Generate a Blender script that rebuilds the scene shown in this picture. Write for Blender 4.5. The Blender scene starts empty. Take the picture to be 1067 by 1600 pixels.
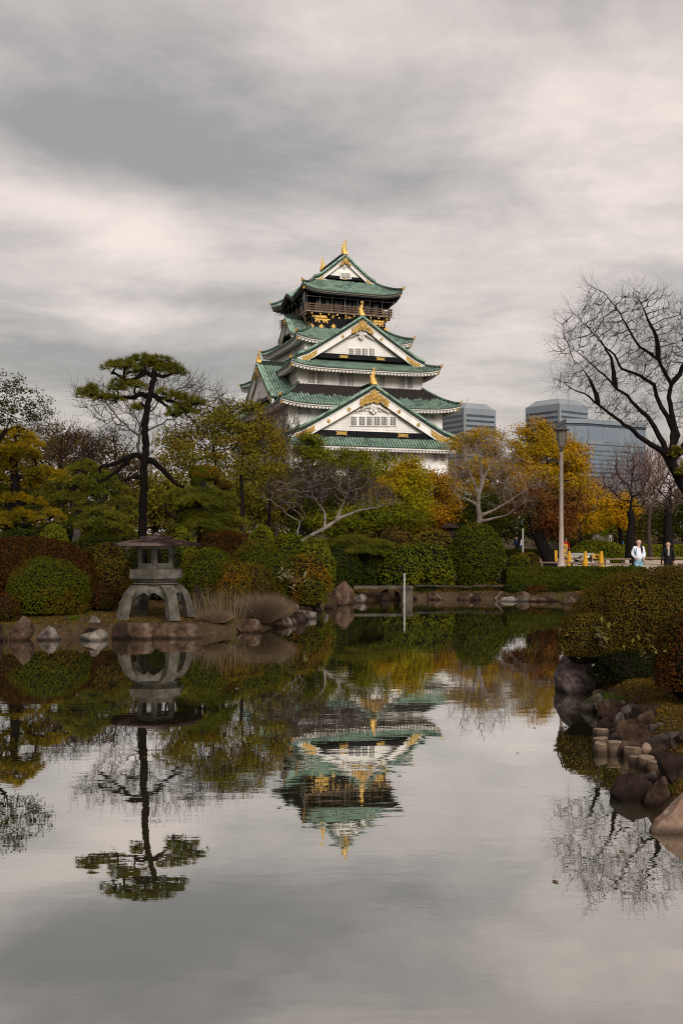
import bpy, math, random
import numpy as np
from mathutils import Vector, Matrix, noise as mnoise

random.seed(7)
RS = np.random.RandomState
SC = bpy.context.scene
COL = SC.collection

# ------------------------------------------------------------------ camera, world, sun, exposure
F = 1600.0      # focal length in photo pixels
HZ = 841.0      # horizon row of the photo
EH = 2.2        # eye height above the pond
def WX(px, Y): return (px - 533.5) / F * Y
def WZ(py, Y): return EH + (HZ - py) / F * Y

cam_d = bpy.data.cameras.new("camera")
cam = bpy.data.objects.new("camera", cam_d); COL.objects.link(cam)
cam.location = (0, 0, EH); cam.rotation_euler = (math.pi / 2, 0, 0)
cam_d.sensor_fit = 'VERTICAL'; cam_d.sensor_height = 36.0; cam_d.lens = 36.0
cam_d.shift_y = 41.0 / 1600.0
cam_d.clip_start = 0.1; cam_d.clip_end = 6000
SC.camera = cam

SUN_EL, SUN_AZ = math.radians(33), math.radians(163)      # azimuth clockwise from +Y: behind the camera, to the right
world = bpy.data.worlds.new("World"); SC.world = world; world.use_nodes = True
wn, wl = world.node_tree.nodes, world.node_tree.links
wn.clear()
def N(tree, typ, **kw):
    n = tree.nodes.new(typ)
    for k, v in kw.items():
        if k in ('operation', 'blend_type', 'data_type', 'noise_dimensions', 'sky_type', 'interpolation_type', 'noise_type', 'feature', 'use_clamp', 'distribution', 'clamp_factor', 'clamp'):
            setattr(n, k, v)
        else:
            n.inputs[k].default_value = v
    return n
W = world.node_tree
wout = N(W, 'ShaderNodeOutputWorld'); wbg = N(W, 'ShaderNodeBackground'); wbg.inputs['Strength'].default_value = 0.1
wl.new(wbg.outputs[0], wout.inputs[0])
sky = N(W, 'ShaderNodeTexSky', sky_type='NISHITA'); sky.sun_disc = False
sky.sun_elevation = SUN_EL; sky.sun_rotation = SUN_AZ; sky.air_density = 1.5; sky.dust_density = 3.0
tc = N(W, 'ShaderNodeTexCoord')
sep = N(W, 'ShaderNodeSeparateXYZ'); wl.new(tc.outputs['Generated'], sep.inputs[0])
def wmath(op, a, b=None, c=None, clamp=False):
    n = N(W, 'ShaderNodeMath', operation=op); n.use_clamp = clamp
    for i, v in enumerate((a, b, c)):
        if v is None: continue
        if isinstance(v, (int, float)): n.inputs[i].default_value = v
        else: wl.new(v, n.inputs[i])
    return n.outputs[0]
zc = wmath('MAXIMUM', sep.outputs[2], 0.0)
den = wmath('ADD', zc, 0.16)
px_ = wmath('DIVIDE', sep.outputs[0], den); py_ = wmath('DIVIDE', sep.outputs[1], den)
cmb = N(W, 'ShaderNodeCombineXYZ'); wl.new(px_, cmb.inputs[0]); wl.new(py_, cmb.inputs[1])
def wnoise(scale, detail, rough, dist, sx, sy, off):
    mp = N(W, 'ShaderNodeMapping'); mp.inputs['Scale'].default_value = (sx, sy, 1); mp.inputs['Location'].default_value = off
    mp.inputs['Rotation'].default_value = (0, 0, math.radians(14))
    wl.new(cmb.outputs[0], mp.inputs[0])
    n = N(W, 'ShaderNodeTexNoise', Scale=scale, Detail=detail, Roughness=rough, Distortion=dist)
    wl.new(mp.outputs[0], n.inputs['Vector'])
    return n.outputs[0]
n1 = wnoise(0.8, 4, 0.5, 0.15, 1.0, 0.9, (3.1, 1.7, 0))
n2 = wnoise(2.6, 9, 0.62, 0.3, 0.9, 0.9, (8.3, 4.4, 0))
n3 = wnoise(6.5, 8, 0.6, 0.4, 0.6, 1.3, (1.3, 9.4, 0))
base = wmath('ADD', wmath('ADD', wmath('MULTIPLY', n1, 0.50), wmath('MULTIPLY', n2, 0.42)), wmath('MULTIPLY', n3, 0.12)); base = wmath('SUBTRACT', base, 0.015)
def pdir(px, py):
    v = Vector(((px - 533.5) / F, 1.0, (HZ - py) / F)); v.normalize(); return v
def wblob(px, py, rx, ry, amp):
    c = pdir(px, py)
    s = N(W, 'ShaderNodeVectorMath', operation='SUBTRACT'); wl.new(tc.outputs['Generated'], s.inputs[0]); s.inputs[1].default_value = c
    m = N(W, 'ShaderNodeVectorMath', operation='MULTIPLY'); wl.new(s.outputs[0], m.inputs[0])
    m.inputs[1].default_value = (F / rx, 3.0, F / ry)
    d = N(W, 'ShaderNodeVectorMath', operation='DOT_PRODUCT'); wl.new(m.outputs[0], d.inputs[0]); wl.new(m.outputs[0], d.inputs[1])
    e = wmath('EXPONENT', wmath('MULTIPLY', d.outputs['Value'], -1.0))
    return wmath('MULTIPLY', e, amp)
tot = base
for b in [(900, 190, 280, 130, 0.19), (30, 300, 110, 34, 0.08), (130, 335, 120, 34, 0.09), (240, 375, 120, 32, 0.09), (360, 425, 120, 30, 0.08), (690, 150, 120, 40, -0.05), (330, 190, 260, 60, -0.05), (250, 460, 260, 26, -0.04), (650, 30, 200, 80, 0.09), (40, 320, 160, 60, 0.08),
          (120, 560, 330, 55, -0.22), (60, 130, 380, 130, -0.01), (560, 300, 220, 50, -0.07), (760, 530, 240, 80, 0.16), (620, 480, 200, 50, 0.04),
          (960, 400, 260, 50, 0.08), (300, 230, 260, 40, -0.05), (230, 492, 190, 14, 0.05), (540, 270, 300, 50, -0.05), (650, 640, 400, 50, 0.07)]:
    tot = wmath('ADD', tot, wblob(*b))
ramp = N(W, 'ShaderNodeValToRGB'); wl.new(tot, ramp.inputs[0])
cr = ramp.color_ramp
cr.interpolation = 'B_SPLINE'
cr.elements[0].position = 0.39; cr.elements[0].color = (0.275, 0.262, 0.256, 1)
cr.elements[1].position = 0.685; cr.elements[1].color = (0.83, 0.715, 0.65, 1)
e = cr.elements.new(0.475); e.color = (0.41, 0.378, 0.360, 1)
e = cr.elements.new(0.565); e.color = (0.545, 0.488, 0.458, 1)
cl10 = N(W, 'ShaderNodeMix', data_type='RGBA', blend_type='MIX')
mul = N(W, 'ShaderNodeVectorMath', operation='SCALE'); mul.inputs['Scale'].default_value = 4.9
wl.new(ramp.outputs[0], mul.inputs[0])
cl10.inputs['Factor'].default_value = 0.95
wl.new(sky.outputs[0], cl10.inputs['A']); wl.new(mul.outputs[0], cl10.inputs['B'])
wl.new(cl10.outputs['Result'], wbg.inputs['Color'])

sun_d = bpy.data.lights.new("sun", 'SUN'); sun_d.energy = 1.5; sun_d.angle = math.radians(28); sun_d.color = (1.0, 0.95, 0.88)
sun = bpy.data.objects.new("sun", sun_d); COL.objects.link(sun)
sdir = Vector((math.sin(SUN_AZ) * math.cos(SUN_EL), math.cos(SUN_AZ) * math.cos(SUN_EL), math.sin(SUN_EL)))
sun.rotation_euler = (-sdir).to_track_quat('-Z', 'Y').to_euler()
sun.location = (10, -10, 60)

SC.view_settings.view_transform = 'Standard'
try: SC.view_settings.look = 'None'
except Exception: pass
SC.view_settings.exposure = 1.25; SC.view_settings.gamma = 1.0
SC.view_settings.use_curve_mapping = False
SC.cycles.max_bounces = 5; SC.cycles.diffuse_bounces = 2; SC.cycles.glossy_bounces = 3; SC.cycles.transmission_bounces = 2
SC.cycles.use_denoising = True
SC.cycles.pixel_filter_type = 'BLACKMAN_HARRIS'; SC.cycles.filter_width = 1.1

# ------------------------------------------------------------------ helpers: materials
MATS = {}
def newmat(name):
    m = bpy.data.materials.new(name); m.use_nodes = True
    m.node_tree.nodes.clear()
    return m, m.node_tree
def mat(name, c1, c2=None, rough=0.7, scale=3.0, detail=5, bump=0.0, bscale=None, metallic=0.0, spec=0.05, wet=False, c3=None, stretch=(1, 1, 1), lo=0.35, hi=0.65, bdist=0.02):
    m, T = newmat(name); L = T.links
    out = N(T, 'ShaderNodeOutputMaterial'); p = N(T, 'ShaderNodeBsdfPrincipled')
    L.new(p.outputs[0], out.inputs[0])
    p.inputs['Roughness'].default_value = rough; p.inputs['Metallic'].default_value = metallic
    p.inputs['Specular IOR Level'].default_value = spec
    t = N(T, 'ShaderNodeTexCoord'); mp = N(T, 'ShaderNodeMapping'); L.new(t.outputs['Object'], mp.inputs[0]); mp.inputs['Scale'].default_value = stretch
    if c2 is None: c2 = tuple(x * 0.7 for x in c1)
    kk = .58 if name.startswith(('bark', 'rock', 'soil', 'log', 'concrete')) else 1.0
    if name in ('rock_tan', 'rock_pale', 'bark_pale', 'rock_brown', 'rock_grey'): kk = .78
    c1 = tuple(x * kk for x in c1); c2 = tuple(x * kk for x in c2); c3 = tuple(x * kk for x in c3) if c3 else None
    n = N(T, 'ShaderNodeTexNoise', Scale=scale, Detail=detail, Roughness=0.65); L.new(mp.outputs[0], n.inputs['Vector'])
    r = N(T, 'ShaderNodeValToRGB'); L.new(n.outputs[0], r.inputs[0])
    r.color_ramp.elements[0].position = lo; r.color_ramp.elements[0].color = (*c2, 1)
    r.color_ramp.elements[1].position = hi; r.color_ramp.elements[1].color = (*c1, 1)
    colout = r.outputs[0]
    if c3 is not None:
        n3 = N(T, 'ShaderNodeTexNoise', Scale=scale * 0.37, Detail=6, Roughness=0.7, Distortion=0.4); L.new(mp.outputs[0], n3.inputs['Vector'])
        r3 = N(T, 'ShaderNodeValToRGB'); L.new(n3.outputs[0], r3.inputs[0])
        r3.color_ramp.elements[0].position = 0.5; r3.color_ramp.elements[0].color = (0, 0, 0, 1)
        r3.color_ramp.elements[1].position = 0.62; r3.color_ramp.elements[1].color = (1, 1, 1, 1)
        mx = N(T, 'ShaderNodeMix', data_type='RGBA'); L.new(r3.outputs[0], mx.inputs['Factor']); L.new(colout, mx.inputs['A']); mx.inputs['B'].default_value = (*c3, 1)
        colout = mx.outputs['Result']
    if wet:
        ge = N(T, 'ShaderNodeNewGeometry'); sp = N(T, 'ShaderNodeSeparateXYZ'); L.new(ge.outputs['Position'], sp.inputs[0])
        nw = N(T, 'ShaderNodeMath', operation='MULTIPLY_ADD'); L.new(n.outputs[0], nw.inputs[0]); nw.inputs[1].default_value = -.10; L.new(sp.outputs[2], nw.inputs[2])
        rw = N(T, 'ShaderNodeMapRange'); L.new(nw.outputs[0], rw.inputs[0]); rw.inputs['From Min'].default_value = -.03; rw.inputs['From Max'].default_value = .03; rw.inputs['To Min'].default_value = .32; rw.inputs['To Max'].default_value = 1
        sc_ = N(T, 'ShaderNodeVectorMath', operation='SCALE'); L.new(colout, sc_.inputs[0]); L.new(rw.outputs[0], sc_.inputs['Scale']); colout = sc_.outputs[0]
    L.new(colout, p.inputs['Base Color'])
    if bump > 0:
        nb = N(T, 'ShaderNodeTexNoise', Scale=bscale or scale * 4, Detail=8, Roughness=0.7); L.new(mp.outputs[0], nb.inputs['Vector'])
        b = N(T, 'ShaderNodeBump', Strength=bump, Distance=bdist); L.new(nb.outputs[0], b.inputs['Height']); L.new(b.outputs[0], p.inputs['Normal'])
    MATS[name] = m
    return m
def leafmat(name, cols, patch=None, pscale=0.8, plo=0.45, phi=0.6, transl=0.12, rough=0.7, spec=0.02):
    """cols: ramp over leaves; patch: colours of whole regions of the plant."""
    m, T = newmat(name); L = T.links
    kk = {'leaf_gold': 1.35, 'leaf_mustard': 1.3, 'leaf_lime': 1.15, 'leaf_orange': 1.1, 'leaf_redbrown': .95, 'leaf_brown': .85, 'camellia': .9, 'drygrass': .7, 'pine': .85, 'pine_gold': 1.35, 'pine_green': 1.05, 'azalea_brown': .5, 'lime_clip': .95, 'azalea_green': .85, 'azalea_rust': .85, 'leaf_olive': 1.0, 'leaf_green': 1.05, 'shrub_green': .95, 'sasa': .55, 'strap': .45, 'azalea_olive': .92, 'hedge': .8}.get(name, .60)
    cool = name in ('drygrass', 'reeds', 'sasa')
    warm = lambda cs: [(c[0] * kk * (1 if cool else 1.12), c[1] * kk, c[2] * kk * (1 if cool else .45)) for c in cs] if cs else cs
    cols = warm(cols); patch = warm(patch)
    out = N(T, 'ShaderNodeOutputMaterial'); p = N(T, 'ShaderNodeBsdfPrincipled')
    p.inputs['Roughness'].default_value = rough; p.inputs['Specular IOR Level'].default_value = spec
    g = N(T, 'ShaderNodeNewGeometry')
    def ramp_of(cs):
        r = N(T, 'ShaderNodeValToRGB'); L.new(g.outputs['Random Per Island'], r.inputs[0])
        k = len(cs); els = r.color_ramp.elements
        els[0].color = (*cs[0], 1); els[0].position = 0
        els[1].color = (*cs[-1], 1); els[1].position = 1
        for i in range(1, k - 1):
            q = els.new(i / (k - 1)); q.color = (*cs[i], 1)
        return r.outputs[0]
    c = ramp_of(cols)
    if patch:
        c2 = ramp_of(patch)
        t = N(T, 'ShaderNodeTexCoord')
        n = N(T, 'ShaderNodeTexNoise', Scale=pscale, Detail=3, Roughness=0.6); L.new(t.outputs['Object'], n.inputs['Vector'])
        r = N(T, 'ShaderNodeMapRange'); r.inputs['From Min'].default_value = plo; r.inputs['From Max'].default_value = phi
        L.new(n.outputs[0], r.inputs[0])
        mx = N(T, 'ShaderNodeMix', data_type='RGBA'); L.new(r.outputs[0], mx.inputs['Factor']); L.new(c, mx.inputs['A']); L.new(c2, mx.inputs['B'])
        c = mx.outputs['Result']
    L.new(c, p.inputs['Base Color'])
    if transl > 0:
        tr = N(T, 'ShaderNodeBsdfTranslucent'); L.new(c, tr.inputs['Color'])
        ms = N(T, 'ShaderNodeMixShader'); ms.inputs[0].default_value = transl
        L.new(p.outputs[0], ms.inputs[1]); L.new(tr.outputs[0], ms.inputs[2]); L.new(ms.outputs[0], out.inputs[0])
    else:
        L.new(p.outputs[0], out.inputs[0])
    MATS[name] = m
    return m

# ------------------------------------------------------------------ helpers: meshes
def rotz(a): return np.array([[math.cos(a), -math.sin(a), 0], [math.sin(a), math.cos(a), 0], [0, 0, 1.0]])
class MB:
    def __init__(s): s.V = []; s.F = {}; s.n = 0
    def add(s, V, faces):
        V = np.asarray(V, float).reshape(-1, 3); faces = np.asarray(faces, int)
        if faces.size == 0: return
        s.V.append(V); s.F.setdefault(faces.shape[1], []).append(faces + s.n); s.n += len(V)
    def box(s, c, size, R=None, taper=1.0):
        x, y, z = [q / 2 for q in size]
        V = np.array([[-x, -y, -z], [x, -y, -z], [x, y, -z], [-x, y, -z], [-x * taper, -y * taper, z], [x * taper, -y * taper, z], [x * taper, y * taper, z], [-x * taper, y * taper, z]])
        if R is not None: V = V @ np.asarray(R).T
        s.add(V + np.asarray(c, float), [[0, 3, 2, 1], [4, 5, 6, 7], [0, 1, 5, 4], [1, 2, 6, 5], [2, 3, 7, 6], [3, 0, 4, 7]])
    def tube(s, P, R, k=8, cap=True, sq=1.0):
        P = np.asarray(P, float); n = len(P); R = np.full(n, R) if np.isscalar(R) else np.asarray(R, float)
        T = np.gradient(P, axis=0); T /= np.linalg.norm(T, axis=1)[:, None] + 1e-9
        up = np.array([0, 0, 1.0]) if abs(T[:, 2].mean()) < 0.8 else np.array([1.0, 0, 0])
        A = np.cross(T, up); A /= np.linalg.norm(A, axis=1)[:, None] + 1e-9
        B = np.cross(A, T)
        th = np.arange(k) / k * 2 * math.pi
        V = P[:, None] + R[:, None, None] * (A[:, None] * np.cos(th)[None, :, None] + sq * B[:, None] * np.sin(th)[None, :, None])
        i = np.arange(n - 1)[:, None] * k; j = np.arange(k)[None]; j2 = (j + 1) % k
        Fq = np.stack([i + j, i + j2, i + k + j2, i + k + j], -1).reshape(-1, 4)
        b = s.n
        s.add(V, Fq)
        if cap:
            s.F.setdefault(k, []).append(np.array([list(range(b, b + k))])); s.F[k].append(np.array([list(range(b + (n - 1) * k, b + n * k))[::-1]]))
    def segs(s, P0, P1, R0, R1, k=4):
        P0 = np.asarray(P0, float); P1 = np.asarray(P1, float); n = len(P0)
        if n == 0: return
        R0 = np.broadcast_to(R0, n); R1 = np.broadcast_to(R1, n)
        T = P1 - P0; T /= np.linalg.norm(T, axis=1)[:, None] + 1e-9
        up = np.where(np.abs(T[:, 2:3]) < 0.9, np.array([[0, 0, 1.0]]), np.array([[1.0, 0, 0]]))
        A = np.cross(T, up); A /= np.linalg.norm(A, axis=1)[:, None] + 1e-9
        B = np.cross(T, A)
        th = np.arange(k) / k * 2 * math.pi
        ring = A[:, None] * np.cos(th)[None, :, None] + B[:, None] * np.sin(th)[None, :, None]
        V = np.concatenate([P0[:, None] + ring * R0[:, None, None], P1[:, None] + ring * R1[:, None, None]], 1)
        i = np.arange(n)[:, None] * 2 * k; j = np.arange(k)[None]; j2 = (j + 1) % k
        s.add(V, np.stack([i + j, i + j2, i + k + j2, i + k + j], -1).reshape(-1, 4))
    def grid(s, V, flip=False):
        m, n = V.shape[:2]
        i = np.arange(m - 1)[:, None] * n; j = np.arange(n - 1)[None]
        q = np.stack([i + j, i + j + 1, i + n + j + 1, i + n + j], -1).reshape(-1, 4)
        s.add(V.reshape(-1, 3), q[:, ::-1] if flip else q)
    def prism(s, poly, y0, y1, axis='y', M=None):
        """poly: (x,z) outline, extruded from y0 to y1; M 4x4 or 3x3+offset."""
        n = len(poly); b = s.n
        V = np.array([[p[0], y0, p[1]] for p in poly] + [[p[0], y1, p[1]] for p in poly], float)
        if M is not None: V = V @ np.asarray(M[0]).T + np.asarray(M[1])
        i = np.arange(n); i2 = (i + 1) % n
        s.add(V, np.stack([i, i2, n + i2, n + i], -1))
        s.F.setdefault(n, []).append(np.array([list(range(b, b + n))[::-1]])); s.F[n].append(np.array([list(range(b + n, b + 2 * n))]))
    def lathe(s, prof, k=16, c=(0, 0, 0)):
        th = np.arange(k + 1) / k * 2 * math.pi
        V = np.array([[[r * math.cos(t) + c[0], r * math.sin(t) + c[1], z + c[2]] for t in th] for r, z in prof])
        s.grid(V, flip=True)
    def mesh(s, name, smooth=False):
        me = bpy.data.meshes.new(name)
        if not s.V: return me
        V = np.concatenate(s.V).astype(np.float32)
        loops, starts, st = [], [], 0
        for k, fl in s.F.items():
            f = np.concatenate(fl); loops.append(f.ravel()); starts.append(st + np.arange(len(f)) * k); st += f.size
        loops = np.concatenate(loops).astype(np.int32); starts = np.concatenate(starts).astype(np.int32)
        me.vertices.add(len(V)); me.vertices.foreach_set('co', V.ravel())
        me.loops.add(len(loops)); me.loops.foreach_set('vertex_index', loops)
        me.polygons.add(len(starts)); me.polygons.foreach_set('loop_start', starts)
        me.polygons.foreach_set('use_smooth', np.full(len(starts), bool(smooth)))
        me.update(calc_edges=True)
        return me
def obj(name, mb, m, parent=None, loc=None, rz=None, smooth=False, kind=None):
    me = mb.mesh(name, smooth) if isinstance(mb, MB) else mb
    o = bpy.data.objects.new(name, me); COL.objects.link(o)
    if isinstance(m, str): m = MATS[m]
    if isinstance(mb, MB) or not me.materials: me.materials.append(m)
    if parent is not None: o.parent = parent
    if loc is not None: o.location = loc
    if rz is not None: o.rotation_euler = (0, 0, rz)
    if kind: o['kind'] = kind
    return o
def tag(o, label, cat, group=None):
    o['label'] = label; o['category'] = cat
    if group: o['group'] = group
    return o
def thing(name, label, cat, loc=(0, 0, 0), rz=0.0, group=None):
    o = bpy.data.objects.new(name, None); COL.objects.link(o)
    o.location = loc; o.rotation_euler = (0, 0, rz)
    return tag(o, label, cat, group)
def struct(name, mb, m, smooth=False):
    return obj(name, mb, m, smooth=smooth, kind='structure')

# ------------------------------------------------------------------ materials
mat('bark_dark', (0.016, 0.011, 0.009), (0.005, 0.004, 0.003), rough=0.9, scale=9, bump=0.9, stretch=(1, 1, 0.35), bdist=0.03)
mat('bark_brown', (0.10, 0.075, 0.06), (0.035, 0.026, 0.022), rough=0.9, scale=6, bump=0.6, stretch=(1, 1, 0.4))
mat('bark_pale', (0.30, 0.25, 0.22), (0.12, 0.095, 0.082), rough=0.85, scale=5, bump=0.4)
mat('bark_grey', (0.15, 0.125, 0.11), (0.06, 0.05, 0.045), rough=0.85, scale=5, bump=0.4)
mat('bark_purple', (0.105, 0.07, 0.062), (0.05, 0.034, 0.03), rough=0.9, scale=5)
mat('bark_brush', (0.24, 0.155, 0.135), (0.13, 0.085, 0.075), rough=0.9, scale=1)
mat('bark_black', (0.022, 0.017, 0.016), (0.010, 0.008, 0.008), rough=0.9, scale=6, bump=0.5)
leafmat('pine', [(0.040, 0.050, 0.012), (0.072, 0.086, 0.018), (0.13, 0.135, 0.028)], [(0.10, 0.10, 0.022), (0.15, 0.14, 0.028)], 1.5, transl=0.1)
leafmat('pine_green', [(0.030, 0.042, 0.014), (0.056, 0.072, 0.018), (0.095, 0.108, 0.026)], [(0.08, 0.085, 0.02), (0.12, 0.115, 0.03)], 1.2, transl=0.1)
leafmat('pine_gold', [(0.08, 0.068, 0.010), (0.17, 0.125, 0.013), (0.25, 0.17, 0.018)], [(0.05, 0.056, 0.010), (0.11, 0.095, 0.013)], 1.5, transl=0.15)
leafmat('azalea_green', [(0.026, 0.040, 0.007), (0.055, 0.070, 0.010), (0.095, 0.10, 0.014)], [(0.06, 0.042, 0.011), (0.115, 0.06, 0.016)], 1.3, 0.52, 0.68)
leafmat('azalea_brown', [(0.040, 0.018, 0.010), (0.075, 0.032, 0.014), (0.105, 0.055, 0.018)], [(0.045, 0.04, 0.010), (0.075, 0.055, 0.014)], 0.9, 0.52, 0.66, transl=0.1)
leafmat('azalea_rust', [(0.075, 0.050, 0.010), (0.14, 0.082, 0.014), (0.18, 0.092, 0.016)], [(0.035, 0.048, 0.009), (0.085, 0.085, 0.014)], 1.6, 0.42, 0.58)
leafmat('azalea_olive', [(0.040, 0.036, 0.011), (0.080, 0.062, 0.016), (0.12, 0.082, 0.022)], [(0.03, 0.03, 0.010), (0.068, 0.042, 0.017)], 1.3, 0.42, 0.6)
leafmat('azalea_red', [(0.035, 0.017, 0.010), (0.085, 0.030, 0.018), (0.115, 0.060, 0.022)], [(0.04, 0.04, 0.012), (0.075, 0.06, 0.016)], 2.0, 0.48, 0.62)
leafmat('shrub_green', [(0.018, 0.034, 0.007), (0.045, 0.066, 0.011), (0.10, 0.115, 0.016)], [(0.06, 0.075, 0.010), (0.15, 0.15, 0.018)], 1.2, 0.5, 0.66)
leafmat('shrub_shaded', [(0.006, 0.010, 0.004), (0.012, 0.018, 0.006), (0.022, 0.03, 0.009)], None, transl=0)  # leaf colour taken near black to carry the shade under the azalea
leafmat('ball_green', [(0.035, 0.050, 0.010), (0.075, 0.095, 0.016), (0.13, 0.145, 0.024)], [(0.05, 0.07, 0.012), (0.095, 0.115, 0.02)], 1.2, transl=0.1)
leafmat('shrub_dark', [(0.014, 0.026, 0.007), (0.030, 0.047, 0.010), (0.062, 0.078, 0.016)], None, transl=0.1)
leafmat('lime_clip', [(0.05, 0.064, 0.011), (0.10, 0.115, 0.016), (0.155, 0.16, 0.022)], [(0.045, 0.062, 0.011), (0.085, 0.10, 0.016)], 1.0)
leafmat('hedge', [(0.016, 0.026, 0.006), (0.042, 0.056, 0.011), (0.095, 0.10, 0.022)], [(0.065, 0.050, 0.022), (0.11, 0.075, 0.034)], 1.4, 0.55, 0.7)
leafmat('camellia', [(0.028, 0.040, 0.011), (0.10, 0.075, 0.025), (0.145, 0.10, 0.042)], None)
leafmat('leaf_olive', [(0.05, 0.055, 0.012), (0.095, 0.098, 0.02), (0.155, 0.14, 0.03)], [(0.11, 0.080, 0.018), (0.18, 0.12, 0.028)], 0.45, 0.50, 0.66)
leafmat('leaf_green', [(0.030, 0.044, 0.010), (0.062, 0.082, 0.013), (0.115, 0.13, 0.018)], [(0.07, 0.085, 0.011), (0.145, 0.145, 0.018)], 0.4, 0.45, 0.6)
leafmat('leaf_darkgreen', [(0.018, 0.028, 0.009), (0.036, 0.047, 0.012), (0.07, 0.078, 0.019)], None)
leafmat('leaf_lime', [(0.072, 0.080, 0.009), (0.16, 0.155, 0.013), (0.25, 0.21, 0.018)], [(0.20, 0.14, 0.012), (0.27, 0.17, 0.014)], 0.4, 0.48, 0.62)
leafmat('leaf_gold', [(0.14, 0.085, 0.008), (0.25, 0.145, 0.010), (0.33, 0.20, 0.016)], [(0.085, 0.080, 0.010), (0.17, 0.145, 0.016)], 0.3, 0.5, 0.64)
leafmat('leaf_mustard', [(0.10, 0.078, 0.008), (0.185, 0.13, 0.011), (0.27, 0.17, 0.016)], [(0.24, 0.135, 0.010), (0.30, 0.17, 0.013)], 0.35, 0.5, 0.62)
leafmat('leaf_orange', [(0.11, 0.055, 0.010), (0.20, 0.10, 0.013), (0.27, 0.15, 0.018)], [(0.075, 0.070, 0.010), (0.15, 0.105, 0.014)], 0.5, 0.48, 0.62)
leafmat('leaf_redbrown', [(0.055, 0.020, 0.014), (0.115, 0.040, 0.026), (0.155, 0.072, 0.045)], [(0.09, 0.055, 0.032), (0.15, 0.088, 0.055)], 0.6, 0.46, 0.6)
leafmat('leaf_brown', [(0.05, 0.034, 0.018), (0.10, 0.065, 0.032), (0.13, 0.088, 0.045)], [(0.055, 0.056, 0.018), (0.095, 0.088, 0.026)], 0.3)
leafmat('sasa', [(0.09, 0.10, 0.024), (0.24, 0.20, 0.10), (0.36, 0.29, 0.16)], None)
leafmat('drygrass', [(0.14, 0.085, 0.055), (0.22, 0.15, 0.10), (0.29, 0.21, 0.145)], None, transl=0.25)
leafmat('reeds', [(0.16, 0.11, 0.06), (0.26, 0.20, 0.12)], None)
leafmat('grass', [(0.06, 0.062, 0.016), (0.12, 0.10, 0.026), (0.19, 0.135, 0.05)], [(0.045, 0.09, 0.012), (0.10, 0.15, 0.02)], 1.7, 0.58, 0.68)
leafmat('weed', [(0.045, 0.10, 0.012), (0.085, 0.17, 0.02)], None)
leafmat('litter', [(0.10, 0.048, 0.02), (0.20, 0.10, 0.036), (0.29, 0.17, 0.08)], None)
leafmat('strap', [(0.05, 0.085, 0.03), (0.16, 0.19, 0.08), (0.33, 0.26, 0.12)], None)
mat('shade_black', (0.012, 0.011, 0.006), (0.006, 0.005, 0.004), rough=1.0, spec=0.0, scale=8)  # near-black shade colour for the light-blocking cores inside shrubs
mat('rock_brown', (0.17, 0.10, 0.068), (0.036, 0.022, 0.016), rough=0.75, scale=4, detail=9, bump=1.0, bscale=11, bdist=0.10, c3=(0.22, 0.165, 0.125), wet=True)
mat('rock_grey', (0.19, 0.152, 0.13), (0.052, 0.040, 0.034), rough=0.75, scale=5, detail=9, bump=1.0, bscale=14, bdist=0.08, c3=(0.34, 0.29, 0.25), wet=True)
mat('rock_granite', (0.21, 0.155, 0.145), (0.05, 0.038, 0.036), rough=0.75, scale=14, bump=1.0, bscale=28, bdist=0.03, wet=True)
mat('rock_dark', (0.090, 0.056, 0.042), (0.020, 0.013, 0.010), rough=0.6, scale=4, detail=9, bump=1.0, bscale=12, bdist=0.08, wet=True)
mat('rock_tan', (0.50, 0.36, 0.27), (0.20, 0.12, 0.085), rough=0.75, scale=2.6, bump=1.0, bscale=12, bdist=0.04, c3=(0.62, 0.50, 0.40), wet=True)
mat('rock_pale', (0.34, 0.29, 0.25), (0.13, 0.11, 0.09), rough=0.8, scale=4, bump=1.0, bscale=12, bdist=0.04, wet=True)
mat('stone_lantern', (0.125, 0.112, 0.094), (0.048, 0.043, 0.035), rough=0.95, scale=5, detail=9, bump=0.9, bscale=35, bdist=0.02, c3=(0.055, 0.050, 0.036))
mat('lantern_roof', (0.034, 0.021, 0.018), (0.012, 0.008, 0.007), spec=0.0, rough=1.0, scale=3, bump=0.5, bscale=30, bdist=0.01, c3=(0.10, 0.072, 0.062))
mat('log_top', (0.42, 0.32, 0.235), (0.25, 0.18, 0.125), rough=0.85, scale=9, bump=0.6, bscale=30)
mat('log', (0.28, 0.19, 0.135), (0.10, 0.065, 0.045), rough=0.85, scale=6, bump=0.7, bscale=25, bdist=0.02, wet=True)
mat('concrete', (0.15, 0.125, 0.10), (0.055, 0.045, 0.037), rough=0.9, scale=3, bump=0.4)
mat('soil', (0.13, 0.082, 0.045), (0.052, 0.036, 0.022), rough=1.0, scale=1.3, bump=1.0, bscale=9, bdist=0.05, c3=(0.10, 0.085, 0.028), spec=0.1)
mat('gravel_path', (0.46, 0.36, 0.28), (0.36, 0.275, 0.21), rough=1.0, scale=2.5, bump=0.5, bscale=40, spec=0.1)
mat('plaster', (0.80, 0.775, 0.735), (0.66, 0.63, 0.59), rough=0.8, scale=0.9, detail=8, stretch=(1, 1, 0.25), spec=0.2)
mat('plaster_trim', (0.78, 0.745, 0.70), (0.66, 0.62, 0.575), rough=0.8, scale=2, spec=0.2)
mat('soffit', (0.62, 0.58, 0.54), (0.48, 0.45, 0.41), rough=0.9, scale=1.5, spec=0.1)
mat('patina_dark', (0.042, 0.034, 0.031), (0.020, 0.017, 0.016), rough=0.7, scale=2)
mat('copper', (0.075, 0.115, 0.092), (0.034, 0.052, 0.042), rough=0.6, scale=0.9, detail=8, c3=(0.035, 0.045, 0.038), lo=0.3, hi=0.62, stretch=(1, 1, .5))
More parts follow.
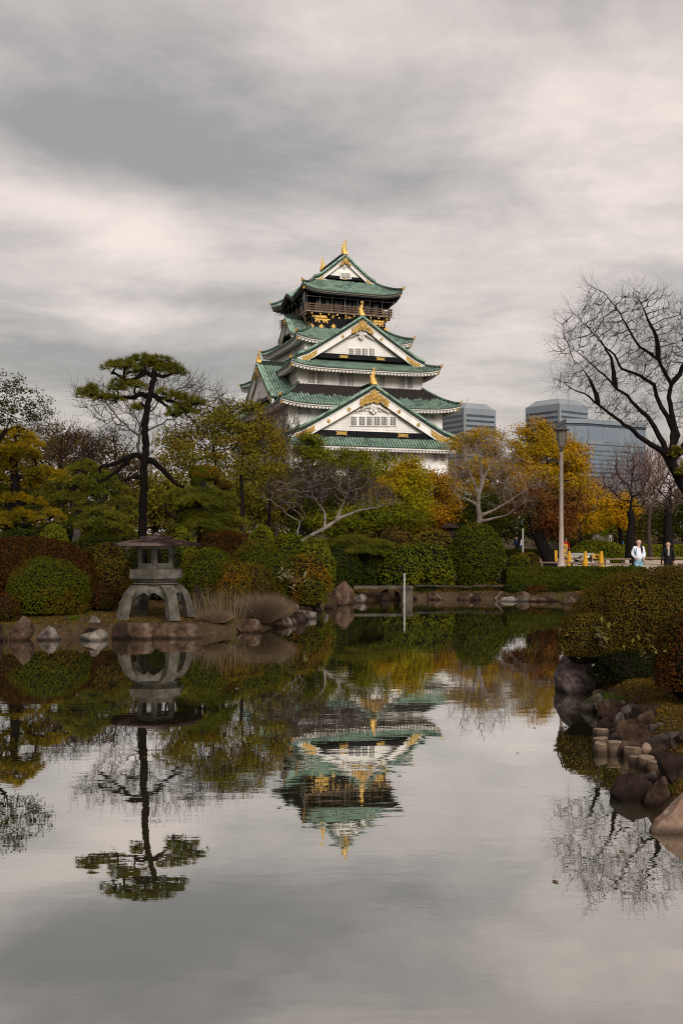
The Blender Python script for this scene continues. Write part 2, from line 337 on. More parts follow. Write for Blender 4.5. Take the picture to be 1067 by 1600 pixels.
mat('copper_roll', (0.270, 0.385, 0.305), (0.110, 0.170, 0.130), rough=0.55, scale=1.3, detail=9, c3=(0.075, 0.105, 0.08), lo=0.3, hi=0.6)
mat('copper_dark', (0.030, 0.045, 0.036), (0.013, 0.017, 0.015), rough=0.6, scale=2)
mat('lacquer', (0.014, 0.014, 0.016), (0.007, 0.007, 0.009), rough=0.35, scale=2)
mat('dark_hole', (0.022, 0.020, 0.022), (0.013, 0.012, 0.013), rough=0.6, scale=2)
mat('lattice_hole', (0.42, 0.39, 0.365), (0.34, 0.315, 0.295), rough=0.9, scale=2)
mat('gold', (0.68, 0.42, 0.09), (0.40, 0.21, 0.035), rough=0.35, scale=7, metallic=0.4, bump=0.8, bscale=10, bdist=0.06, spec=0.6)
mat('gold_leaf', (0.62, 0.40, 0.12), (0.16, 0.085, 0.02), rough=0.42, scale=6, metallic=0.4, bump=1.0, bscale=7, bdist=0.08)
mat('wood_rail', (0.19, 0.115, 0.075), (0.09, 0.055, 0.035), rough=0.7, scale=3)
mat('glass_dark', (0.10, 0.115, 0.13), (0.05, 0.06, 0.07), rough=0.12, scale=1, spec=0.8)
mat('window_glass', (0.110, 0.104, 0.104), (0.07, 0.067, 0.067), rough=0.3, scale=0.7, spec=0.5)
mat('net_wire', (0.50, 0.49, 0.47), (0.4, 0.39, 0.38), rough=0.6)
mat('stone_wall', (0.27, 0.24, 0.21), (0.13, 0.115, 0.10), rough=0.9, scale=2, bump=0.6)
mat('tower_wall', (0.22, 0.24, 0.265), (0.19, 0.21, 0.235), rough=0.6, scale=0.05)
mat('tower_wall_blue', (0.18, 0.215, 0.25), (0.15, 0.18, 0.215), rough=0.35, scale=0.05)
mat('tower_glass', (0.055, 0.075, 0.10), (0.03, 0.045, 0.065), rough=0.25, scale=0.1, spec=0.5)
mat('tower_glass_light', (0.12, 0.155, 0.19), (0.09, 0.12, 0.15), rough=0.25, scale=0.1, spec=0.5)
mat('tower_roof', (0.25, 0.26, 0.27), (0.21, 0.22, 0.23), rough=0.7, scale=0.1)
mat('lamp_pole', (0.42, 0.345, 0.305), (0.32, 0.26, 0.23), rough=0.6, scale=6)
mat('lamp_shade', (0.26, 0.235, 0.205), (0.20, 0.18, 0.155), rough=0.4, scale=4)
mat('lamp_cap', (0.13, 0.11, 0.095), (0.09, 0.075, 0.065), rough=0.5, scale=4)
mat('steel_white', (0.36, 0.35, 0.33), (0.26, 0.25, 0.23), rough=0.5, scale=8)
mat('skin', (0.52, 0.33, 0.24), (0.46, 0.29, 0.21), rough=0.55)
mat('hair', (0.025, 0.016, 0.013), (0.012, 0.008, 0.008), rough=0.45)
mat('knit_white', (0.72, 0.74, 0.82), (0.58, 0.61, 0.70), rough=0.95, scale=9, bump=0.4)
mat('denim', (0.26, 0.42, 0.52), (0.17, 0.30, 0.40), rough=0.9, scale=8)
mat('cloth_black', (0.018, 0.018, 0.021), (0.010, 0.010, 0.012), rough=0.9, scale=8)
mat('cloth_grey', (0.40, 0.33, 0.29), (0.3, 0.25, 0.22), rough=0.9)
mat('cloth_red', (0.62, 0.05, 0.02), (0.45, 0.03, 0.015), rough=0.8)
mat('cloth_navy', (0.03, 0.04, 0.09), (0.02, 0.03, 0.06), rough=0.9)
mat('cloth_cyan', (0.03, 0.30, 0.52), (0.02, 0.22, 0.42), rough=0.7)
mat('shoe', (0.05, 0.045, 0.045), (0.03, 0.03, 0.03), rough=0.7)
mat('barrier_yellow', (0.62, 0.34, 0.03), (0.45, 0.22, 0.02), rough=0.5, scale=5)
mat('barrier_white', (0.66, 0.62, 0.54), (0.5, 0.46, 0.40), rough=0.6, scale=6)
mat('barrier_print', (0.26, 0.23, 0.19), (0.12, 0.10, 0.09), rough=0.7, scale=12)
mat('bench_wood', (0.24, 0.17, 0.125), (0.14, 0.10, 0.075), rough=0.75, scale=5)
mat('bench_stone', (0.36, 0.32, 0.28), (0.24, 0.21, 0.18), rough=0.9, scale=6)

# water: dark murk under a strong mirror
m, T = newmat('pond_water'); L = T.links
out = N(T, 'ShaderNodeOutputMaterial')
dif = N(T, 'ShaderNodeBsdfDiffuse'); dif.inputs['Color'].default_value = (0.030, 0.027, 0.012, 1)
glo = N(T, 'ShaderNodeBsdfAnisotropic') if False else N(T, 'ShaderNodeBsdfGlossy')
glo.inputs['Color'].default_value = (0.90, 0.90, 0.88, 1); glo.inputs['Roughness'].default_value = 0.006
lw = N(T, 'ShaderNodeFresnel', IOR=2.2)
mr = N(T, 'ShaderNodeMapRange'); mr.inputs['From Min'].default_value = 0.20; mr.inputs['From Max'].default_value = 0.42
mr.inputs['To Min'].default_value = 0.50; mr.inputs['To Max'].default_value = 0.88; L.new(lw.outputs[0], mr.inputs[0])
ms = N(T, 'ShaderNodeMixShader'); L.new(mr.outputs[0], ms.inputs[0]); L.new(dif.outputs[0], ms.inputs[1]); L.new(glo.outputs[0], ms.inputs[2])
L.new(ms.outputs[0], out.inputs[0])
tcw = N(T, 'ShaderNodeTexCoord')
def wav(scale, sx, sy, dist_):
    mp = N(T, 'ShaderNodeMapping'); mp.inputs['Scale'].default_value = (sx, sy, 1); L.new(tcw.outputs['Object'], mp.inputs[0])
    n = N(T, 'ShaderNodeTexNoise', Scale=scale, Detail=3, Roughness=0.5, Distortion=dist_); L.new(mp.outputs[0], n.inputs['Vector']); return n.outputs[0]
wa = wav(1.6, 0.55, 1.5, 0.3); wb = wav(6.0, 0.6, 1.4, 0.2)
big = wav(0.12, 1, 1.6, 0.0)
mrb = N(T, 'ShaderNodeMapRange'); mrb.inputs['From Min'].default_value = 0.42; mrb.inputs['From Max'].default_value = 0.62; mrb.inputs['To Min'].default_value = 0.35; mrb.inputs['To Max'].default_value = 1.2; L.new(big, mrb.inputs[0])
ad = N(T, 'ShaderNodeMath', operation='MULTIPLY_ADD'); L.new(wb, ad.inputs[0]); ad.inputs[1].default_value = 0.22; L.new(wa, ad.inputs[2])
mu = N(T, 'ShaderNodeMath', operation='MULTIPLY'); L.new(ad.outputs[0], mu.inputs[0]); L.new(mrb.outputs[0], mu.inputs[1])
bw = N(T, 'ShaderNodeBump', Strength=1.0, Distance=0.0015); L.new(mu.outputs[0], bw.inputs['Height'])
L.new(bw.outputs[0], glo.inputs['Normal'])
MATS['pond_water'] = m

# ------------------------------------------------------------------ terrain and pond
POND = np.array([(2.6, -6), (2.6, 5.5), (2.62, 7.5), (2.55, 8.3), (2.62, 8.95), (2.95, 9.45), (3.1, 9.9), (3.05, 10.5), (3.1, 11.2), (3.35, 12.2), (3.5, 13.6), (3.55, 15), (4.3, 17.5), (5.0, 20),
    (6.0, 25), (7.3, 31), (8.0, 34.5), (7.4, 35.9), (5.9, 36.4), (4.0, 36.6), (2.4, 36.7), (0.9, 36.2), (0.2, 34.0), (-0.5, 31.5), (-1.0, 29.0),
    (-1.1, 26.6), (-1.5, 25.2), (-2.2, 23.9), (-3.1, 23.0), (-4.4, 22.7), (-5.9, 22.3), (-7.3, 22.1), (-9.5, 21.5), (-13, 20.5), (-18, 17), (-22, 8), (-22, -6)], float)
def pond_dist(x, y):
    x = np.asarray(x, float); y = np.asarray(y, float)
    d = np.full(x.shape, 1e9); inside = np.zeros(x.shape, bool)
    n = len(POND)
    for i in range(n):
        ax, ay = POND[i]; bx, by = POND[(i + 1) % n]
        ex, ey = bx - ax, by - ay
        t = np.clip(((x - ax) * ex + (y - ay) * ey) / (ex * ex + ey * ey), 0, 1)
        d = np.minimum(d, np.hypot(x - ax - t * ex, y - ay - t * ey))
        c = ((ay > y) != (by > y)) & (x < ex * (y - ay) / (by - ay + 1e-12) + ax)
        inside ^= c
    return np.where(inside, -d, d)
def sstep(a, b, v):
    t = np.clip((v - a) / (b - a), 0, 1); return t * t * (3 - 2 * t)
def terrain(x, y):
    x = np.asarray(x, float); y = np.asarray(y, float)
    d = pond_dist(x, y) + 0.12 * np.sin(x * 2.3 + y * 1.1) * np.cos(y * 1.9 - x)
    z = -0.55 + 0.85 * sstep(-0.55, 0.5, d)
    z = z + 0.30 * sstep(1.5, 8, d)
    z = z + 0.04 * np.sin(x * 1.3 + 2) * np.sin(y * 1.1) * (d > 0)
    z = z + 2.2 * sstep(85, 150, y)
    rb = sstep(0.3, 2.2, d) * sstep(0, 2, x) * (1 - sstep(22, 30, y))
    z = z + 0.10 * rb
    return z
def tz(x, y): return float(terrain(np.array([x]), np.array([y]))[0])
xs = np.concatenate([[-1500, -700, -350, -180, -100, -70, -50, -38, -30, -25, -21, -18, -15.5, -14], np.arange(-13, -9, .4), np.arange(-9, 9.5, 0.16), np.arange(9.5, 20, .5), [21, 24, 28, 34, 42, 55, 80, 120, 200, 400, 800, 1500]])
ys = np.concatenate([[-300, -100, -40, -20, -12, -8, -4, 0], np.arange(2, 6, .4), np.arange(6, 17, 0.14), np.arange(17, 42, 0.22), np.arange(42, 60, 0.8), np.arange(60, 100, 3), [105, 115, 125, 135, 150, 175, 220, 300, 450, 700, 1000, 1500, 2500, 4500]])
X, Y_ = np.meshgrid(xs, ys)
Z = terrain(X, Y_)
mb = MB(); mb.grid(np.stack([X, Y_, Z], -1)); struct('ground', mb, 'soil', smooth=True)
mb = MB(); mb.grid(np.array([[[-24, -8, 0], [10, -8, 0]], [[-24, 40, 0], [10, 40, 0]]], float)); struct('pond_water', mb, 'pond_water')
# gravel plaza behind the hedge
gx = np.linspace(4.5, 60, 60); gy = np.linspace(40.5, 84, 60)
GX, GYy = np.meshgrid(gx, gy)
mb = MB(); mb.grid(np.stack([GX, GYy, terrain(GX, GYy) + 0.03], -1)); struct('gravel_path', mb, 'gravel_path', smooth=True)

# ------------------------------------------------------------------ vegetation generators
def unit(v): return v / (np.linalg.norm(v, axis=-1, keepdims=True) + 1e-9)
def leaves(mb, P, nrm, L_, W_, rng, jitter=1.0):
    """rhombic leaves at P, facing roughly nrm"""
    n = len(P)
    if n == 0: return
    nn = unit(nrm + jitter * rng.normal(size=(n, 3)))
    a = unit(np.cross(nn, rng.normal(size=(n, 3)))); b = np.cross(nn, a)
    L_ = (L_ * rng.uniform(0.7, 1.3, n))[:, None] / 2; W_ = (W_ * rng.uniform(0.75, 1.25, n))[:, None] / 2
    V = np.stack([P + a * L_, P + b * W_, P - a * L_, P - b * W_], 1)
    i = np.arange(n)[:, None] * 4
    mb.add(V, i + np.arange(4)[None])
def fbm(P, s, seed):
    P = P * s + seed * 13.7
    return (np.sin(P[:, 0] * 1.7 + np.sin(P[:, 1] * 2.1)) + np.sin(P[:, 1] * 1.9 + np.sin(P[:, 2] * 1.6) * 1.3) + np.sin(P[:, 2] * 2.3 + np.sin(P[:, 0] * 1.2)) +
            0.5 * np.sin(P[:, 0] * 4.1 + P[:, 1] * 3.3) + 0.5 * np.sin(P[:, 2] * 4.7 - P[:, 1] * 3.9)) / 4
def sphere_pts(n, rng, zmin=-0.35):
    v = unit(rng.normal(size=(int(n * 1.6) + 10, 3))); v = v[v[:, 2] > zmin]
    return v[:n]
BUSHN = [0]
def bush(name, label, cat, x0, x1, ytop, Y, m, dens=1.0, leaf=0.04, lump=0.07, depth=0.9, sq=2.4, zb=None, ls=1.0, group=None, over=0.0):
    """clipped shrub between photo columns x0..x1, top row ytop, at distance Y"""
    BUSHN[0] += 1; rng = RS(100 + BUSHN[0])
    rx = (x1 - x0) / 2 / F * Y; X = WX((x0 + x1) / 2, Y); top = WZ(ytop, Y)
    z0 = tz(X, Y) if zb is None else zb
    H = top - z0; cz = 0.36 * H; rz = H - cz; ry = rx * depth
    t = thing(name, label, cat, (X, Y, z0), group=group)
    def shape(v, k):
        p = np.abs(v) ** (2 / 2.0)
        r = (np.abs(v[:, 0]) ** sq + np.abs(v[:, 1]) ** sq + np.abs(v[:, 2]) ** sq) ** (-1 / sq)
        q = v * r[:, None]
        w = 1 + lump * fbm(q, 2.6 * ls, BUSHN[0]) + lump * 0.6 * fbm(q, 6.5 * ls, BUSHN[0] + 3)
        return q * w[:, None] * k
    area = 2 * math.pi * rx * max(rx, rz) * 1.25
    n = int(min(90000, dens * area / (leaf * leaf * 0.30) * 1.1))
    v = sphere_pts(n, rng, -0.7); n = len(v)
    q = shape(v, 1.0) * (1 - rng.uniform(0, 1, n) ** 1.5 * 0.12 + (rng.uniform(0, 1, n) < .03) * 0.035)[:, None]
    S = np.array([rx, ry, rz])
    hf = fbm(q * S, 9.0 * ls, BUSHN[0] + 11) + .7 * fbm(q * S, 17.0 * ls, BUSHN[0] + 5)
    q = q * (1 + .022 * hf)[:, None]
    st = rng.uniform(0, 1, n) < .012
    q[st] *= (1 + rng.uniform(.02, .09, st.sum()))[:, None]
    P = q * S + np.array([0, 0, cz])
    low = (P[:, 2] < 0.05) | (hf < rng.uniform(-1.5, -.1, n))
    P = P[~low]; vv = (v / S)[~low]
    mbl = MB(); leaves(mbl, P, unit(vv) + np.array([0, 0, .35]), leaf * 1.12, leaf * 0.68, rng, 0.6)
    # added solid core: blocks light through the leaves and darkens the gaps
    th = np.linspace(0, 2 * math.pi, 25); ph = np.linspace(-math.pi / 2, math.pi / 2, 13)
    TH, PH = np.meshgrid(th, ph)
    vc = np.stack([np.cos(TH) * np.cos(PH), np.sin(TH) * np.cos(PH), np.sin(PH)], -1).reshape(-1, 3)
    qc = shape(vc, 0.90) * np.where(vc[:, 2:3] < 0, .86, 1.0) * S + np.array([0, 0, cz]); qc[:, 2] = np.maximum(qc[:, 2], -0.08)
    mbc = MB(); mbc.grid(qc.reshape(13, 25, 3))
    obj('foliage', mbl, m, t)
    obj('branch_core', mbc, 'shade_black', t, smooth=True)
    return t

def colonize(rng, trunk, attr, step, infl, kill, iters, bias=(0, 0, 0.0), wob=0.15, ipar=None):
    nodes = [np.asarray(p, float) for p in trunk]; par = ipar or [-1] + list(range(len(trunk) - 1))
    nodes = np.array(nodes); par = list(par)
    D = np.linalg.norm(attr[:, None] - nodes[None], axis=2); near = D.argmin(1); dn = D.min(1)
    alive = np.ones(len(attr), bool); bias = np.asarray(bias, float)
    for it in range(iters):
        a = np.where(alive & (dn < infl))[0]
        if len(a) == 0: break
        u, inv = np.unique(near[a], return_inverse=True)
        dsum = np.zeros((len(u), 3)); np.add.at(dsum, inv, (attr[a] - nodes[near[a]]) / dn[a][:, None])
        dsum = unit(dsum) + bias + wob * rng.normal(size=dsum.shape)
        new = nodes[u] + step * unit(dsum)
        base_i = len(nodes)
        nodes = np.concatenate([nodes, new]); par += list(u)
        D = np.linalg.norm(attr[:, None] - new[None], axis=2)
        j = D.argmin(1); dj = D[np.arange(len(attr)), j]
        better = dj < dn
        near[better] = base_i + j[better]; dn[better] = dj[better]
        alive &= dn > kill
        if len(nodes) > 9000: break
    return nodes, np.array(par)
def pipe_radii(par, r0, p=2.4, rmax=None):
    n = len(par); acc = np.zeros(n); child = np.zeros(n, int)
    for i in range(n - 1, 0, -1):
        if acc[i] == 0: acc[i] = r0 ** p
        acc[par[i]] += acc[i]; child[par[i]] += 1
    r = acc ** (1 / p)
    if rmax: r = np.minimum(r, rmax) if rmax > 0 else r
    return r, child
def skeleton_mesh(mb, nodes, par, r, k=5, kthin=3, thin=0.03):
    i = np.arange(1, len(nodes)); p = par[1:]
    r1 = r[i]; r0 = np.minimum(r[p], r1 * 1.6)
    big = r1 > thin
    d = unit(nodes[i] - nodes[p])
    a = nodes[p] - d * (r0[:, None] * 0.3); b = nodes[i] + d * (r1[:, None] * 0.3)
    mb.segs(a[big], b[big], r0[big], r1[big], k); mb.segs(a[~big], b[~big], r0[~big], r1[~big], kthin)
def twigs(mb, nodes, par, r, rng, rmax, n_per, ln, rad, up=0.2, gen=2, k=3, droop=0.0):
    sel = np.where((r < rmax) & (np.arange(len(nodes)) > 0))[0]
    if len(sel) == 0: return np.zeros((0, 3))
    d = unit(nodes[sel] - nodes[par[sel]])
    P = np.repeat(nodes[sel], n_per, 0); D = np.repeat(d, n_per, 0)
    tips = []
    for g in range(gen):
        D = unit(D + 0.65 * rng.normal(size=D.shape) + np.array([0, 0, up]))
        Lg = ln * rng.uniform(0.5, 1.2, len(P)) * (0.75 ** g)
        mid = P + D * (Lg * 0.5)[:, None]
        D2 = unit(D + 0.25 * rng.normal(size=D.shape) + np.array([0, 0, up * 0.4 - droop]))
        Q = mid + D2 * (Lg * 0.5)[:, None]
        mb.segs(P, mid, rad * 0.8 ** g, rad * 0.65 * 0.8 ** g, k); mb.segs(mid, Q, rad * 0.65 * 0.8 ** g, rad * 0.4 * 0.8 ** g, k)
        tips.append(Q)
        P = np.concatenate([mid, Q]); D = np.concatenate([D, D2])
        if g == 0 and gen > 1:
            pass
    return np.concatenate(tips)
def blob_pts(blobs, Y, n, rng, depth=0.8, shell=0.0):
    """sample inside ellipses given in photo pixels -> world points"""
    ar = np.array([b[2] * b[3] for b in blobs], float); cnt = rng.multinomial(n, ar / ar.sum())
    out = []
    for b, c in zip(blobs, cnt):
        v = unit(rng.normal(size=(c, 3))) * ((shell + (1 - shell) * rng.uniform(0, 1, c)) ** (1 / 3))[:, None]
        y0 = b[4] if len(b) > 4 else 0.0
        rx = b[2] / F * Y; rz = b[3] / F * Y
        out.append(np.stack([WX(b[0], Y) + v[:, 0] * rx, Y + y0 + v[:, 1] * max(rx, rz) * depth, WZ(b[1], Y) + v[:, 2] * rz], 1))
    return np.concatenate(out)
TREEN = [0]
def leafy(name, label, cat, bx, Y, blobs, m, n_leaf=9000, leaf=0.16, clumps=90, csig=0.42, bark='bark_brown', r0=0.022, tr=0.2, trunk=None, zb=None, group=None, flat=0.6, depth=0.8, showbranch=True, clear=0.45):
    TREEN[0] += 1; rng = RS(500 + TREEN[0])
    X = WX(bx, Y); z0 = tz(X, Y) if zb is None else zb; O = np.array([X, Y, z0])
    t = thing(name, label, cat, tuple(O), group=group)
    C = blob_pts(blobs, Y, clumps, rng, depth, 0.25)
    if trunk is None:
        zc = min(WZ(b[1] + b[3], Y) for b in blobs); cx = np.mean([WX(b[0], Y) for b in blobs])
        zt = max(z0 + 1.0, zc + 0.3)
        trunk = [(X, Y, z0 - 0.1), (X + (cx - X) * .2, Y, z0 + (zt - z0) * .35), (X + (cx - X) * .35 + .1, Y, z0 + (zt - z0) * .7), (X + (cx - X) * .5, Y, zt)]
    else: trunk = [(WX(p[0], Y), Y + (p[2] if len(p) > 2 else 0), WZ(p[1], Y)) for p in trunk]
    nodes, par = colonize(rng, trunk, C, 0.45, 30, 0.6, 60, (0, 0, 0.08), 0.2)
    r, ch = pipe_radii(par, r0); r = np.minimum(r, tr)
    r[:len(trunk)] = np.linspace(tr, max(r[len(trunk) - 1] * .9, tr * .6), len(trunk))
    mb = MB(); skeleton_mesh(mb, nodes - O, par, r, 6, 4, 0.04)
    obj('trunk', mb, bark, t, smooth=True)
    k = rng.randint(0, len(C), n_leaf)
    n_leaf = int(n_leaf * 1.15); k = rng.randint(0, len(C), n_leaf); off = rng.normal(size=(n_leaf, 3)) * csig * .84 * np.array([1, 1, flat])
    P = C[k] + off
    ctr = np.array([[WX(b[0], Y), Y, WZ(b[1], Y)] for b in blobs]).mean(0)
    nr = unit(unit(off) * 0.8 + unit(P - ctr) + np.array([0, 0, .6]))
    mb = MB(); leaves(mb, P - O, nr, leaf, leaf * .62, rng, 0.7)
    obj('crown', mb, m, t)
    return t
def bare(name, label, bx, by, Y, blobs, bark, n_attr=700, step=0.22, infl=30, kill=0.3, r0=0.008, trk=None, tr=None, tw=2, twl=0.35, twr=0.006, twg=2, rmax=0.02, depth=0.8, up=0.25, wob=0.2, group=None, zb=None, trp=2.4, limbs=(), twm=None, lr=.1):
    TREEN[0] += 1; rng = RS(900 + TREEN[0])
    X = WX(bx, Y); z0 = WZ(by, Y) if zb is None else zb; O = np.array([X, Y, z0])
    t = thing(name, label, 'bare tree', tuple(O), group=group)
    C = blob_pts(blobs, Y, n_attr, rng, depth)
    trunk = [(WX(p[0], Y), Y + (p[2] if len(p) > 2 else 0), WZ(p[1], Y)) for p in trk]
    gz = tz(X, Y)
    if trunk[0][2] > gz: trunk = [(trunk[0][0], trunk[0][1], gz - .1)] + trunk
    tp = np.array(trunk); dens = []
    for a, b in zip(tp[:-1], tp[1:]):
        k = max(1, int(np.linalg.norm(b - a) / step)); dens += [a + (b - a) * i / k for i in range(k)]
    dens.append(tp[-1]); ipar = [-1] + list(range(len(dens) - 1)); lmark = {}; ntrunk = len(dens)
    for lb in limbs:
        lp = np.array([(WX(p[0], Y), Y + (p[2] if len(p) > 2 else 0), WZ(p[1], Y)) for p in lb]); prev = int(np.linalg.norm(np.array(dens) - lp[0], axis=1).argmin()); first = True
        tot_ = np.linalg.norm(np.diff(lp, axis=0), axis=1).sum(); run = 0
        for a, b in zip(lp[:-1], lp[1:]):
            ln_ = np.linalg.norm(b - a); k = max(1, int(ln_ / step))
            for i in range(1, k + 1):
                dens.append(a + (b - a) * i / k + rng.normal(size=3) * .012); ipar.append(prev); prev = len(dens) - 1; lmark[prev] = lr * (1 - .9 * (run + ln_ * i / k) / tot_) ** 1.25 
            run += ln_
    nodes, par = colonize(rng, dens, C, step, infl, kill, 110, (0, 0, 0.03), wob, ipar)
    r, ch = pipe_radii(par, r0, trp); nt = len(tp_idx) if False else ntrunk
    if tr: 
        s = tr / r[0]
        if s < 1: r = np.where(r > r0 * 2, r0 * 2 + (r - r0 * 2) * s, r)
        else: r[:ntrunk] = np.maximum(r[:ntrunk], np.linspace(tr, tr * .55, ntrunk))
        if limbs: r[:ntrunk] = np.linspace(tr, tr * .6, ntrunk)
    for j_, v_ in lmark.items(): r[j_] = max(v_, r0) if True else r[j_]
    mb = MB(); skeleton_mesh(mb, nodes - O, par, r, 7, 4, 0.035)
    obj('trunk', mb, bark, t, smooth=True)
    mb = MB(); twigs(mb, nodes - O, par, r, rng, rmax, tw, twl, twr, up, twg)
    obj('twigs', mb, twm or bark, t)
    return t
def needle_pads(pads, Y, O, rng, dens=1.0, nl=0.11, nw=0.010, depth=0.8, flat_up=0.8, per=9):
    """flat cloud pads of needle tufts; returns MB and pad centres"""
    mb = MB(); cs = []
    for p in pads:
        rx = p[2] / F * Y; rz = p[3] / F * Y * .82; y0 = p[4] if len(p) > 4 else 0.0
        c = np.array([WX(p[0], Y), Y + y0, WZ(p[1], Y)]) - O; cs.append(c)
        n = int(dens * 300 * rx * (rx * depth + .05) * 4)
        n = max(60, min(n, 1700))
        ang = rng.uniform(0, 2 * math.pi, n); rr = np.sqrt(rng.uniform(0, 1, n))
        lump = 1 + .16 * np.sin(ang * 3 + p[0]) + .1 * np.sin(ang * 7 + p[1])
        x = np.cos(ang) * rr * rx * lump; y = np.sin(ang) * rr * max(rx * depth, .2) * lump
        dome = (1 - rr ** 2.2)
        z = rz * (dome * 1.6 - 0.85) + rz * 0.35 * (np.sin(x * 7 / max(rx, .3) + p[1]) * np.sin(y * 6 / max(rx, .3) + p[0])) - rng.uniform(0, 1, n) ** 2 * rz * 0.9
        T_ = np.stack([x, y, z], 1) + c
        rad = np.stack([np.cos(ang) * rr, np.sin(ang) * rr, np.full(n, flat_up)], 1)
        B = np.repeat(T_, per, 0); D = unit(np.repeat(unit(rad), per, 0) + 0.75 * rng.normal(size=(n * per, 3)) * np.array([1, 1, .7]))
        Ln = nl * rng.uniform(.6, 1.2, n * per)
        S = unit(np.cross(D, rng.normal(size=D.shape))) * nw / 2
        V = np.stack([B - S, B + S, B + D * Ln[:, None]], 1)
        mb.add(V, np.arange(n * per * 3).reshape(-1, 3))
    return mb, cs
def pine(name, label, bx, Y, trunk, branches, pads, m, bark='bark_dark', tr=0.12, brr=0.05, zb=None, nl=0.11, nw=0.011, dens=1.0, depth=0.8, per=9, cat='pine tree', group=None):
    """trunk: list of photo px points; branches: list of polylines; pads: ellipses; each pad gets a feeder limb"""
    TREEN[0] += 1; rng = RS(1500 + TREEN[0])
    X = WX(bx, Y); z0 = tz(X, Y) if zb is None else zb; O = np.array([X, Y, z0])
    t = thing(name, label, cat, tuple(O), group=group)
    def W3(p): return np.array([WX(p[0], Y), Y + (p[2] if len(p) > 2 else 0), WZ(p[1], Y)]) - O
    def smooth_line(pts, n=6):
        P = np.array([W3(p) for p in pts]); out = []
        for i in range(len(P) - 1):
            p0, p1, p2, p3 = P[max(i - 1, 0)], P[i], P[i + 1], P[min(i + 2, len(P) - 1)]
            for s in np.linspace(0, 1, n, endpoint=False):
                out.append(0.5 * ((2 * p1) + (-p0 + p2) * s + (2 * p0 - 5 * p1 + 4 * p2 - p3) * s * s + (-p0 + 3 * p1 - 3 * p2 + p3) * s ** 3))
        out.append(P[-1]); return np.array(out)
    T_ = smooth_line(trunk); mb = MB()
    T_[:, :2] += rng.normal(size=(len(T_), 2)) * tr * 0.06
    rr = np.linspace(tr, tr * .55, len(T_)) * (1 + .08 * rng.normal(size=len(T_))); rr[0] *= 1.35; rr[1] *= 1.12
    mb.tube(T_, rr, 12)
    obj('trunk', mb, bark, t, smooth=True)
    allp = [T_]
    for b in branches:
        B = smooth_line(b, 5); allp.append(B)
        B2 = B + rng.normal(size=B.shape) * 0.008
        w = b[0][3] if len(b[0]) > 3 else brr
        mb = MB(); mb.tube(B2, np.linspace(w, w * .45, len(B)), 8); obj('branch', mb, bark, t, smooth=True)
    anchors = np.concatenate(allp)
    nb, cs = needle_pads(pads, Y, O, rng, dens, nl, nw, depth, per=per)
    for c, p in zip(cs, pads):
        mb = MB()
        rx = p[2] / F * Y
        d = np.linalg.norm(anchors - c + np.array([0, 0, .15]), axis=1); a = anchors[d.argmin()]
        e0 = c - np.array([0, 0, p[3] / F * Y * .5])
        mid = (a + e0) / 2 + rng.normal(size=3) * .05 - np.array([0, 0, .04])
        mb.tube(np.array([a, mid, e0]), [brr * .7, brr * .55, brr * .45], 6)
        k = max(5, int(rx * 9))
        for j in range(k):
            an = rng.uniform(0, 2 * math.pi); q = e0 + np.array([math.cos(an) * rx * .75, math.sin(an) * rx * .75 * depth, rng.uniform(-.02, .08)])
            m2 = (e0 + q) / 2 + rng.normal(size=3) * .04
            mb.tube(np.array([e0, m2, q]), [brr * .42, brr * .28, brr * .12], 4, cap=False)
        obj('limb', mb, bark, t, smooth=True)
    obj('needles', nb, m, t)
    return t
#__PART2__
# ------------------------------------------------------------------ castle (local frame: x right along the front, y back, z up)
CX, CY, YAW = -1.2, 186.5, math.radians(20)
cS, cC = math.sin(YAW), math.cos(YAW)
castle = thing('castle_tower', 'white castle keep with stacked green roofs and gold ornaments rising above the trees', 'castle', (CX, CY, 0), YAW)
def front(px, py, v):
    dx = (px - 533.5) / F; dz = (HZ - py) / F
    t = (v + CX * -cS * -1 + CY * cC) / (cC - dx * cS) if False else (v - CX * cS + CY * cC) / (cC - dx * cS)
    return (t * dx - CX) * cC + (t - CY) * cS, EH + t * dz
def side(px, py, u):
    dx = (px - 533.5) / F; dz = (HZ - py) / F
    t = (u + CX * cC + CY * cS) / (dx * cC + cS)
    return -(t * dx - CX) * cS + (t - CY) * cC, EH + t * dz
def storey(a, b, z0, z1, m='plaster'):
    mb = MB(); mb.box((0, 0, (z0 + z1) / 2), (2 * a, 2 * b, z1 - z0)); return obj('storey_wall', mb, m, castle)

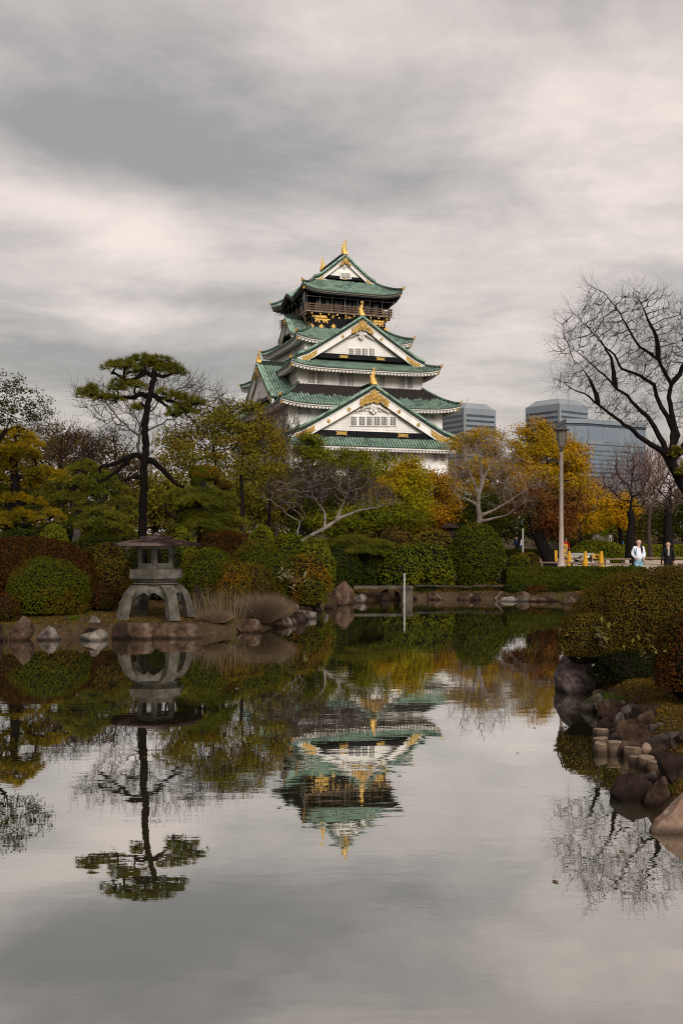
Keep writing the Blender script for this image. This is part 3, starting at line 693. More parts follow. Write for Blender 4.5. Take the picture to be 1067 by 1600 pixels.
def ring_roof(a, b, ze, ai, bi, zt, lift=0.8, bump=0.0, hips=True, pitch=0.52, soff='soffit', dark=1.0):
    """skirt roof around the tower: four curved slopes with tile ridges, hips, rafters"""
    base = MB(); rolls = MB(); dtop = MB(); drolls = MB(); eave = MB(); raft = MB(); under = MB()
    Qx, Qy = a - ai, b - bi                       # inward depth of side / front slopes
    root = None
    for sd in range(4):
        A = a if sd % 2 == 0 else b; Q = Qy if sd % 2 == 0 else Qx; Ai = ai if sd % 2 == 0 else bi; D = b if sd % 2 == 0 else a
        R = rotz(-math.pi / 2 * sd) if sd else np.eye(3)
        r = (A - Ai) / Q
        bp = bump if sd % 2 == 1 else 0
        def zf(p, q):
            p = np.asarray(p, float); q = np.asarray(q, float); t = np.clip(q / Q, 0, 1)
            half = np.maximum(A - q * r, .1); s = np.clip(np.abs(p) / half, 0, 1)
            z = ze + (zt - ze) * t ** 1.25 + lift * s ** 6 * (1 - t) ** 1.6
            if bp: z = z + bp * (np.exp(-(p / 1.9) ** 2) - .35 * np.exp(-((np.abs(p) - 3.4) / 1.3) ** 2)) * (1 - t) ** .7
            return z
        s = np.sin(np.linspace(-1, 1, 41) * math.pi / 2); tt = np.linspace(0, 1, 9)
        S, T_ = np.meshgrid(s, tt); q = T_ * Q; p = S * (A - q * r); z = zf(p, q)
        V = np.stack([p, -D + q, z], -1)
        base.grid(V @ R.T)
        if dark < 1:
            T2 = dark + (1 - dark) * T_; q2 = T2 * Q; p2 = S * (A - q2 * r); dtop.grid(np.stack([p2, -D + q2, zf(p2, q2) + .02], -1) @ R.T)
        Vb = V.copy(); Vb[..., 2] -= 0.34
        und = np.stack([p, -D + q, zf(p, 0 * q) - 0.45 + 0.25 * T_], -1)
        under.grid(und[:, ::-1] @ R.T)
        # eave edge: green lip and white boards below
        for (d0, d1, o0, tgt) in ((-0.06, .26, -.03, base), (.26, .5, .10, eave), (.5, .66, .25, eave)):
            e = np.stack([p[0], np.full(41, -D), zf(p[0], 0)], -1); e[:, 1] += o0
            top = e - [0, 0, d0]; bot = e - [0, 0, d1]
            tgt.grid(np.stack([bot, top], 0) @ R.T, flip=False)
            bk = bot.copy(); bk[:, 1] += .3; tgt.grid(np.stack([bk, bot], 0) @ R.T)
        # tile ridges
        ps = np.arange(-A + .3, A - .2, pitch)
        for pp in ps:
            qm = min(Q, (A - abs(pp)) / r) if r > 1e-6 else Q
            if qm < .2: continue
            w = .12
            sec = np.array([[-w, 0], [-w * .8, .13], [w * .8, .13], [w, 0]])
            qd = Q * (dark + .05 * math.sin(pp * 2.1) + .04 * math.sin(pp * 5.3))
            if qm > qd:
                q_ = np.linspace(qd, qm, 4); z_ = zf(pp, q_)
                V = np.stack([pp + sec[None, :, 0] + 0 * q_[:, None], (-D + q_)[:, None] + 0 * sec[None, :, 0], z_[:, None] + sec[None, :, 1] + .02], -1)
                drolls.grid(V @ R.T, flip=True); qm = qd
            q_ = np.linspace(0, qm, 6); z_ = zf(pp, q_)
            V = np.stack([pp + sec[None, :, 0] + 0 * q_[:, None], (-D + q_)[:, None] + 0 * sec[None, :, 0] - .05 * (q_ == 0)[:, None], z_[:, None] + sec[None, :, 1] + .0], -1)
            rolls.grid(V @ R.T, flip=True)
            rolls.add(np.array([[pp + x, -D - .06, float(z_[0]) + h] for x, h in ((-w * 1.1, -.14), (w * 1.1, -.14), (w * 1.1, .15), (-w * 1.1, .15))]) @ R.T, [[0, 1, 2, 3]])
        # scalloped rafter ends
        for pp in np.arange(-A + .5, A - .4, .62):
            zz = float(zf(pp, 0)) - .66
            raft.box(np.array([pp, -D + .62, zz - .10]) @ R.T, (.34, .9, .26), R)
    root = obj('roof_tier', base, 'copper', castle)
    obj('tile_ridges', rolls, 'copper_roll', root, kind='stuff')
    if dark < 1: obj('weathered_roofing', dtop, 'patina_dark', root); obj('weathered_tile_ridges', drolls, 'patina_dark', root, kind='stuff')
    obj('eave_board', eave, 'plaster_trim' if soff == 'soffit' else 'lamp_shade', root)
    obj('soffit', under, soff, root)
    obj('rafter_ends', raft, 'plaster_trim' if soff == 'soffit' else 'lacquer', root, kind='stuff')
    for sx in (-1, 1):
        for sy in (-1, 1):
            t_ = np.linspace(0, 1, 10)
            P = np.stack([sx * (a - t_ * Qx), sy * (b - t_ * Qy), ze + (zt - ze) * t_ ** 1.25 + lift * (1 - t_) ** 1.6 + .22], -1)
            mb = MB(); mb.tube(P, .26, 6); obj('hip_ridge', mb, 'copper_dark' if False else 'copper', root)
            mb = MB(); c = P[0] + np.array([sx * .12, sy * .12, .12]); Rr = rotz(math.atan2(sy, sx))
            mb.box(c, (.34, .42, .4), Rr, .7); mb.tube([c + Rr @ np.array([.0, 0, .1]), c + Rr @ np.array([.14, 0, .25]), c + Rr @ np.array([.34, 0, .36])], [.16, .10, .03], 6)
            obj('corner_ornament', mb, 'gold', root)
            mb = MB(); mb.box(P[0] + np.array([-sx * .35, -sy * .35, -1.1]), (.4, .4, .42), Rr); obj('gold_cap', mb, 'gold', root)
    return root

def ghost_fish(parent, c, s=1.0, rz=0.0, name='roof_fish_ornament'):
    mb = MB(); R = rotz(rz)
    P = np.array([[.0, 0, .05], [-.12, 0, .5], [-.18, 0, 1.0], [-.05, 0, 1.5], [.12, 0, 1.95], [.10, 0, 2.35]]) * s
    mb.tube((P @ R.T) + c, np.array([.50, .42, .30, .22, .14, .05]) * s, 9, sq=1.3)
    mb.box(np.array(c) + [0, 0, .0], (.95 * s, 1.05 * s, .5 * s), R, .85)
    for k, (x, z, a_, L_) in enumerate(((.35, .75, .5, .6), (-.5, 1.1, 2.4, .55), (.25, 1.5, .9, .5), (-.3, 1.7, 2.1, .45), (.3, 2.3, .95, .6), (-.05, 2.35, 2.0, .6), (.12, 2.5, 1.5, .65))):
        d = np.array([math.cos(a_), 0, math.sin(a_)]) * L_ * s * .55; n_ = np.array([-d[2], 0, d[0]]) * .35
        b0 = np.array([x, 0, z]) * s
        for yy in (-.06, .06):
            pass
        V = np.array([b0 - n_ + [0, -.09, 0], b0 + n_ + [0, -.09, 0], b0 + d, b0 - n_ + [0, .09, 0], b0 + n_ + [0, .09, 0]])
        mb.add(V @ R.T + c, [[0, 1, 2], [4, 3, 2], [0, 2, 3], [1, 4, 2]])
    o = obj(name, mb, 'gold', parent, smooth=False); return o

def window(parent, c, w, h, R=None, nb=4, nh=3):
    """dark opening with white frame and bars; front faces -y"""
    R = np.eye(3) if R is None else R; c = np.array(c, float)
    mb = MB(); f = .10
    for sx in (-1, 1): mb.box(c + R @ np.array([sx * (w / 2 + f / 2), -.03, 0]), (f, .16, h + 2 * f), R)
    for sz in (-1, 1): mb.box(c + R @ np.array([0, -.03, sz * (h / 2 + f / 2)]), (w, .15, f), R)
    fr = obj('window', mb, 'plaster_trim', parent)
    mb = MB(); mb.box(c + R @ np.array([0, .05, 0]), (w, .12, h), R); obj('pane', mb, 'window_glass', fr) if parent is castle else None
    mb2 = MB()
    for i in range(nb): mb2.box(c + R @ np.array([-w / 2 + w * (i + 1) / (nb + 1), -.05, 0]), (.07, .06, h), R)
    for i in range(nh): mb2.box(c + R @ np.array([0, -.03, -h / 2 + h * (i + 1) / (nh + 1)]), (w, .05, .06), R)
    if parent is castle: obj('window_bars', mb2, 'plaster_trim', fr)
    else:
        # sub-part level: glass and bars joined to one window each
        g = obj('window_pane', mb, 'window_glass', parent); obj('window_bars', mb2, 'plaster_trim', parent)
    return fr
RL = rotz(-math.pi / 2)      # left face: outward is -x
def win_front(x0, x1, y0, y1, v, **k):
    u, z = front((x0 + x1) / 2, (y0 + y1) / 2, v); u0, _ = front(x0, y0, v); u1, _ = front(x1, y0, v); _, za = front(x0, y0, v); _, zb_ = front(x0, y1, v)
    window(castle, (u, v - .02, z), u1 - u0, za - zb_, **k)
def win_left(x0, x1, y0, y1, u, **k):
    v, z = side((x0 + x1) / 2, (y0 + y1) / 2, u); v0, za = side(x0, y0, u); v1, _ = side(x1, y0, u); _, zb_ = side(x0, y1, u)
    window(castle, (u - .02, v, z), abs(v1 - v0), za - zb_, R=RL, **k)

def gable(x0, f, back, w, z0, z1, R, panel_z, wins, band=1.0, board=1.15, orn=1.0, studs=4, fish=1.0, lattice=True, pitch=.5, expo=1.06, rec=.8, plates=(-.4, .4), slab_to=None, beam_h=.95):
    """gable whose face looks towards local -y of rotation R, centred at x0, face plane y=f, ridge running back to y=back"""
    O = np.array([x0, 0, 0])
    def Wd(V): return (np.asarray(V, float)) @ R.T
    def prof(x): return z0 + (z1 - z0) * (1 - np.abs(x) / w) ** expo + .35 * sstep(.82, 1.0, np.abs(x) / w)
    xs_ = np.concatenate([-w * np.linspace(1, 0, 16), w * np.linspace(0, 1, 16)[1:]])
    zp = prof(xs_)
    def ribbon(mb, d0, d1, y0, y1, xs=xs_):
        z = prof(xs); n = len(xs)
        ring = [np.stack([xs + x0, np.full(n, y0), z - d0], -1), np.stack([xs + x0, np.full(n, y1), z - d0], -1), np.stack([xs + x0, np.full(n, y1), z - d1], -1), np.stack([xs + x0, np.full(n, y0), z - d1], -1)]
        for i in range(4):
            mb.grid(Wd(np.stack([ring[i], ring[(i + 1) % 4]], 0)))
        for e in (0, -1):
            mb.add(Wd([r[e] for r in ring]), [[0, 1, 2, 3]])
    sl = MB(); ribbon(sl, .0, .3, f + .3, back)
    root = obj('gable', sl, 'copper', castle)
    rl = MB()
    yy = f + .9
    while yy < back - .2:
        ribbon(rl, -.13, .0, yy, yy + .22); yy += pitch
    obj('tile_ridges', rl, 'copper_roll', root, kind='stuff')
    b = band
    mb = MB(); ribbon(mb, -.32, .06, f - .1, f + .32); ribbon(mb, -.22, .05, f + .42, f + .78)
    obj('verge_ridge', mb, 'copper_roll', root)
    mb = MB(); ribbon(mb, .07, .62 * b, f + .06, f + .5); obj('verge_tiles', mb, 'copper_dark', root)
    mb = MB(); ribbon(mb, .62 * b, .78 * b, f - .02, f + .45); obj('verge_moulding', mb, 'plaster_trim', root)
    mb = MB()
    n_t = int(2 * w / .5)
    for x in np.linspace(-w * .985, w * .985, n_t):
        z = float(prof(np.array([x]))[0]); mb.box(Wd(np.array([x + x0, f + .0, z - .36 * b])), (.26, .2, .36 * b), R)
    obj('tile_ends', mb, 'copper', root, kind='stuff')
    mb = MB(); ribbon(mb, .78 * b, .78 * b + board, f + .12, f + .4); obj('barge_board', mb, 'plaster', root)
    # studs on the board
    for sgn in (-1, 1):
        for k in range(studs):
            x = sgn * w * (0.30 + .48 * k / max(studs - 1, 1)) if studs else 0
            z = float(prof(np.array([x]))[0]) - .78 * b - board * .5
            mb = MB(); th = np.linspace(0, 2 * math.pi, 13)[:-1]; rr_ = .24 * orn
            mb.prism([(x + x0 + math.cos(a_) * rr_, z + math.sin(a_) * rr_) for a_ in th], f - .02, f + .12, M=(R, (0, 0, 0)))
            obj('gold_stud', mb, 'gold_leaf', root)
    # recessed panel: backing, lattice
    d = .78 * b + board
    def inner(x): return prof(x) - d + .02
    # width where inner meets panel_z
    xx = np.linspace(0, w, 400); iv = inner(xx); wp = xx[np.argmax(iv < panel_z)] if (iv < panel_z).any() else w
    pts = [(x + x0, float(inner(np.array([x]))[0])) for x in np.linspace(-wp, wp, 41)]
    pts[0] = (-wp + x0, panel_z); pts[-1] = (wp + x0, panel_z)
    mb = MB(); mb.prism(pts + [(wp + x0, panel_z - .05), (-wp + x0, panel_z - .05)], f + rec + .2, f + rec + .4, M=(R, (0, 0, 0)))
    obj('gable_panel', mb, 'lattice_hole' if lattice else 'plaster', root)
    if lattice:
        mb = MB(); s_ = .42; bw_ = .26
        for x in np.arange(-wp + .2, wp, s_):
            zt_ = float(inner(np.array([x]))[0]); 
            if zt_ - panel_z > .1: mb.box(Wd(np.array([x + x0, f + rec + .165, (zt_ + panel_z) / 2])), (bw_, .05, zt_ - panel_z), R)
        for z in np.arange(panel_z + .15, z1 - d, s_):
            xm = xx[np.argmax(iv < z)]
            if xm > .3: mb.box(Wd(np.array([x0, f + rec + .162, z])), (2 * xm, .05, bw_), R)
        obj('lattice', mb, 'plaster', root, kind='stuff')
    # windows in the panel
    for (wx, wz, ww, wh) in wins:
        mb = MB(); mb.box(Wd(np.array([wx, f + rec + .04, wz])), (ww + .5, .12, wh + .36), R); 
        for i in range(3): pass
        o = obj('window', mb, 'plaster', root)
        c = np.array([wx, f + rec - .03, wz])
        mb = MB(); mb.box(Wd(c), (ww, .10, wh), R); obj('window_pane', mb, 'window_glass', root)
        mb = MB()
        for i in range(3): mb.box(Wd(c + [-ww / 2 + ww * (i + 1) / 4, -.07, 0]), (.04, .06, wh), R)
        for i in range(3): mb.box(Wd(c + [0, -.065, -wh / 2 + wh * (i + 1) / 4]), (ww, .05, .04), R)
        obj('window_bars', mb, 'plaster_trim', root)
    # black beam and gold plates under the panel
    mb = MB(); mb.box(Wd(np.array([x0, f + .9, panel_z - beam_h / 2])), (2 * wp + 1.2, .9, beam_h), R); obj('black_beam', mb, 'lacquer', root)
    for pf in plates:
        mb = MB(); s_ = orn; c = np.array([x0 + pf * w, panel_z - .45]); o_ = [(-1, -.28), (-.7, 0), (-1, .28), (-.3, .22), (.3, .22), (1, .28), (.7, 0), (1, -.28), (.3, -.22), (-.3, -.22)]
        mb.prism([(c[0] + p[0] * .85 * s_, c[1] + p[1] * .95 * s_) for p in o_[::-1]], f + .33, f + .46, M=(R, (0, 0, 0))); obj('gold_plate', mb, 'gold_leaf', root)
    # gold corner plates on the board ends
    for sgn in (-1, 1):
        xs2 = np.linspace(.70, .92, 9) * w
        top = [(x0 + sgn * x, float(prof(np.array([x]))[0]) - .8 * b) for x in xs2]
        k = np.linspace(0, 1, 9)
        bot = [(x0 + sgn * x, float(prof(np.array([x]))[0]) - .8 * b - board * (.92 - .75 * abs(2 * q - .8) ** 1.0 * 0.45) * (1 + .12 * math.sin(q * 22))) for x, q in zip(xs2, k)]
        poly = top + bot[::-1]
        if sgn > 0: poly = poly[::-1]
        mb = MB(); mb.prism(poly, f + .0, f + .12, M=(R, (0, 0, 0))); obj('gold_corner', mb, 'gold_leaf', root)
    # apex: gold chevron with scalloped lower edge, white crest below
    if orn > 0:
        e = .17 * w
        xs3 = np.linspace(-e, e, 25); pf_ = prof(xs3)
        top = [(x0 + x, z - .80 * b) for x, z in zip(xs3, pf_)]
        bot = [(x0 + x, z - .80 * b - board * (1.25 - abs(x) / e * .5) - .2 * orn * abs(math.sin(x / e * 9.4))) for x, z in zip(xs3, pf_)]
        mb = MB(); rg = RS(int(w * 10)); zt3 = np.array([z for _, z in top]); zb3 = np.array([z for _, z in bot])
        for q in range(int(120 * orn)):
            x = rg.uniform(-e, e); zz1 = np.interp(x, xs3, zt3); zz0 = np.interp(x, xs3, zb3); r_ = rg.uniform(.09, .17) * orn; z_ = rg.uniform(zz0, zz1 - .1)
            mb.prism([(x0 + x + math.cos(t_) * r_, z_ + math.sin(t_) * r_ * 1.2) for t_ in np.linspace(0, 2 * math.pi, 7)[:-1] + rg.uniform(0, 1)], f - .1 - rg.uniform(0, .06), f + .1, M=(R, (0, 0, 0)))
        th = np.linspace(0, 2 * math.pi, 17)[:-1]; zc = float(prof(np.array([0.]))[0]) - .8 * b - board * .65
        mb.prism([(x0 + math.cos(a_) * .5 * orn, zc + math.sin(a_) * .5 * orn) for a_ in th], f - .28, f - .1, M=(R, (0, 0, 0)))
        for kk in range(8):
            a_ = kk * math.pi / 4
            mb.prism([(x0 + math.cos(a_) * .72 * orn + math.cos(t_) * .17 * orn, zc + math.sin(a_) * .72 * orn + math.sin(t_) * .17 * orn) for t_ in th[::2]], f - .2, f - .1, M=(R, (0, 0, 0)))
        obj('apex_ornament', mb, 'gold_leaf', root)
        mb = MB(); o2 = .60 * orn; zc2 = z1 - .8 * b - board * 1.55 - .75 * o2
        def disc(cx_, cz_, r_, y0_, y1_, k_=10): mb.prism([(cx_ + math.cos(t_) * r_, cz_ + math.sin(t_) * r_) for t_ in np.linspace(0, 2 * math.pi, k_ + 1)[:-1]], y0_, y1_, M=(R, (0, 0, 0)))
        disc(x0, zc2, .9 * o2, f + .3, f + .6); disc(x0, zc2, .3 * o2, f + .12, f + .32)
        for kk in range(8): a_ = kk * math.pi / 4; disc(x0 + math.cos(a_) * .58 * o2, zc2 + math.sin(a_) * .58 * o2, .17 * o2, f + .2, f + .32, 7)
        sl_ = (z1 - z0) / w
        for sgn in (-1, 1):
            for q in range(6): disc(x0 + sgn * (.95 + q * .55) * o2, zc2 + (.25 - (q * .55) * sl_ * .9) * o2, (.42 - q * .045) * o2, f + .42 + .01 * q, f + .8, 7)
        disc(x0 - .5 * o2, zc2 - .95 * o2, .36 * o2, f + .35, f + .62, 8); disc(x0 + .5 * o2, zc2 - .95 * o2, .36 * o2, f + .36, f + .63, 8); disc(x0, zc2 - 1.4 * o2, .28 * o2, f + .37, f + .64, 8)
        obj('gable_crest', mb, 'plaster_trim', root)
    # ridge
    mb = MB(); mb.box(Wd(np.array([x0, (f + back) / 2, z1 + .12])), (.62, back - f, .62), R); mb.box(Wd(np.array([x0, (f + back) / 2, z1 + .52])), (.42, back - f, .22), R)
    obj('ridge', mb, 'copper_dark', root)
    if fish > 0:
        c = Wd(np.array([x0, f + .35, z1 + .45])); o = ghost_fish(root, c, fish * .78, math.atan2(R[1, 0], R[0, 0]) + math.pi / 2 * 0)
    return root

# storeys (bottom to top)
for (a, b, z0, z1) in ((14.0, 18.0, 12.0, 18.4), (13.8, 16.2, 18.4, 24.0), (11.3, 13.5, 27.0, 30.6), (8.9, 9.4, 33.0, 36.4)):
    storey(a, b, z0, z1)
mb = MB(); n = 5
for i in range(n):
    pass
def frustum(mb, a0, b0, z0, a1, b1, z1):
    V = [[-a0, -b0, z0], [a0, -b0, z0], [a0, b0, z0], [-a0, b0, z0], [-a1, -b1, z1], [a1, -b1, z1], [a1, b1, z1], [-a1, b1, z1]]
    mb.add(V, [[0, 3, 2, 1], [4, 5, 6, 7], [0, 1, 5, 4], [1, 2, 6, 5], [2, 3, 7, 6], [3, 0, 4, 7]])
frustum(mb, 14.9, 18.9, 11.2, 14.05, 18.05, 13.2); obj('wall_skirting', mb, 'plaster', castle)
mb = MB()
zz = np.linspace(0, 11.2, 7); 
for i in range(6):
    k0, k1 = (1 - zz[i] / 11.2) ** 1.6 * 5.5, (1 - zz[i + 1] / 11.2) ** 1.6 * 5.5
    frustum(mb, 15.2 + k0, 19.2 + k0, zz[i], 15.2 + k1, 19.2 + k1, zz[i + 1])
obj('stone_base', mb, 'stone_wall', castle)
# black upper body and glazed top storey
mb = MB(); mb.box((0, 0, 39.4), (13.9, 14.3, 4.2)); obj('lacquered_wall', mb, 'lacquer', castle)
mb = MB(); mb.box((0, 0, 43.6), (12.6, 13.0, 4.6)); obj('top_storey_wall', mb, 'lacquer', castle)
# roofs
ring_roof(14.9, 18.7, 18.6, 13.75, 16.15, 20.3, .5)
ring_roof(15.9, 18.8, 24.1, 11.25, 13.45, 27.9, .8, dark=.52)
ring_roof(13.4, 16.4, 30.6, 8.85, 9.35, 34.0, .8)
ring_roof(10.7, 10.9, 36.2, 6.95, 7.15, 38.8, .8, pitch=.45)
topr = ring_roof(9.2, 9.6, 44.95, 5.6, 5.3, 47.7, .95, bump=.9, pitch=.42, soff='lacquer')
# skirt roof under the big lower gable
mb = MB(); rl = MB(); ev = MB(); rf = MB()
x_ = np.linspace(-14.9, 14.9, 31)
def sk(q): return 17.35 + (18.75 - 17.35) * (q / 1.7)
mb.grid(np.array([[[x, -20.4 + q, sk(q) + .25 * (abs(x) / 14.9) ** 8 * (1 - q / 1.7)] for x in x_] for q in (0, .85, 1.7)]))
for x in np.arange(-14.7, 14.8, .52):
    rl.box((x, -19.55, 18.1), (.24, 1.85, .14), Matrix.Rotation(math.atan2(1.4, 1.7), 3, 'X'))
    rl.box((x, -20.45, 17.33), (.26, .08, .28))
mb.box((0, -20.38, 17.2), (29.8, .1, .26)); ev.box((0, -20.22, 16.95), (29.6, .2, .3)); ev.box((0, -19.9, 16.74), (29.4, .5, .16))
for x in np.arange(-14.4, 14.5, .62): rf.box((x, -19.7, 16.58), (.34, .9, .24))
sr = obj('skirt_roof', mb, 'copper', castle); obj('tile_ridges', rl, 'copper_roll', sr, kind='stuff'); obj('eave_board', ev, 'plaster_trim', sr); obj('rafter_ends', rf, 'plaster_trim', sr, kind='stuff')
mb = MB(); mb.box((0, -19.2, 16.9), (29.0, 2.2, .2)); obj('soffit', mb, 'soffit', sr)

I3 = np.eye(3)
def fwins(lst, v):
    out_ = []
    for (x0, x1, y0, y1) in lst:
        u0, za = front(x0, y0, v); u1, zb_ = front(x1, y1, v); out_.append(((u0 + u1) / 2, (za + zb_) / 2, u1 - u0, za - zb_))
    return out_
# lower big gable
xz = [(548, 556.5), (561, 569.5), (573, 581), (584.5, 593), (596, 604.5), (609.5, 618)]
_, pz = front(583, 677, -18.2)
gA = gable(0.0, -19.3, -13.5, 14.7, 18.95, 27.3, I3, pz + .2, fwins([(a_, b_, 651, 664.5) for a_, b_ in xz], -18.5), band=1.05, board=1.25, orn=1.25, studs=3, fish=1.25, plates=(-.38, .36), beam_h=1.15)
# middle gable
xm = [(545, 552.5), (555.5, 563), (566, 573.5), (577, 584.5)]
_, pz = front(566, 558, -12.8)
gC = gable(0.0, -13.9, -7.2, 11.6, 32.35, 39.7, I3, pz + .2, fwins([(a_, b_, 544.5, 557) for a_, b_ in xm], -13.1), band=.95, board=1.0, orn=1.0, studs=2, fish=1.1, plates=(-.28, .30), beam_h=.8)
# top gable
xt = [(532, 537.5), (540, 545.5)]
_, pz = front(540, 434, -4.6)
gE = gable(0.0, -5.5, 7.2, 5.75, 47.75, 52.3, I3, pz + .1, fwins([(a_, b_, 428, 435.5) for a_, b_ in xt], -4.7), band=.75, board=.55, orn=.62, studs=0, fish=1.2, lattice=False, plates=(0,), beam_h=.5, rec=.35)
ghost_fish(gE, (0, 7.0, 52.8), .85, math.pi)
# left side gables
def lg(pxa, pya, f_):      # apex pixel -> centre along the side and height
    v, z = side(pxa, pya, f_); return v, z
vB, zB = lg(403, 569, -15.9)
_, zb0 = side(452, 617, -15.6)
gable(-vB, -16.1, -11.0, 9.2, 25.2, zB, RL, 26.0, [(-vB - 1.1, 27.0, 1.0, 1.3), (-vB + .3, 27.0, 1.0, 1.3)], band=.85, board=.8, orn=.85, studs=0, fish=.95, lattice=False, plates=(-.3, .1), beam_h=.6, rec=.4)
vD, zD = lg(448, 497, -10.2)
gable(-vD, -10.5, -6.5, 4.0, 37.0, zD, RL, 38.1, [], band=.55, board=.35, orn=.5, studs=0, fish=.0, lattice=False, plates=(), beam_h=.35, rec=.3)
# windows on the walls
for r_ in ((464, 473, 632, 647), (476, 485, 632, 647), (659, 668, 640, 654), (670, 679, 640, 654)): win_front(*r_, -16.2)
for r_ in ((482, 491, 581.5, 599), (495.5, 504.5, 582, 599.5), (530, 538.5, 584, 601.5), (543, 551.5, 585, 602), (623, 631.5, 589.5, 606), (636, 644.5, 590, 606.5), (592, 600, 588, 604)): win_front(*r_, -13.5)
win_front(483, 497, 529, 539, -9.4)
for r_ in ((452, 456, 586, 604), (458.5, 462, 585, 602)): win_left(*r_, -11.3)
for r_ in ((433, 437.5, 552.5, 561), (439, 443, 551, 560), (446.5, 450, 547, 556), (451.5, 455, 546, 555), (461, 464.5, 539, 551), (466, 469, 538, 550)): win_left(*r_, -8.9)
for r_ in ((536, 543, 702, 716), (546, 553, 702, 716), (610, 618, 703, 716), (622, 630, 703, 716), (642, 651, 704, 717), (676, 684, 704, 720), (687, 695, 704.5, 721)): win_front(*r_, -18.0, nb=3)

# balcony: floor, rails, posts, brackets
mb = MB(); mb.box((0, 0, 41.5), (15.9, 15.9, .26)); mb.box((0, 0, 41.32), (15.3, 15.3, .14)); bal = obj('balcony_floor', mb, 'wood_rail', castle)
for z in (41.95, 42.35, 42.75):
    mb = MB()
    for sd in range(4):
        R = rotz(math.pi / 2 * sd); mb.box(R @ np.array([0, -7.75, z]), (16.3, .14, .16), R)
    obj('rail', mb, 'wood_rail', bal)
mb = MB(); gp = MB(); post = MB()
for sd in range(4):
    R = rotz(math.pi / 2 * sd)
    for x in np.linspace(-7.75, 7.75, 12): mb.box(R @ np.array([x, -7.75, 42.2]), (.16, .18, 1.25), R)
    for x in np.linspace(-7.0, 7.0, 10):
        post.box(R @ np.array([x, -7.35, 41.1]), (.22, .8, .3), R); gp.box(R @ np.array([x, -7.8, 41.08]), (.26, .12, .26), R)
obj('rail_posts', mb, 'wood_rail', bal, kind='stuff'); obj('brackets', post, 'lacquer', bal, kind='stuff'); obj('gold_bracket_caps', gp, 'gold', bal, kind='stuff')
# glazing, posts and net wires of the top storey
for sd in (0, 3):
    R = rotz(math.pi / 2 * sd)
    for x in np.linspace(-5.2, 5.2, 7):
        mb = MB(); mb.box(R @ np.array([x, -6.56, 42.9]), (1.3, .05, 2.0), R); obj('glass_panel', mb, 'glass_dark', castle)
mb = MB()
for sd in range(4):
    R = rotz(math.pi / 2 * sd)
    for x in np.linspace(-6.3, 6.3, 9): mb.box(R @ np.array([x, -6.6, 43.0]), (.22, .24, 3.9), R)
obj('posts', mb, 'lacquer', castle, kind='stuff')
mb = MB()
for sd in range(4):
    R = rotz(math.pi / 2 * sd)
    for x in np.linspace(-8.1, 8.1, 8):
        P = [R @ np.array([x, -8.15, 41.2]), R @ np.array([x, -8.45, 42.6]), R @ np.array([x, -8.5, 44.6])]; mb.tube(P, .014, 4, cap=False)
    for z in (41.3, 43.9): mb.tube([R @ np.array([-8.2, -8.3, z]), R @ np.array([8.2, -8.3, z])], .03, 4, cap=False)
    for q in (-1, 1):
        P = [R @ np.array([q * 8.1, -8.2, 39.2]), R @ np.array([q * 8.9, -8.6, 40.2]), R @ np.array([q * 9.0, -8.6, 42.0]), R @ np.array([q * 8.7, -8.6, 44.7])]; mb.tube(P, .016, 4, cap=False)
obj('safety_net_wires', mb, 'net_wire', castle, kind='stuff')
# gold plates and tigers on the black wall
TIG = [(-1.0, .28), (-.96, .5), (-.80, .60), (-.62, .52), (-.45, .62), (-.1, .66), (.3, .60), (.62, .66), (.84, .50), (.86, .28), (.98, .12), (1.16, .06), (1.30, .16), (1.40, .04), (1.24, -.1), (1.0, -.06), (.88, -.12), (.98, -.34), (1.1, -.5), (.86, -.54),
       (.70, -.26), (.5, -.2), (.52, -.46), (.3, -.52), (.26, -.2), (-.1, -.1), (-.3, -.16), (-.22, -.48), (-.44, -.54), (-.5, -.2), (-.66, -.12), (-.76, -.42), (-1.06, -.46), (-.98, -.3), (-.9, -.02), (-1.12, .04), (-1.14, .18)]
def tiger(c, s, R, mir=1):
    mb = MB()
    P = [(mir * x * s, z * s) for x, z in TIG]
    if mir > 0: P = P[::-1]
    mb.prism([(x, z) for x, z in P], -.16, .02, M=(R, c))
    cs_ = [(-.85, .34, .3), (-.45, .3, .34), (.0, .3, .32), (.4, .3, .34), (.68, .3, .3)]
    for x, z, r_ in cs_:
        th = np.linspace(0, 2 * math.pi, 13)
        g = np.array([[[mir * (x + r_ * q * math.cos(t_)) * s, -.16 - .22 * math.sqrt(max(0, 1 - q * q)) * s * .6, (z + r_ * q * .8 * math.sin(t_)) * s] for t_ in th] for q in (1, .8, .5, .01)])
        mb.grid(g @ R.T + np.array(c))
    return obj('tiger_relief', mb, 'gold', castle)
u, z = front(502, 499, -7.2); tiger((u, -7.17, z), 1.15, I3)
u, z = front(590, 506, -7.2); tiger((u, -7.17, z), 1.0, I3, -1)
v, z = side(475, 501, -7.0); tiger((-6.97, v, z), 1.1, RL)
def flower(c, s, R):
    mb = MB(); o_ = [(-1, -.25), (-.55, 0), (-1, .25), (-.35, .3), (-.3, .9), (0, .55), (.3, .9), (.35, .3), (1, .25), (.55, 0), (1, -.25), (.35, -.3), (.3, -.9), (0, -.55), (-.3, -.9), (-.35, -.3)]
    mb.prism([(x * s, z_ * s) for x, z_ in o_], -.1, .0, M=(R, c)); obj('gold_plate', mb, 'gold', castle)
for (px, py) in ((482, 486), (521, 492), (503, 487), (521, 510), (502, 510), (487, 509), (603, 499), (603, 515), (585, 494), (545, 495)):
    u, z = front(px, py, -7.2); flower((u, -7.18, z), .5, I3)
for (px, py) in ((466, 492), (482, 506), (458, 500), (470, 508)):
    v, z = side(px, py, -7.0); flower((-6.98, v, z), .42, RL)
mb = MB()
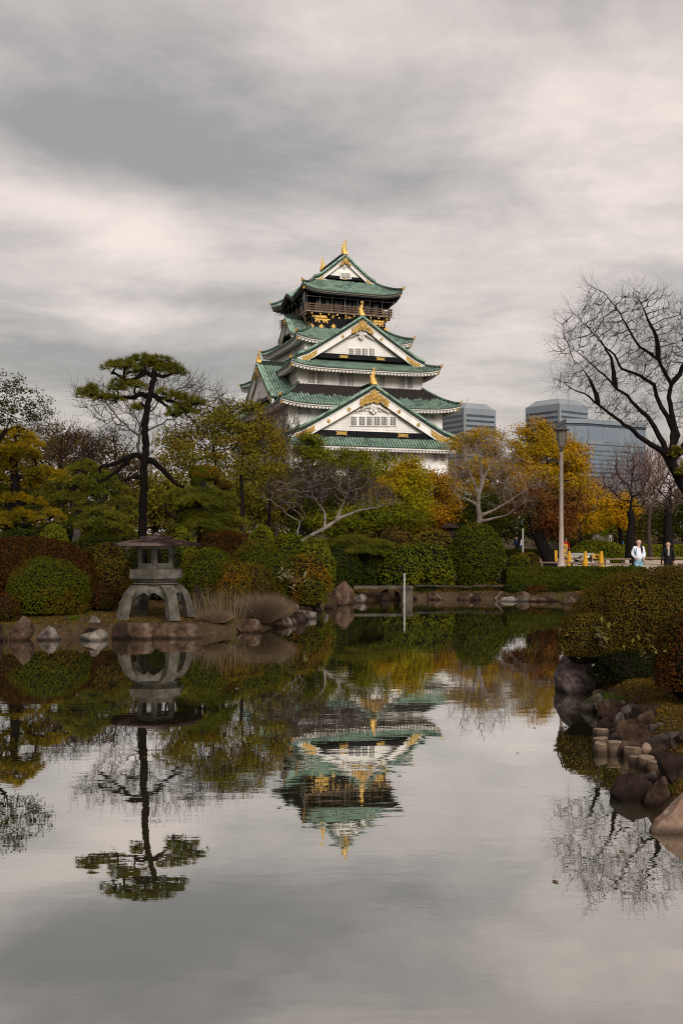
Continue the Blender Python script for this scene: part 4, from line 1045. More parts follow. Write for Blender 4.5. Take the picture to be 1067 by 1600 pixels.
for x in np.linspace(-6.6, 6.6, 12): mb.box((x, -7.2, 40.75), (.26, .1, .3)); mb.box((-7.0, x, 40.75), (.1, .26, .3))
obj('gold_studs', mb, 'gold', castle, kind='stuff')

# ------------------------------------------------------------------ distant office towers
def tower(name, label, px_edge, Y, yaw, wr, wl, top_px, bands, wall, roof=None, pen=None):
    X = WX(px_edge, Y); top = WZ(top_px, Y)
    t = thing(name, label, 'office tower', (X, Y, 2), yaw)      # origin at the near vertical edge; x to the right face, y along the left face
    H = top - 2
    mb = MB(); mb.box((wr / 2, wl / 2, H / 2), (wr, wl, H)); obj('wall', mb, wall, t)
    mb = MB(); mb.box((.5, .5, H / 2), (1.5, 1.5, H)); obj('corner_pier', mb, 'tower_roof', t)
    for (z0, z1, m_) in bands:
        mb = MB(); mb.box((wr / 2, -.04, (z0 + z1) / 2 - 2), (wr * .90, .3, z1 - z0)); obj('window_band', mb, m_, t)
        mb = MB(); mb.box((-.04, wl / 2, (z0 + z1) / 2 - 2), (.3, wl * .90, z1 - z0)); obj('window_band', mb, m_, t)
    if roof:
        h, ins = roof; mb = MB()
        V = [[0.5, .5, H], [wr - .5, .5, H], [wr - .5, wl - .5, H], [.5, wl - .5, H], [ins, ins, H + h], [wr - ins, ins, H + h], [wr - ins, wl - ins, H + h], [ins, wl - ins, H + h]]
        mb.add(V, [[4, 5, 6, 7], [0, 1, 5, 4], [1, 2, 6, 5], [2, 3, 7, 6], [3, 0, 4, 7]]); obj('roof', mb, 'tower_roof', t)
        for fx, fy, hh in ((.5, .5, 5), (.35, .55, 3)):
            mb = MB(); mb.tube([(wr * fx, wl * fy, H + h - 1), (wr * fx, wl * fy, H + h + hh)], .18, 4); obj('antenna', mb, 'tower_wall', t)
    return t
Yt = 690
bl = [(WZ(641 + 8.3 * i + 4, Yt), WZ(641 + 8.3 * i, Yt), 'tower_glass' if i == 0 else 'tower_glass_light') for i in range(0, 9)]
bl = [(WZ(650 + 8.2 * i, Yt), WZ(646.5 + 8.2 * i, Yt), 'tower_glass' if i % 2 == 0 else 'tower_glass') for i in range(9)]
tower('office_tower', 'grey twin office tower with chamfered roof directly behind the castle corner', 725, Yt, math.radians(30), 27, 29, 637, bl, 'tower_wall', (4.3, 5))
bl = [(WZ(644 + 8.2 * i, Yt), WZ(640.5 + 8.2 * i, Yt), 'tower_glass') for i in range(12)]
tower('office_tower', 'grey twin office tower with chamfered roof rising behind the wide blue glass block', 874, Yt, math.radians(38), 30, 30.5, 630, bl, 'tower_wall', (4.3, 5))
# wide curved block
Yb = 600
t = thing('office_block', 'wide blue glass office block with flat overhanging roof behind the bare trees', 'office block', (WX(945, Yb), Yb, 2))
pc = [(885, 0), (917, 2), (1008, 26)]
XX = [(WX(p, Yb + d) - WX(945, Yb), d) for p, d in pc]
def slab(mb, z0, z1, grow=0.0):
    fr_ = [(x * (1 + grow * .02), d - grow) for x, d in XX]
    V = []; n = len(fr_)
    out_ = [(x, y) for x, y in fr_] + [(fr_[-1][0], 60), (fr_[0][0], 60)]
    k = len(out_); V = [[x, y, z0] for x, y in out_] + [[x, y, z1] for x, y in out_]
    i = np.arange(k); i2 = (i + 1) % k
    mb.add(V, np.stack([i, i2, k + i2, k + i], -1)); b_ = mb.n - 2 * k
    mb.F.setdefault(k, []).append(np.array([list(range(b_ + k, b_ + 2 * k))]))
zt = WZ(680, Yb) - 2; ztop = WZ(661, Yb) - 2
mb = MB(); slab(mb, 0, ztop); obj('wall', mb, 'tower_wall_blue', t)
mb = MB()
x0_, x1_ = WX(886, Yb) - WX(945, Yb), WX(1000, Yb) - WX(945, Yb)
mb2 = MB(); slab(mb2, ztop, ztop + 2.6, 1.2); obj('roof', mb2, 'tower_wall', t)
mb2 = MB(); slab(mb2, ztop - 1.2, ztop - .2, .4); obj('dark_strip', mb2, 'tower_glass', t)  # dark strip just below the roof, standing proud of the wall
def band(py0, py1, m_, name='window_band', g=.35, xa=None):
    z1, z0 = WZ(py0, Yb) - 2, WZ(py1, Yb) - 2; mb3 = MB()
    pts = XX if xa is None else [(WX(p, Yb + d) - WX(945, Yb), d) for p, d in xa]
    for (xa_, ya_), (xb_, yb_) in zip(pts[:-1], pts[1:]):
        mb3.add([[xa_, ya_ - g, z0], [xb_, yb_ - g, z0], [xb_, yb_ - g, z1], [xa_, ya_ - g, z1], [xa_, ya_ - g, z1], [xb_, yb_ - g, z1], [xb_, yb_, z1], [xa_, ya_, z1]], [[0, 1, 2, 3], [4, 5, 6, 7]])
    obj(name, mb3, m_, t)
band(687, 693.5, 'tower_glass_light', xa=[(917, 2), (1008, 26)], g=.5)
for p_ in np.arange(919, 1006, 3.1):
    if 941 < p_ < 951 or 988 < p_ < 993: continue
    mb = MB(); y_ = np.interp(p_, [p[0] for p in pc], [p[1] for p in pc]); mb.box((WX(p_, Yb + y_) - WX(945, Yb), y_ - .6, WZ(690, Yb) - 2), (.75, .3, 2.1)); obj('pale_pane', mb, 'plaster_trim' if False else 'tower_roof', t)  # row of pale grey panes over the window band
for i, py in enumerate((701, 708, 715, 722, 729, 736, 743)): band(py, py + 2.4, 'tower_glass_light' if i < 5 else 'tower_glass')
for py in (699, 707, 715, 723, 731): band(py, py + 2, 'tower_glass', g=.6, xa=[(920, 1.8), (922.5, 1.7)])
for p_ in np.arange(897, 1008, 22):
    mb = MB(); y_ = np.interp(p_, [p[0] for p in pc], [p[1] for p in pc]); mb.box((WX(p_, Yb + y_) - WX(945, Yb), y_ - .25, zt / 2 + 3), (.09, .3, zt + 5)); obj('mullion', mb, 'tower_wall', t)
#__PART3__
# ------------------------------------------------------------------ rocks
ROCKN = [0]
def rock(label, x0, x1, ytop, ybase, Y=None, m='rock_brown', depth=0.8, rough=0.2, pointy=0.0, zsub=0.12, name='rock', rz=0.0, cat='rock', flat=0.0, seed=None, tilt=0.0, zb=0.0):
    ROCKN[0] += 1; sd = seed or ROCKN[0]
    Y = Y or (EH - zb) * F / (ybase - HZ)
    rx = (x1 - x0) / 2 / F * Y; ry = rx * depth; Yc = Y + ry * .7
    X = WX((x0 + x1) / 2, Yc); top = WZ(ytop, Yc); z0 = zb - zsub; H = top - z0
    import bmesh
    bm = bmesh.new(); bmesh.ops.create_icosphere(bm, subdivisions=3 if name == 'bank_stone' else (5 if x1 - x0 > 54 and x0 > 600 else 4), radius=1.0)
    V = np.array([v.co for v in bm.verts]); rng = RS(sd)
    # cut by random planes for a fractured look
    w = 1 + rough * 1.5 * fbm(V, 1.3, sd) + rough * .5 * fbm(V, 2.9, sd + 4)
    V = V * w[:, None]
    V[:, 0] += V[:, 2] * rng.uniform(-.3, .3); V[:, 1] += V[:, 2] * rng.uniform(-.1, .3)
    for i in range(13):
        nrm = unit(rng.normal(size=3) * np.array([1, 1, .9])); dd = rng.uniform(.42, .80)
        s_ = V @ nrm; over = s_ > dd
        V[over] -= np.outer(s_[over] - dd, nrm) * .97
    w = 1 + rough * .25 * fbm(V, 4.2, sd + 5) + rough * .2 * fbm(V, 11, sd + 9) - rough * .35 * np.maximum(0, .25 - np.abs(fbm(V, 3.1, sd + 21))) + rough * .11 * fbm(V, 25, sd + 2)
    V = V * w[:, None]
    if pointy: V[:, :2] *= (1 - pointy * np.clip(V[:, 2:3], 0, 1))
    V /= np.abs(V).max(0)
    if flat: V[:, 2] = np.where(V[:, 2] > 1 - flat, 1 - flat + (V[:, 2] - 1 + flat) * .2, V[:, 2])
    V = (V * np.array([rx, ry, H * .72])) @ rotz(rz).T
    V[:, 2] += H * .28 + tilt * V[:, 0]
    for v, c in zip(bm.verts, V): v.co = c
    me = bpy.data.meshes.new(name); bm.to_mesh(me); bm.free()
    me.polygons.foreach_set('use_smooth', np.ones(len(me.polygons), bool))
    try: me.set_sharp_from_angle(angle=math.radians(17))
    except Exception: pass
    o = bpy.data.objects.new(name, me); COL.objects.link(o); me.materials.append(MATS[m]); o.location = (X, Yc, z0)
    tag(o, label, cat); return o
# left bank, along the water from the left edge
rock('low dark rock at the waterline, first on the left bank', -30, 8, 960, 1003, m='rock_dark')
rock('rusty brown boulder on the waterline below the round green bush', 8, 52, 961, 1001, m='rock_brown', rough=.2)
rock('pointed pale grey rock standing in the water beside the rusty boulder', 53, 98, 976, 1001, m='rock_grey', pointy=.12)
rock('dark brown rock set back behind the two pale waterline rocks', 86, 119, 959, 992, Y=23.2, m='rock_dark')
rock('whitish grey rock with bleached top in the water left of the lantern', 124, 177, 974, 1001, m='rock_pale', rough=.2)
rock('tilted reddish rock leaning above the whitish rock', 134, 163, 961, 985, Y=22.9, m='rock_grey', pointy=.3)
rock('small reddish rock wedged between two pale rocks', 118, 136, 963, 990, Y=23.0, m='rock_brown')
rock('dark narrow rock between the whitish rock and the lantern ledge', 175, 200, 972, 999, m='rock_dark')
rock('blocky brown rock under the left leg of the lantern', 195, 242, 966, 999, m='rock_brown', flat=.3, rough=.1)
rock('long flat dark slab carrying the right legs of the lantern', 236, 338, 964, 998, m='rock_brown', flat=.4, rough=.09, depth=.45)
rock('flat ledge stone directly under the lantern feet', 186, 300, 961, 972, Y=23.6, m='rock_pale', flat=.5, depth=.55, rough=.06, zb=.1)
rock('brown boulder seen between the lantern legs', 263, 290, 936, 962, Y=25.2, m='rock_brown', zb=.3)
rock('upright dark brown rock behind the dry reeds', 300, 327, 914, 948, Y=26.2, m='rock_dark', zb=.3)
rock('low wet rock at the water below the dry reeds', 340, 372, 975, 986, m='rock_dark', flat=.3)
rock('small pale flat stones by the reeds at the water edge', 364, 386, 979, 987, m='rock_pale', flat=.2)
# inlet in the middle
rock('greyish rock at the water right of the dry grass clump', 434, 460, 961, 979, m='rock_grey', rough=.2)
rock('flat pale rock lying in the water of the inlet', 461, 502, 951, 967, m='rock_grey', pointy=.3, flat=.1)
rock('brown rock on the sloping bank above the dry grass', 447, 470, 932, 948, Y=28.4, m='rock_brown', zb=.15)
rock('dark jagged rock in front of the grassy slope', 468, 504, 931, 952, m='rock_dark', rough=.24, Y=30.5)
rock('small grey rock between the jagged rock and the big boulder', 501, 514, 923, 936, Y=32.8, m='rock_grey', zb=.2)
rock('big smooth dark brown boulder standing at the head of the inlet', 511, 554, 897, 948, m='rock_brown', rough=.08, depth=.9, zb=-.05)
rock('low grey rock right beside the big dark boulder', 548, 574, 925, 942, m='rock_grey', rough=.2)
rock('brown stone in the shade under the ledge wall', 590, 612, 920, 936, Y=36.0, m='rock_dark')
rock('dark stone at the water left of the concrete block', 612, 628, 923, 938, m='rock_dark', Y=36.2)
# far bank
for i, (a_, b_, yt, yb, mm, lb) in enumerate([
    (652, 672, 924, 935, 'rock_dark', 'dark stone on the far shore just right of the white pole'),
    (676, 700, 921, 935, 'rock_brown', 'brown stone on the far shore under the left green shrub'),
    (704, 728, 919, 935, 'rock_brown', 'brown stone on the far shore under the clipped ball shrub'),
    (728, 752, 924, 938, 'rock_dark', 'dark stone on the far shore below the middle of the clipped ball shrub'),
    (756, 782, 925, 938, 'rock_brown', 'rough brown stone left of the pale far shore stone'),
    (783, 803, 927, 938, 'rock_pale', 'pale block shaped stone on the far shore under the ball shrub edge'),
    (804, 827, 929, 939, 'rock_grey', 'low grey stone right of the pale far shore stone'),
    (830, 852, 926, 940, 'rock_brown', 'brown stone on the far shore below the left part of the hedge'),
    (854, 874, 928, 941, 'rock_dark', 'dark stone on the far shore below the middle of the hedge'),
    (876, 896, 926, 942, 'rock_brown', 'last brown stone on the far shore before the near bush')]):
    rock(lb, a_ - 6 - 3 * (i % 3), b_ + 5 + 4 * (i % 2), yt + 3 + (i % 3), yb + (i * 7 % 4) - 1, m=mm, rough=.26)
# right bank
rock('speckled granite boulder jutting into the pond under the overhanging bush', 851, 936, 1017, 1083, m='rock_granite', rough=.1, depth=.9, pointy=.25)
rock('long flat grey rock sloping into the water after the granite boulder', 890, 948, 1080, 1112, m='rock_grey', rough=.12, depth=.7, tilt=.22, flat=.2)
rock('dark lump standing for the shadow under the bush behind the sloping rock', 926, 972, 1050, 1092, Y=14.6, m='rock_dark')  # rock-shaped dark lump added as the shadow under the bush
rock('wide brown rock above the sloping grey rock', 930, 986, 1092, 1126, Y=12.4, m='rock_brown', zb=.05)
rock('round dark grey rock beside the first log stump', 930, 964, 1112, 1140, Y=11.6, m='rock_dark')
rock('large rounded brown rock behind the log stumps', 960, 1036, 1120, 1170, Y=10.7, m='rock_brown', rough=.10, zb=.1)
rock('dark brown rock at the right edge above the dry grass', 1034, 1085, 1137, 1172, Y=10.7, m='rock_dark', zb=.2)
rock('small upright blue grey stone on the slope under the bush', 1025, 1038, 1077, 1098, Y=12.9, m='rock_grey', zb=.3, rough=.06)
rock('small tan rock on the grassy slope', 1019, 1048, 1097, 1122, Y=12.0, m='rock_tan', zb=.3)
rock('small tan rock at the right edge of the slope', 1049, 1075, 1098, 1122, Y=12.0, m='rock_pale', zb=.3)
rock('reddish rock half buried under the large bush', 970, 1004, 1062, 1082, Y=14.0, m='rock_brown', zb=.2)
rock('dull green brown rock on the slope below the reddish rock', 962, 990, 1080, 1096, Y=13.2, m='rock_brown', zb=.2)
rock('grey rock in the grass behind the upright stone', 1010, 1030, 1060, 1075, Y=14.0, m='rock_grey', zb=.3)
rock('dark pointed rock low in the water below the log stumps', 936, 1034, 1208, 1254, m='rock_dark', rough=.2, zsub=.1, seed=35, pointy=.2)
rock('brown rock joining the dark pointed rock to the tan boulder', 996, 1050, 1204, 1262, m='rock_brown', rough=.2, seed=36)
rock('low grey brown rock in front of the last log stump', 984, 1030, 1200, 1228, m='rock_grey', rough=.2, seed=37)
rock('long brown rock above the pale tan boulder', 998, 1075, 1198, 1226, Y=9.2, m='rock_brown', flat=.3, depth=.5, zb=.08)
rock('big pale tan boulder at the water on the right edge', 1004, 1140, 1214, 1300, m='rock_tan', rough=.15, depth=.6, zsub=.3, seed=83)  # pale tan is the rock's own colour
rock('grey stone between the big rounded brown rock and the round dark rock', 955, 982, 1112, 1130, Y=11.8, m='rock_grey', zb=.12)
rock('tan stone in the orange grass behind the log stumps', 1000, 1022, 1160, 1178, Y=10.3, m='rock_tan', zb=.12)
rock('brown stone at the right edge above the long brown rock', 1046, 1080, 1176, 1200, Y=9.9, m='rock_brown', zb=.2)
rock('mossy brown stone on the slope left of the upright stone', 992, 1020, 1078, 1098, Y=12.9, m='rock_brown', zb=.25)
rock('small brown stone below the pair of tan rocks', 1030, 1052, 1118, 1134, Y=11.5, m='rock_brown', zb=.25)
rock('half buried grey stone in the middle of the slope', 1000, 1020, 1104, 1120, Y=12.2, m='rock_grey', zb=.22)
rock('dark stone under the edge of the red brown azalea', 1040, 1075, 1070, 1096, Y=12.6, m='rock_dark', zb=.3)
rngp = RS(404)
def stone_label(x, y, m, sz, marks, bank):
    col_ = {'rock_brown': 'brown', 'rock_dark': 'blackish', 'rock_grey': 'grey'}[m]; size_ = 'tiny' if sz < .13 else 'small' if sz < .18 else 'fist shaped' if sz < .22 else 'chunky' if sz < .27 else 'broad'
    k_, (lx, ly) = min(marks.items(), key=lambda kv: (kv[1][0] - x) ** 2 + (kv[1][1] - y) ** 2 * .5)
    rel = ('just right of' if x > lx else 'just left of') if abs(x - lx) > abs(y - ly) * .6 else ('just behind' if y > ly else 'just in front of')
    return '%s %s stone %s %s' % (size_, col_, rel, k_)
def at_(px, py, z=0): y = (EH - z) * F / (py - HZ); return (WX(px, y), y)
MR = {'the granite boulder': at_(890, 1080), 'the sloping grey rock': at_(915, 1105), 'the bright green weed': at_(962, 1085), 'the first log stump': at_(939, 1150), 'the tall round log stump': at_(988, 1184), 'the last log stump': at_(1022, 1206),
      'the big rounded brown rock': at_(1000, 1150, .1), 'the dark pointed rock': at_(975, 1250), 'the pale tan boulder': at_(1040, 1290), 'the upright blue grey stone': at_(1031, 1098, .3), 'the pair of tan rocks': at_(1040, 1122, .3), 'the long brown rock': at_(1030, 1226, .05)}
ML = {'the rusty boulder': at_(30, 1001), 'the pointed pale rock': at_(75, 1001), 'the whitish rock': at_(150, 1001), 'the lantern ledge': at_(245, 998), 'the long dark slab': at_(300, 998), 'the dry reeds': at_(345, 990), 'the round dry grass clump': at_(410, 985),
      'the greyish rock of the inlet': at_(447, 979), 'the flat pale inlet rock': at_(481, 967), 'the dark jagged rock': at_(486, 952), 'the big dark boulder': at_(532, 946)}
MF = {'the concrete block': at_(640, 934), 'the far shore post': at_(632, 935), 'the left green shrub foot': at_(680, 936), 'the ball shrub foot': at_(745, 936), 'the fallen branch': at_(775, 936), 'the pale far shore block': at_(793, 937), 'the left hedge foot': at_(830, 938), 'the middle hedge foot': at_(870, 938)}
for i in range(40):
    yy = rngp.uniform(8.4, 14.2); k_ = int(np.searchsorted(POND[:14, 1], yy)); 
    xe = np.interp(yy, POND[1:14, 1], POND[1:14, 0]); off = rngp.uniform(-.12, .35) if i < 28 else rngp.uniform(.3, 1.3)
    sz = rngp.uniform(.10, .24) * (1 if i < 28 else .7); xx_ = xe + off; zt0 = max(tz(xx_, yy), 0.0)
    pxx = 533.5 + F * xx_ / yy; hp = sz / yy * F; yb_ = HZ + (EH - zt0) * F / yy
    bs = rock('small brown stone packed among the larger rocks of the right bank', pxx - hp, pxx + hp, yb_ - hp * rngp.uniform(.5, .9), yb_, Y=yy - sz * .5, m=['rock_brown', 'rock_brown', 'rock_dark', 'rock_grey'][i % 4], zb=zt0, rough=.24, name='bank_stone')
    bs['group'] = 'small stones packed along the right bank'; bs['label'] = stone_label(xx_, yy, ['rock_brown', 'rock_brown', 'rock_dark', 'rock_grey'][i % 4], sz, MR, 'right')
for i in range(26):
    q = rngp.uniform(0, 1); pts = POND[21:31]; seg = np.cumsum([0] + [np.linalg.norm(pts[j + 1] - pts[j]) for j in range(len(pts) - 1)]); s_q = q * seg[-1]
    xe = np.interp(s_q, seg, pts[:, 0]); ye = np.interp(s_q, seg, pts[:, 1]) + rngp.uniform(0, .3); sz = rngp.uniform(.14, .32)
    pxx = 533.5 + F * xe / ye; hp = sz / ye * F; yb_ = HZ + EH * F / ye
    bs = rock('small dark stone between the larger rocks of the left bank', pxx - hp, pxx + hp, yb_ - hp * rngp.uniform(.7, 1.2), yb_, Y=ye - sz * .5, m=['rock_dark', 'rock_brown', 'rock_dark'][i % 3], rough=.24, name='bank_stone')
    bs['group'] = 'small stones packed along the left bank'; bs['label'] = stone_label(xe, ye, ['rock_dark', 'rock_brown', 'rock_dark'][i % 3], sz, ML, 'left')
for i in range(18):
    xe = rngp.uniform(1.5, 7.6); ye = 36.55 + rngp.uniform(-.1, .2) - max(0, xe - 5) * .12; sz = rngp.uniform(.14, .34)
    pxx = 533.5 + F * xe / ye; hp = sz / ye * F; yb_ = HZ + EH * F / ye
    bs = rock('small brown stone in the row at the far water edge', pxx - hp, pxx + hp, yb_ - hp * rngp.uniform(.6, 1.0), yb_, Y=ye - sz * .5, m=['rock_brown', 'rock_dark', 'rock_brown'][i % 3], rough=.24, name='bank_stone')
    bs['group'] = 'small stones along the far shore'; bs['label'] = stone_label(xe, ye, ['rock_brown', 'rock_dark', 'rock_brown'][i % 3], sz, MF, 'far')
# monument stone far behind
rock('tall grey upright monument stone behind the low mound shrub', 917, 954, 820, 858, Y=66, m='rock_grey', pointy=.55, name='monument_stone', cat='monument', zb=.6, rough=.14, depth=.5)

# log stumps
LOGS = [(939, 1137, 1150, 12, 11.4), (937, 1153, 1163, 11, 10.9), (940, 1158, 1174, 13, 10.5), (959, 1155, 1180, 11, 10.45), (973, 1157, 1182, 11, 10.5), (988, 1164, 1184, 13, 10.3), (995, 1180, 1196, 12, 9.95), (1009, 1179, 1203, 12, 9.8), (1022, 1186, 1208, 12, 9.6), (1028, 1166, 1180, 16, 10.6)]
LOGL = ['farthest log stump of the shore row beside the grey rock', 'half hidden log stump behind the front left stump of the row', 'low log stump at the left front corner of the row in the water', 'log stump second from the left standing in the water',
        'narrow log stump wedged in the middle of the row', 'tall round log stump in front of the large brown rock', 'low dark log stump after the tall round one', 'pale topped log stump beside the dry grass', 'last log stump of the row nearest the dark pointed rock', 'wide pale log stump up on the bank behind the row']
for i, (px, pt, pb, rp, Yl) in enumerate(LOGS):
    r_ = rp / F * Yl * 1.02; X = WX(px, Yl); zt_ = max(WZ(pt + 3, Yl), .08); rng = RS(i + 60)
    k = 18; th = np.arange(k + 1) / k * 2 * math.pi; wob = 1 + .09 * np.sin(th * 3 + i) + .06 * np.sin(th * 5 + 2 * i) + .04 * np.sin(th * 2 + i * 3)
    mb = MB(); tx, ty = rng.uniform(-.14, .14, 2)
    prof = [(1.0, -.4), (1.02, -.05), (1.0, zt_ * .4), (.985, zt_ * .82), (.93, zt_ - .006)]
    mb.grid(np.array([[[r_ * a * w * math.cos(t_), r_ * a * w * math.sin(t_), z + max(0, z) / zt_ * r_ * (tx * math.cos(t_) + ty * math.sin(t_))] for t_, w in zip(th, wob)] for a, z in prof]), flip=True)
    t = thing('log_stump', LOGL[i], 'log stump', (X, Yl, 0), group='log stumps edging the right bank')
    obj('bark', mb, 'log', t, smooth=True)
    mb = MB(); mb.grid(np.array([[[r_ * a * w * math.cos(t_), r_ * a * w * math.sin(t_), zt_ + z + r_ * a * (tx * math.cos(t_) + ty * math.sin(t_))] for t_, w in zip(th, wob)] for a, z in ((.95, -.008), (.8, .002), (.5, .0), (.02, .003))]), flip=True)
    obj('cut_face', mb, 'log_top', t, smooth=False)

# ------------------------------------------------------------------ stone lantern
Yl = 24.1; s_ = 1 / F * Yl     # metres per photo pixel
LX = WX(245, Yl); LZ = WZ(966, Yl)
lan = thing('stone_lantern', 'grey snow viewing stone lantern with wide roof on arched legs at the pond edge', 'stone lantern', (LX, Yl, LZ), math.radians(8))
def hexring(r, z, rot=0.0, n=6): return [[r * math.cos(rot + i * 2 * math.pi / n), r * math.sin(rot + i * 2 * math.pi / n), z] for i in range(n)]
def loft(mb, rings, n=6):
    base = mb.n; V = np.array([p for r in rings for p in r]); fs = []
    for k in range(len(rings) - 1):
        for i in range(n): fs.append([k * n + i, k * n + (i + 1) % n, (k + 1) * n + (i + 1) % n, (k + 1) * n + i])
    mb.add(V, fs); mb.F.setdefault(n, []).append(np.array([list(range(base, base + n))[::-1], list(range(mb.n - n, mb.n))]))
hH = (966 - 832) * s_
legz = (966 - 913) * s_; r6 = math.radians(25)
for k in range(4):
    a_ = math.radians(-62) + k * math.pi / 2
    c = np.array([math.cos(a_), math.sin(a_), 0]); tdir = np.array([-math.sin(a_), math.cos(a_), 0])
    mb = MB(); n = 12; rows = []
    for i in range(n):
        q = i / (n - 1); rad = (.87 - .18 * q - .22 * q ** 5); wd = .105 + .07 * q ** 6 + .03 * (1 - q); th_ = .075 + .03 * (1 - q)
        z = q * legz
        c0 = c * rad
        rows.append([c0 + tdir * wd + c * th_ + [0, 0, z], c0 - tdir * wd + c * th_ + [0, 0, z], c0 - tdir * wd - c * th_ + [0, 0, z], c0 + tdir * wd - c * th_ + [0, 0, z], c0 + tdir * wd + c * th_ + [0, 0, z]])
    mb.grid(np.array(rows)); obj('leg', mb, 'stone_lantern', lan)
    # arch rib joining this leg to the next: cusped arch panel
    a2 = a_ + math.pi / 2; P = []
    mb = MB(); m_ = 15; top = []; bot = []; ito = []; ibo = []
    for i in range(m_):
        q = i / (m_ - 1); aa = a_ + q * math.pi / 2
        rr_ = .60 - .03 * math.sin(q * math.pi)
        dip = .30 * (abs(2 * q - 1)) ** 2.2 + .10 * max(0, 1 - abs(2 * q - 1) * 5)
        ct = np.array([math.cos(aa), math.sin(aa), 0])
        top.append(ct * (rr_ - .1) + [0, 0, legz]); bot.append(ct * (rr_ + .12 * (dip)) + [0, 0, legz - .15 - dip]); ito.append(ct * (rr_ - .2) + [0, 0, legz]); ibo.append(ct * (rr_ - .12) + [0, 0, legz - .15 - dip])
    mb.grid(np.array([top, bot])); mb.grid(np.array([bot, ibo])); mb.grid(np.array([ibo, ito]))
    obj('arch', mb, 'stone_lantern', lan)
mb = MB(); loft(mb, [hexring(.50, legz - .02, r6), hexring(.60, legz + .03, r6), hexring(.58, legz + .045, r6)]); obj('ring_seat', mb, 'stone_lantern', lan)
mb = MB(); z1 = (966 - 907) * s_; z2 = (966 - 904) * s_; z3 = (966 - 890) * s_
loft(mb, [hexring(.50, legz + .045, r6), hexring(.62, z2, r6), hexring(.67, z2 + .02, r6), hexring(.665, z3, r6), hexring(.60, z3 + .02, r6)]); obj('platform', mb, 'stone_lantern', lan)
zf0 = z3 + .02; zf1 = (966 - 852) * s_
fr = MB()
R_ = .42
cor = hexring(R_, 0, r6)
for i in range(6):
    a_ = np.array(cor[i]); b_ = np.array(cor[(i + 1) % 6]); mid = (a_ + b_) / 2; ang = math.atan2((b_ - a_)[1], (b_ - a_)[0]); R = rotz(ang); ln = np.linalg.norm(b_ - a_)
    fr.tube([a_ + [0, 0, zf0], a_ + [0, 0, zf1]], .04, 6)
    fr.box(mid + [0, 0, zf0 + .07], (ln * .98, .05, .14), R); fr.box(mid + [0, 0, zf1 - .04], (ln * .98, .05, .09), R)
obj('light_chamber', fr, 'stone_lantern', lan)
wf = MB()
for i in range(6):
    a_ = np.array(cor[i]); b_ = np.array(cor[(i + 1) % 6]); mid = (a_ + b_) / 2; ang = math.atan2((b_ - a_)[1], (b_ - a_)[0]); R = rotz(ang); ln = np.linalg.norm(b_ - a_)
    for q in (-1, 1): wf.box(mid + R @ np.array([q * ln * .40, -.0, 0]) + [0, 0, (zf0 + zf1) / 2 + .05], (.045, .06, zf1 - zf0 - .12), R)
    mbw = MB()
obj('window_frame', wf, 'stone_lantern', lan)
zr0 = (966 - 854) * s_; zr1 = (966 - 838) * s_
mb = MB(); RR = 75 * s_
th = np.arange(25) / 24 * 2 * math.pi
def hexr(t_): 
    q = (t_ - r6) % (math.pi / 3) - math.pi / 6; return math.cos(math.pi / 6) / math.cos(q)
rows = [(.30, zr0 + .02), (.9, zr0 + .015), (1.0, zr0 + .025), (1.005, zr0 + .062), (.93, zr0 + .088), (.78, zr0 + .118), (.6, zr0 + .142), (.42, zr0 + .165), (.30, zr0 + .18), (.02, zr0 + .18)]
mb.grid(np.array([[[RR * a * (1 + (hexr(t_) - 1) * .55) * math.cos(t_), RR * a * (1 + (hexr(t_) - 1) * .55) * math.sin(t_), z] for t_ in th] for a, z in rows]), flip=True)
obj('lantern_roof', mb, 'lantern_roof', lan, smooth=False)
mb = MB(); loft(mb, [hexring(.40, zr0 + .16, r6), hexring(.42, zr0 + .19, r6), hexring(.42, zr0 + .23, r6), hexring(.36, zr0 + .24, r6)]); obj('cap', mb, 'lantern_roof', lan)
mb = MB(); mb.lathe([(.02, zr0 + .23), (.10, zr0 + .24), (.11, zr0 + .27), (.07, zr0 + .31), (.02, zr0 + .34)], 12); obj('finial', mb, 'lantern_roof', lan, smooth=True)

# ------------------------------------------------------------------ small built things at the pond
mb = MB(); Yw = 36.0
x0, x1 = WX(553, Yw), WX(645, Yw); mb.box(((x0 + x1) / 2, Yw, WZ(917.5, Yw)), (x1 - x0, .5, .10))
o = obj('ledge_slab', mb, 'concrete'); tag(o, 'thin weathered stone ledge over the dark water beside the big boulder', 'ledge')
mb = MB(); x0, x1 = WX(627, Yw - .2), WX(644, Yw - .2); mb.box(((x0 + x1) / 2, Yw - .15, .12), (x1 - x0, .5, .58)); o = obj('concrete_block', mb, 'concrete'); tag(o, 'square concrete block at the right end of the ledge behind the white pole', 'block')
mb = MB(); Yp = 35.2; mb.tube([(WX(631.5, Yp), Yp, -.4), (WX(631.5, Yp), Yp, WZ(896, Yp))], .028, 8); o = obj('water_gauge_pole', mb, 'steel_white'); tag(o, 'slim white pole standing in the water in front of the concrete block', 'pole')
mb = MB()
for k in range(5):
    xa, xb = WX(648 + k * 30, 36.9), WX(676 + k * 30, 36.9); 
    mb.tube([(xa, 36.95, WZ(915.5, 36.9)), (xb, 36.95 + .03 * (k % 2), WZ(915.5, 36.9) - .03 * (k % 3))], .04, 7)
    o = obj('edging_log', mb, 'bark_brown'); tag(o, ['edging log on the far bank nearest the concrete block', 'edging log on the far bank under the left green shrub', 'edging log on the far bank left under the ball shrub', 'edging log on the far bank centred under the ball shrub', 'edging log on the far bank at the right end of the row'][k], 'edging log', 'edging logs along the far bank'); mb = MB()
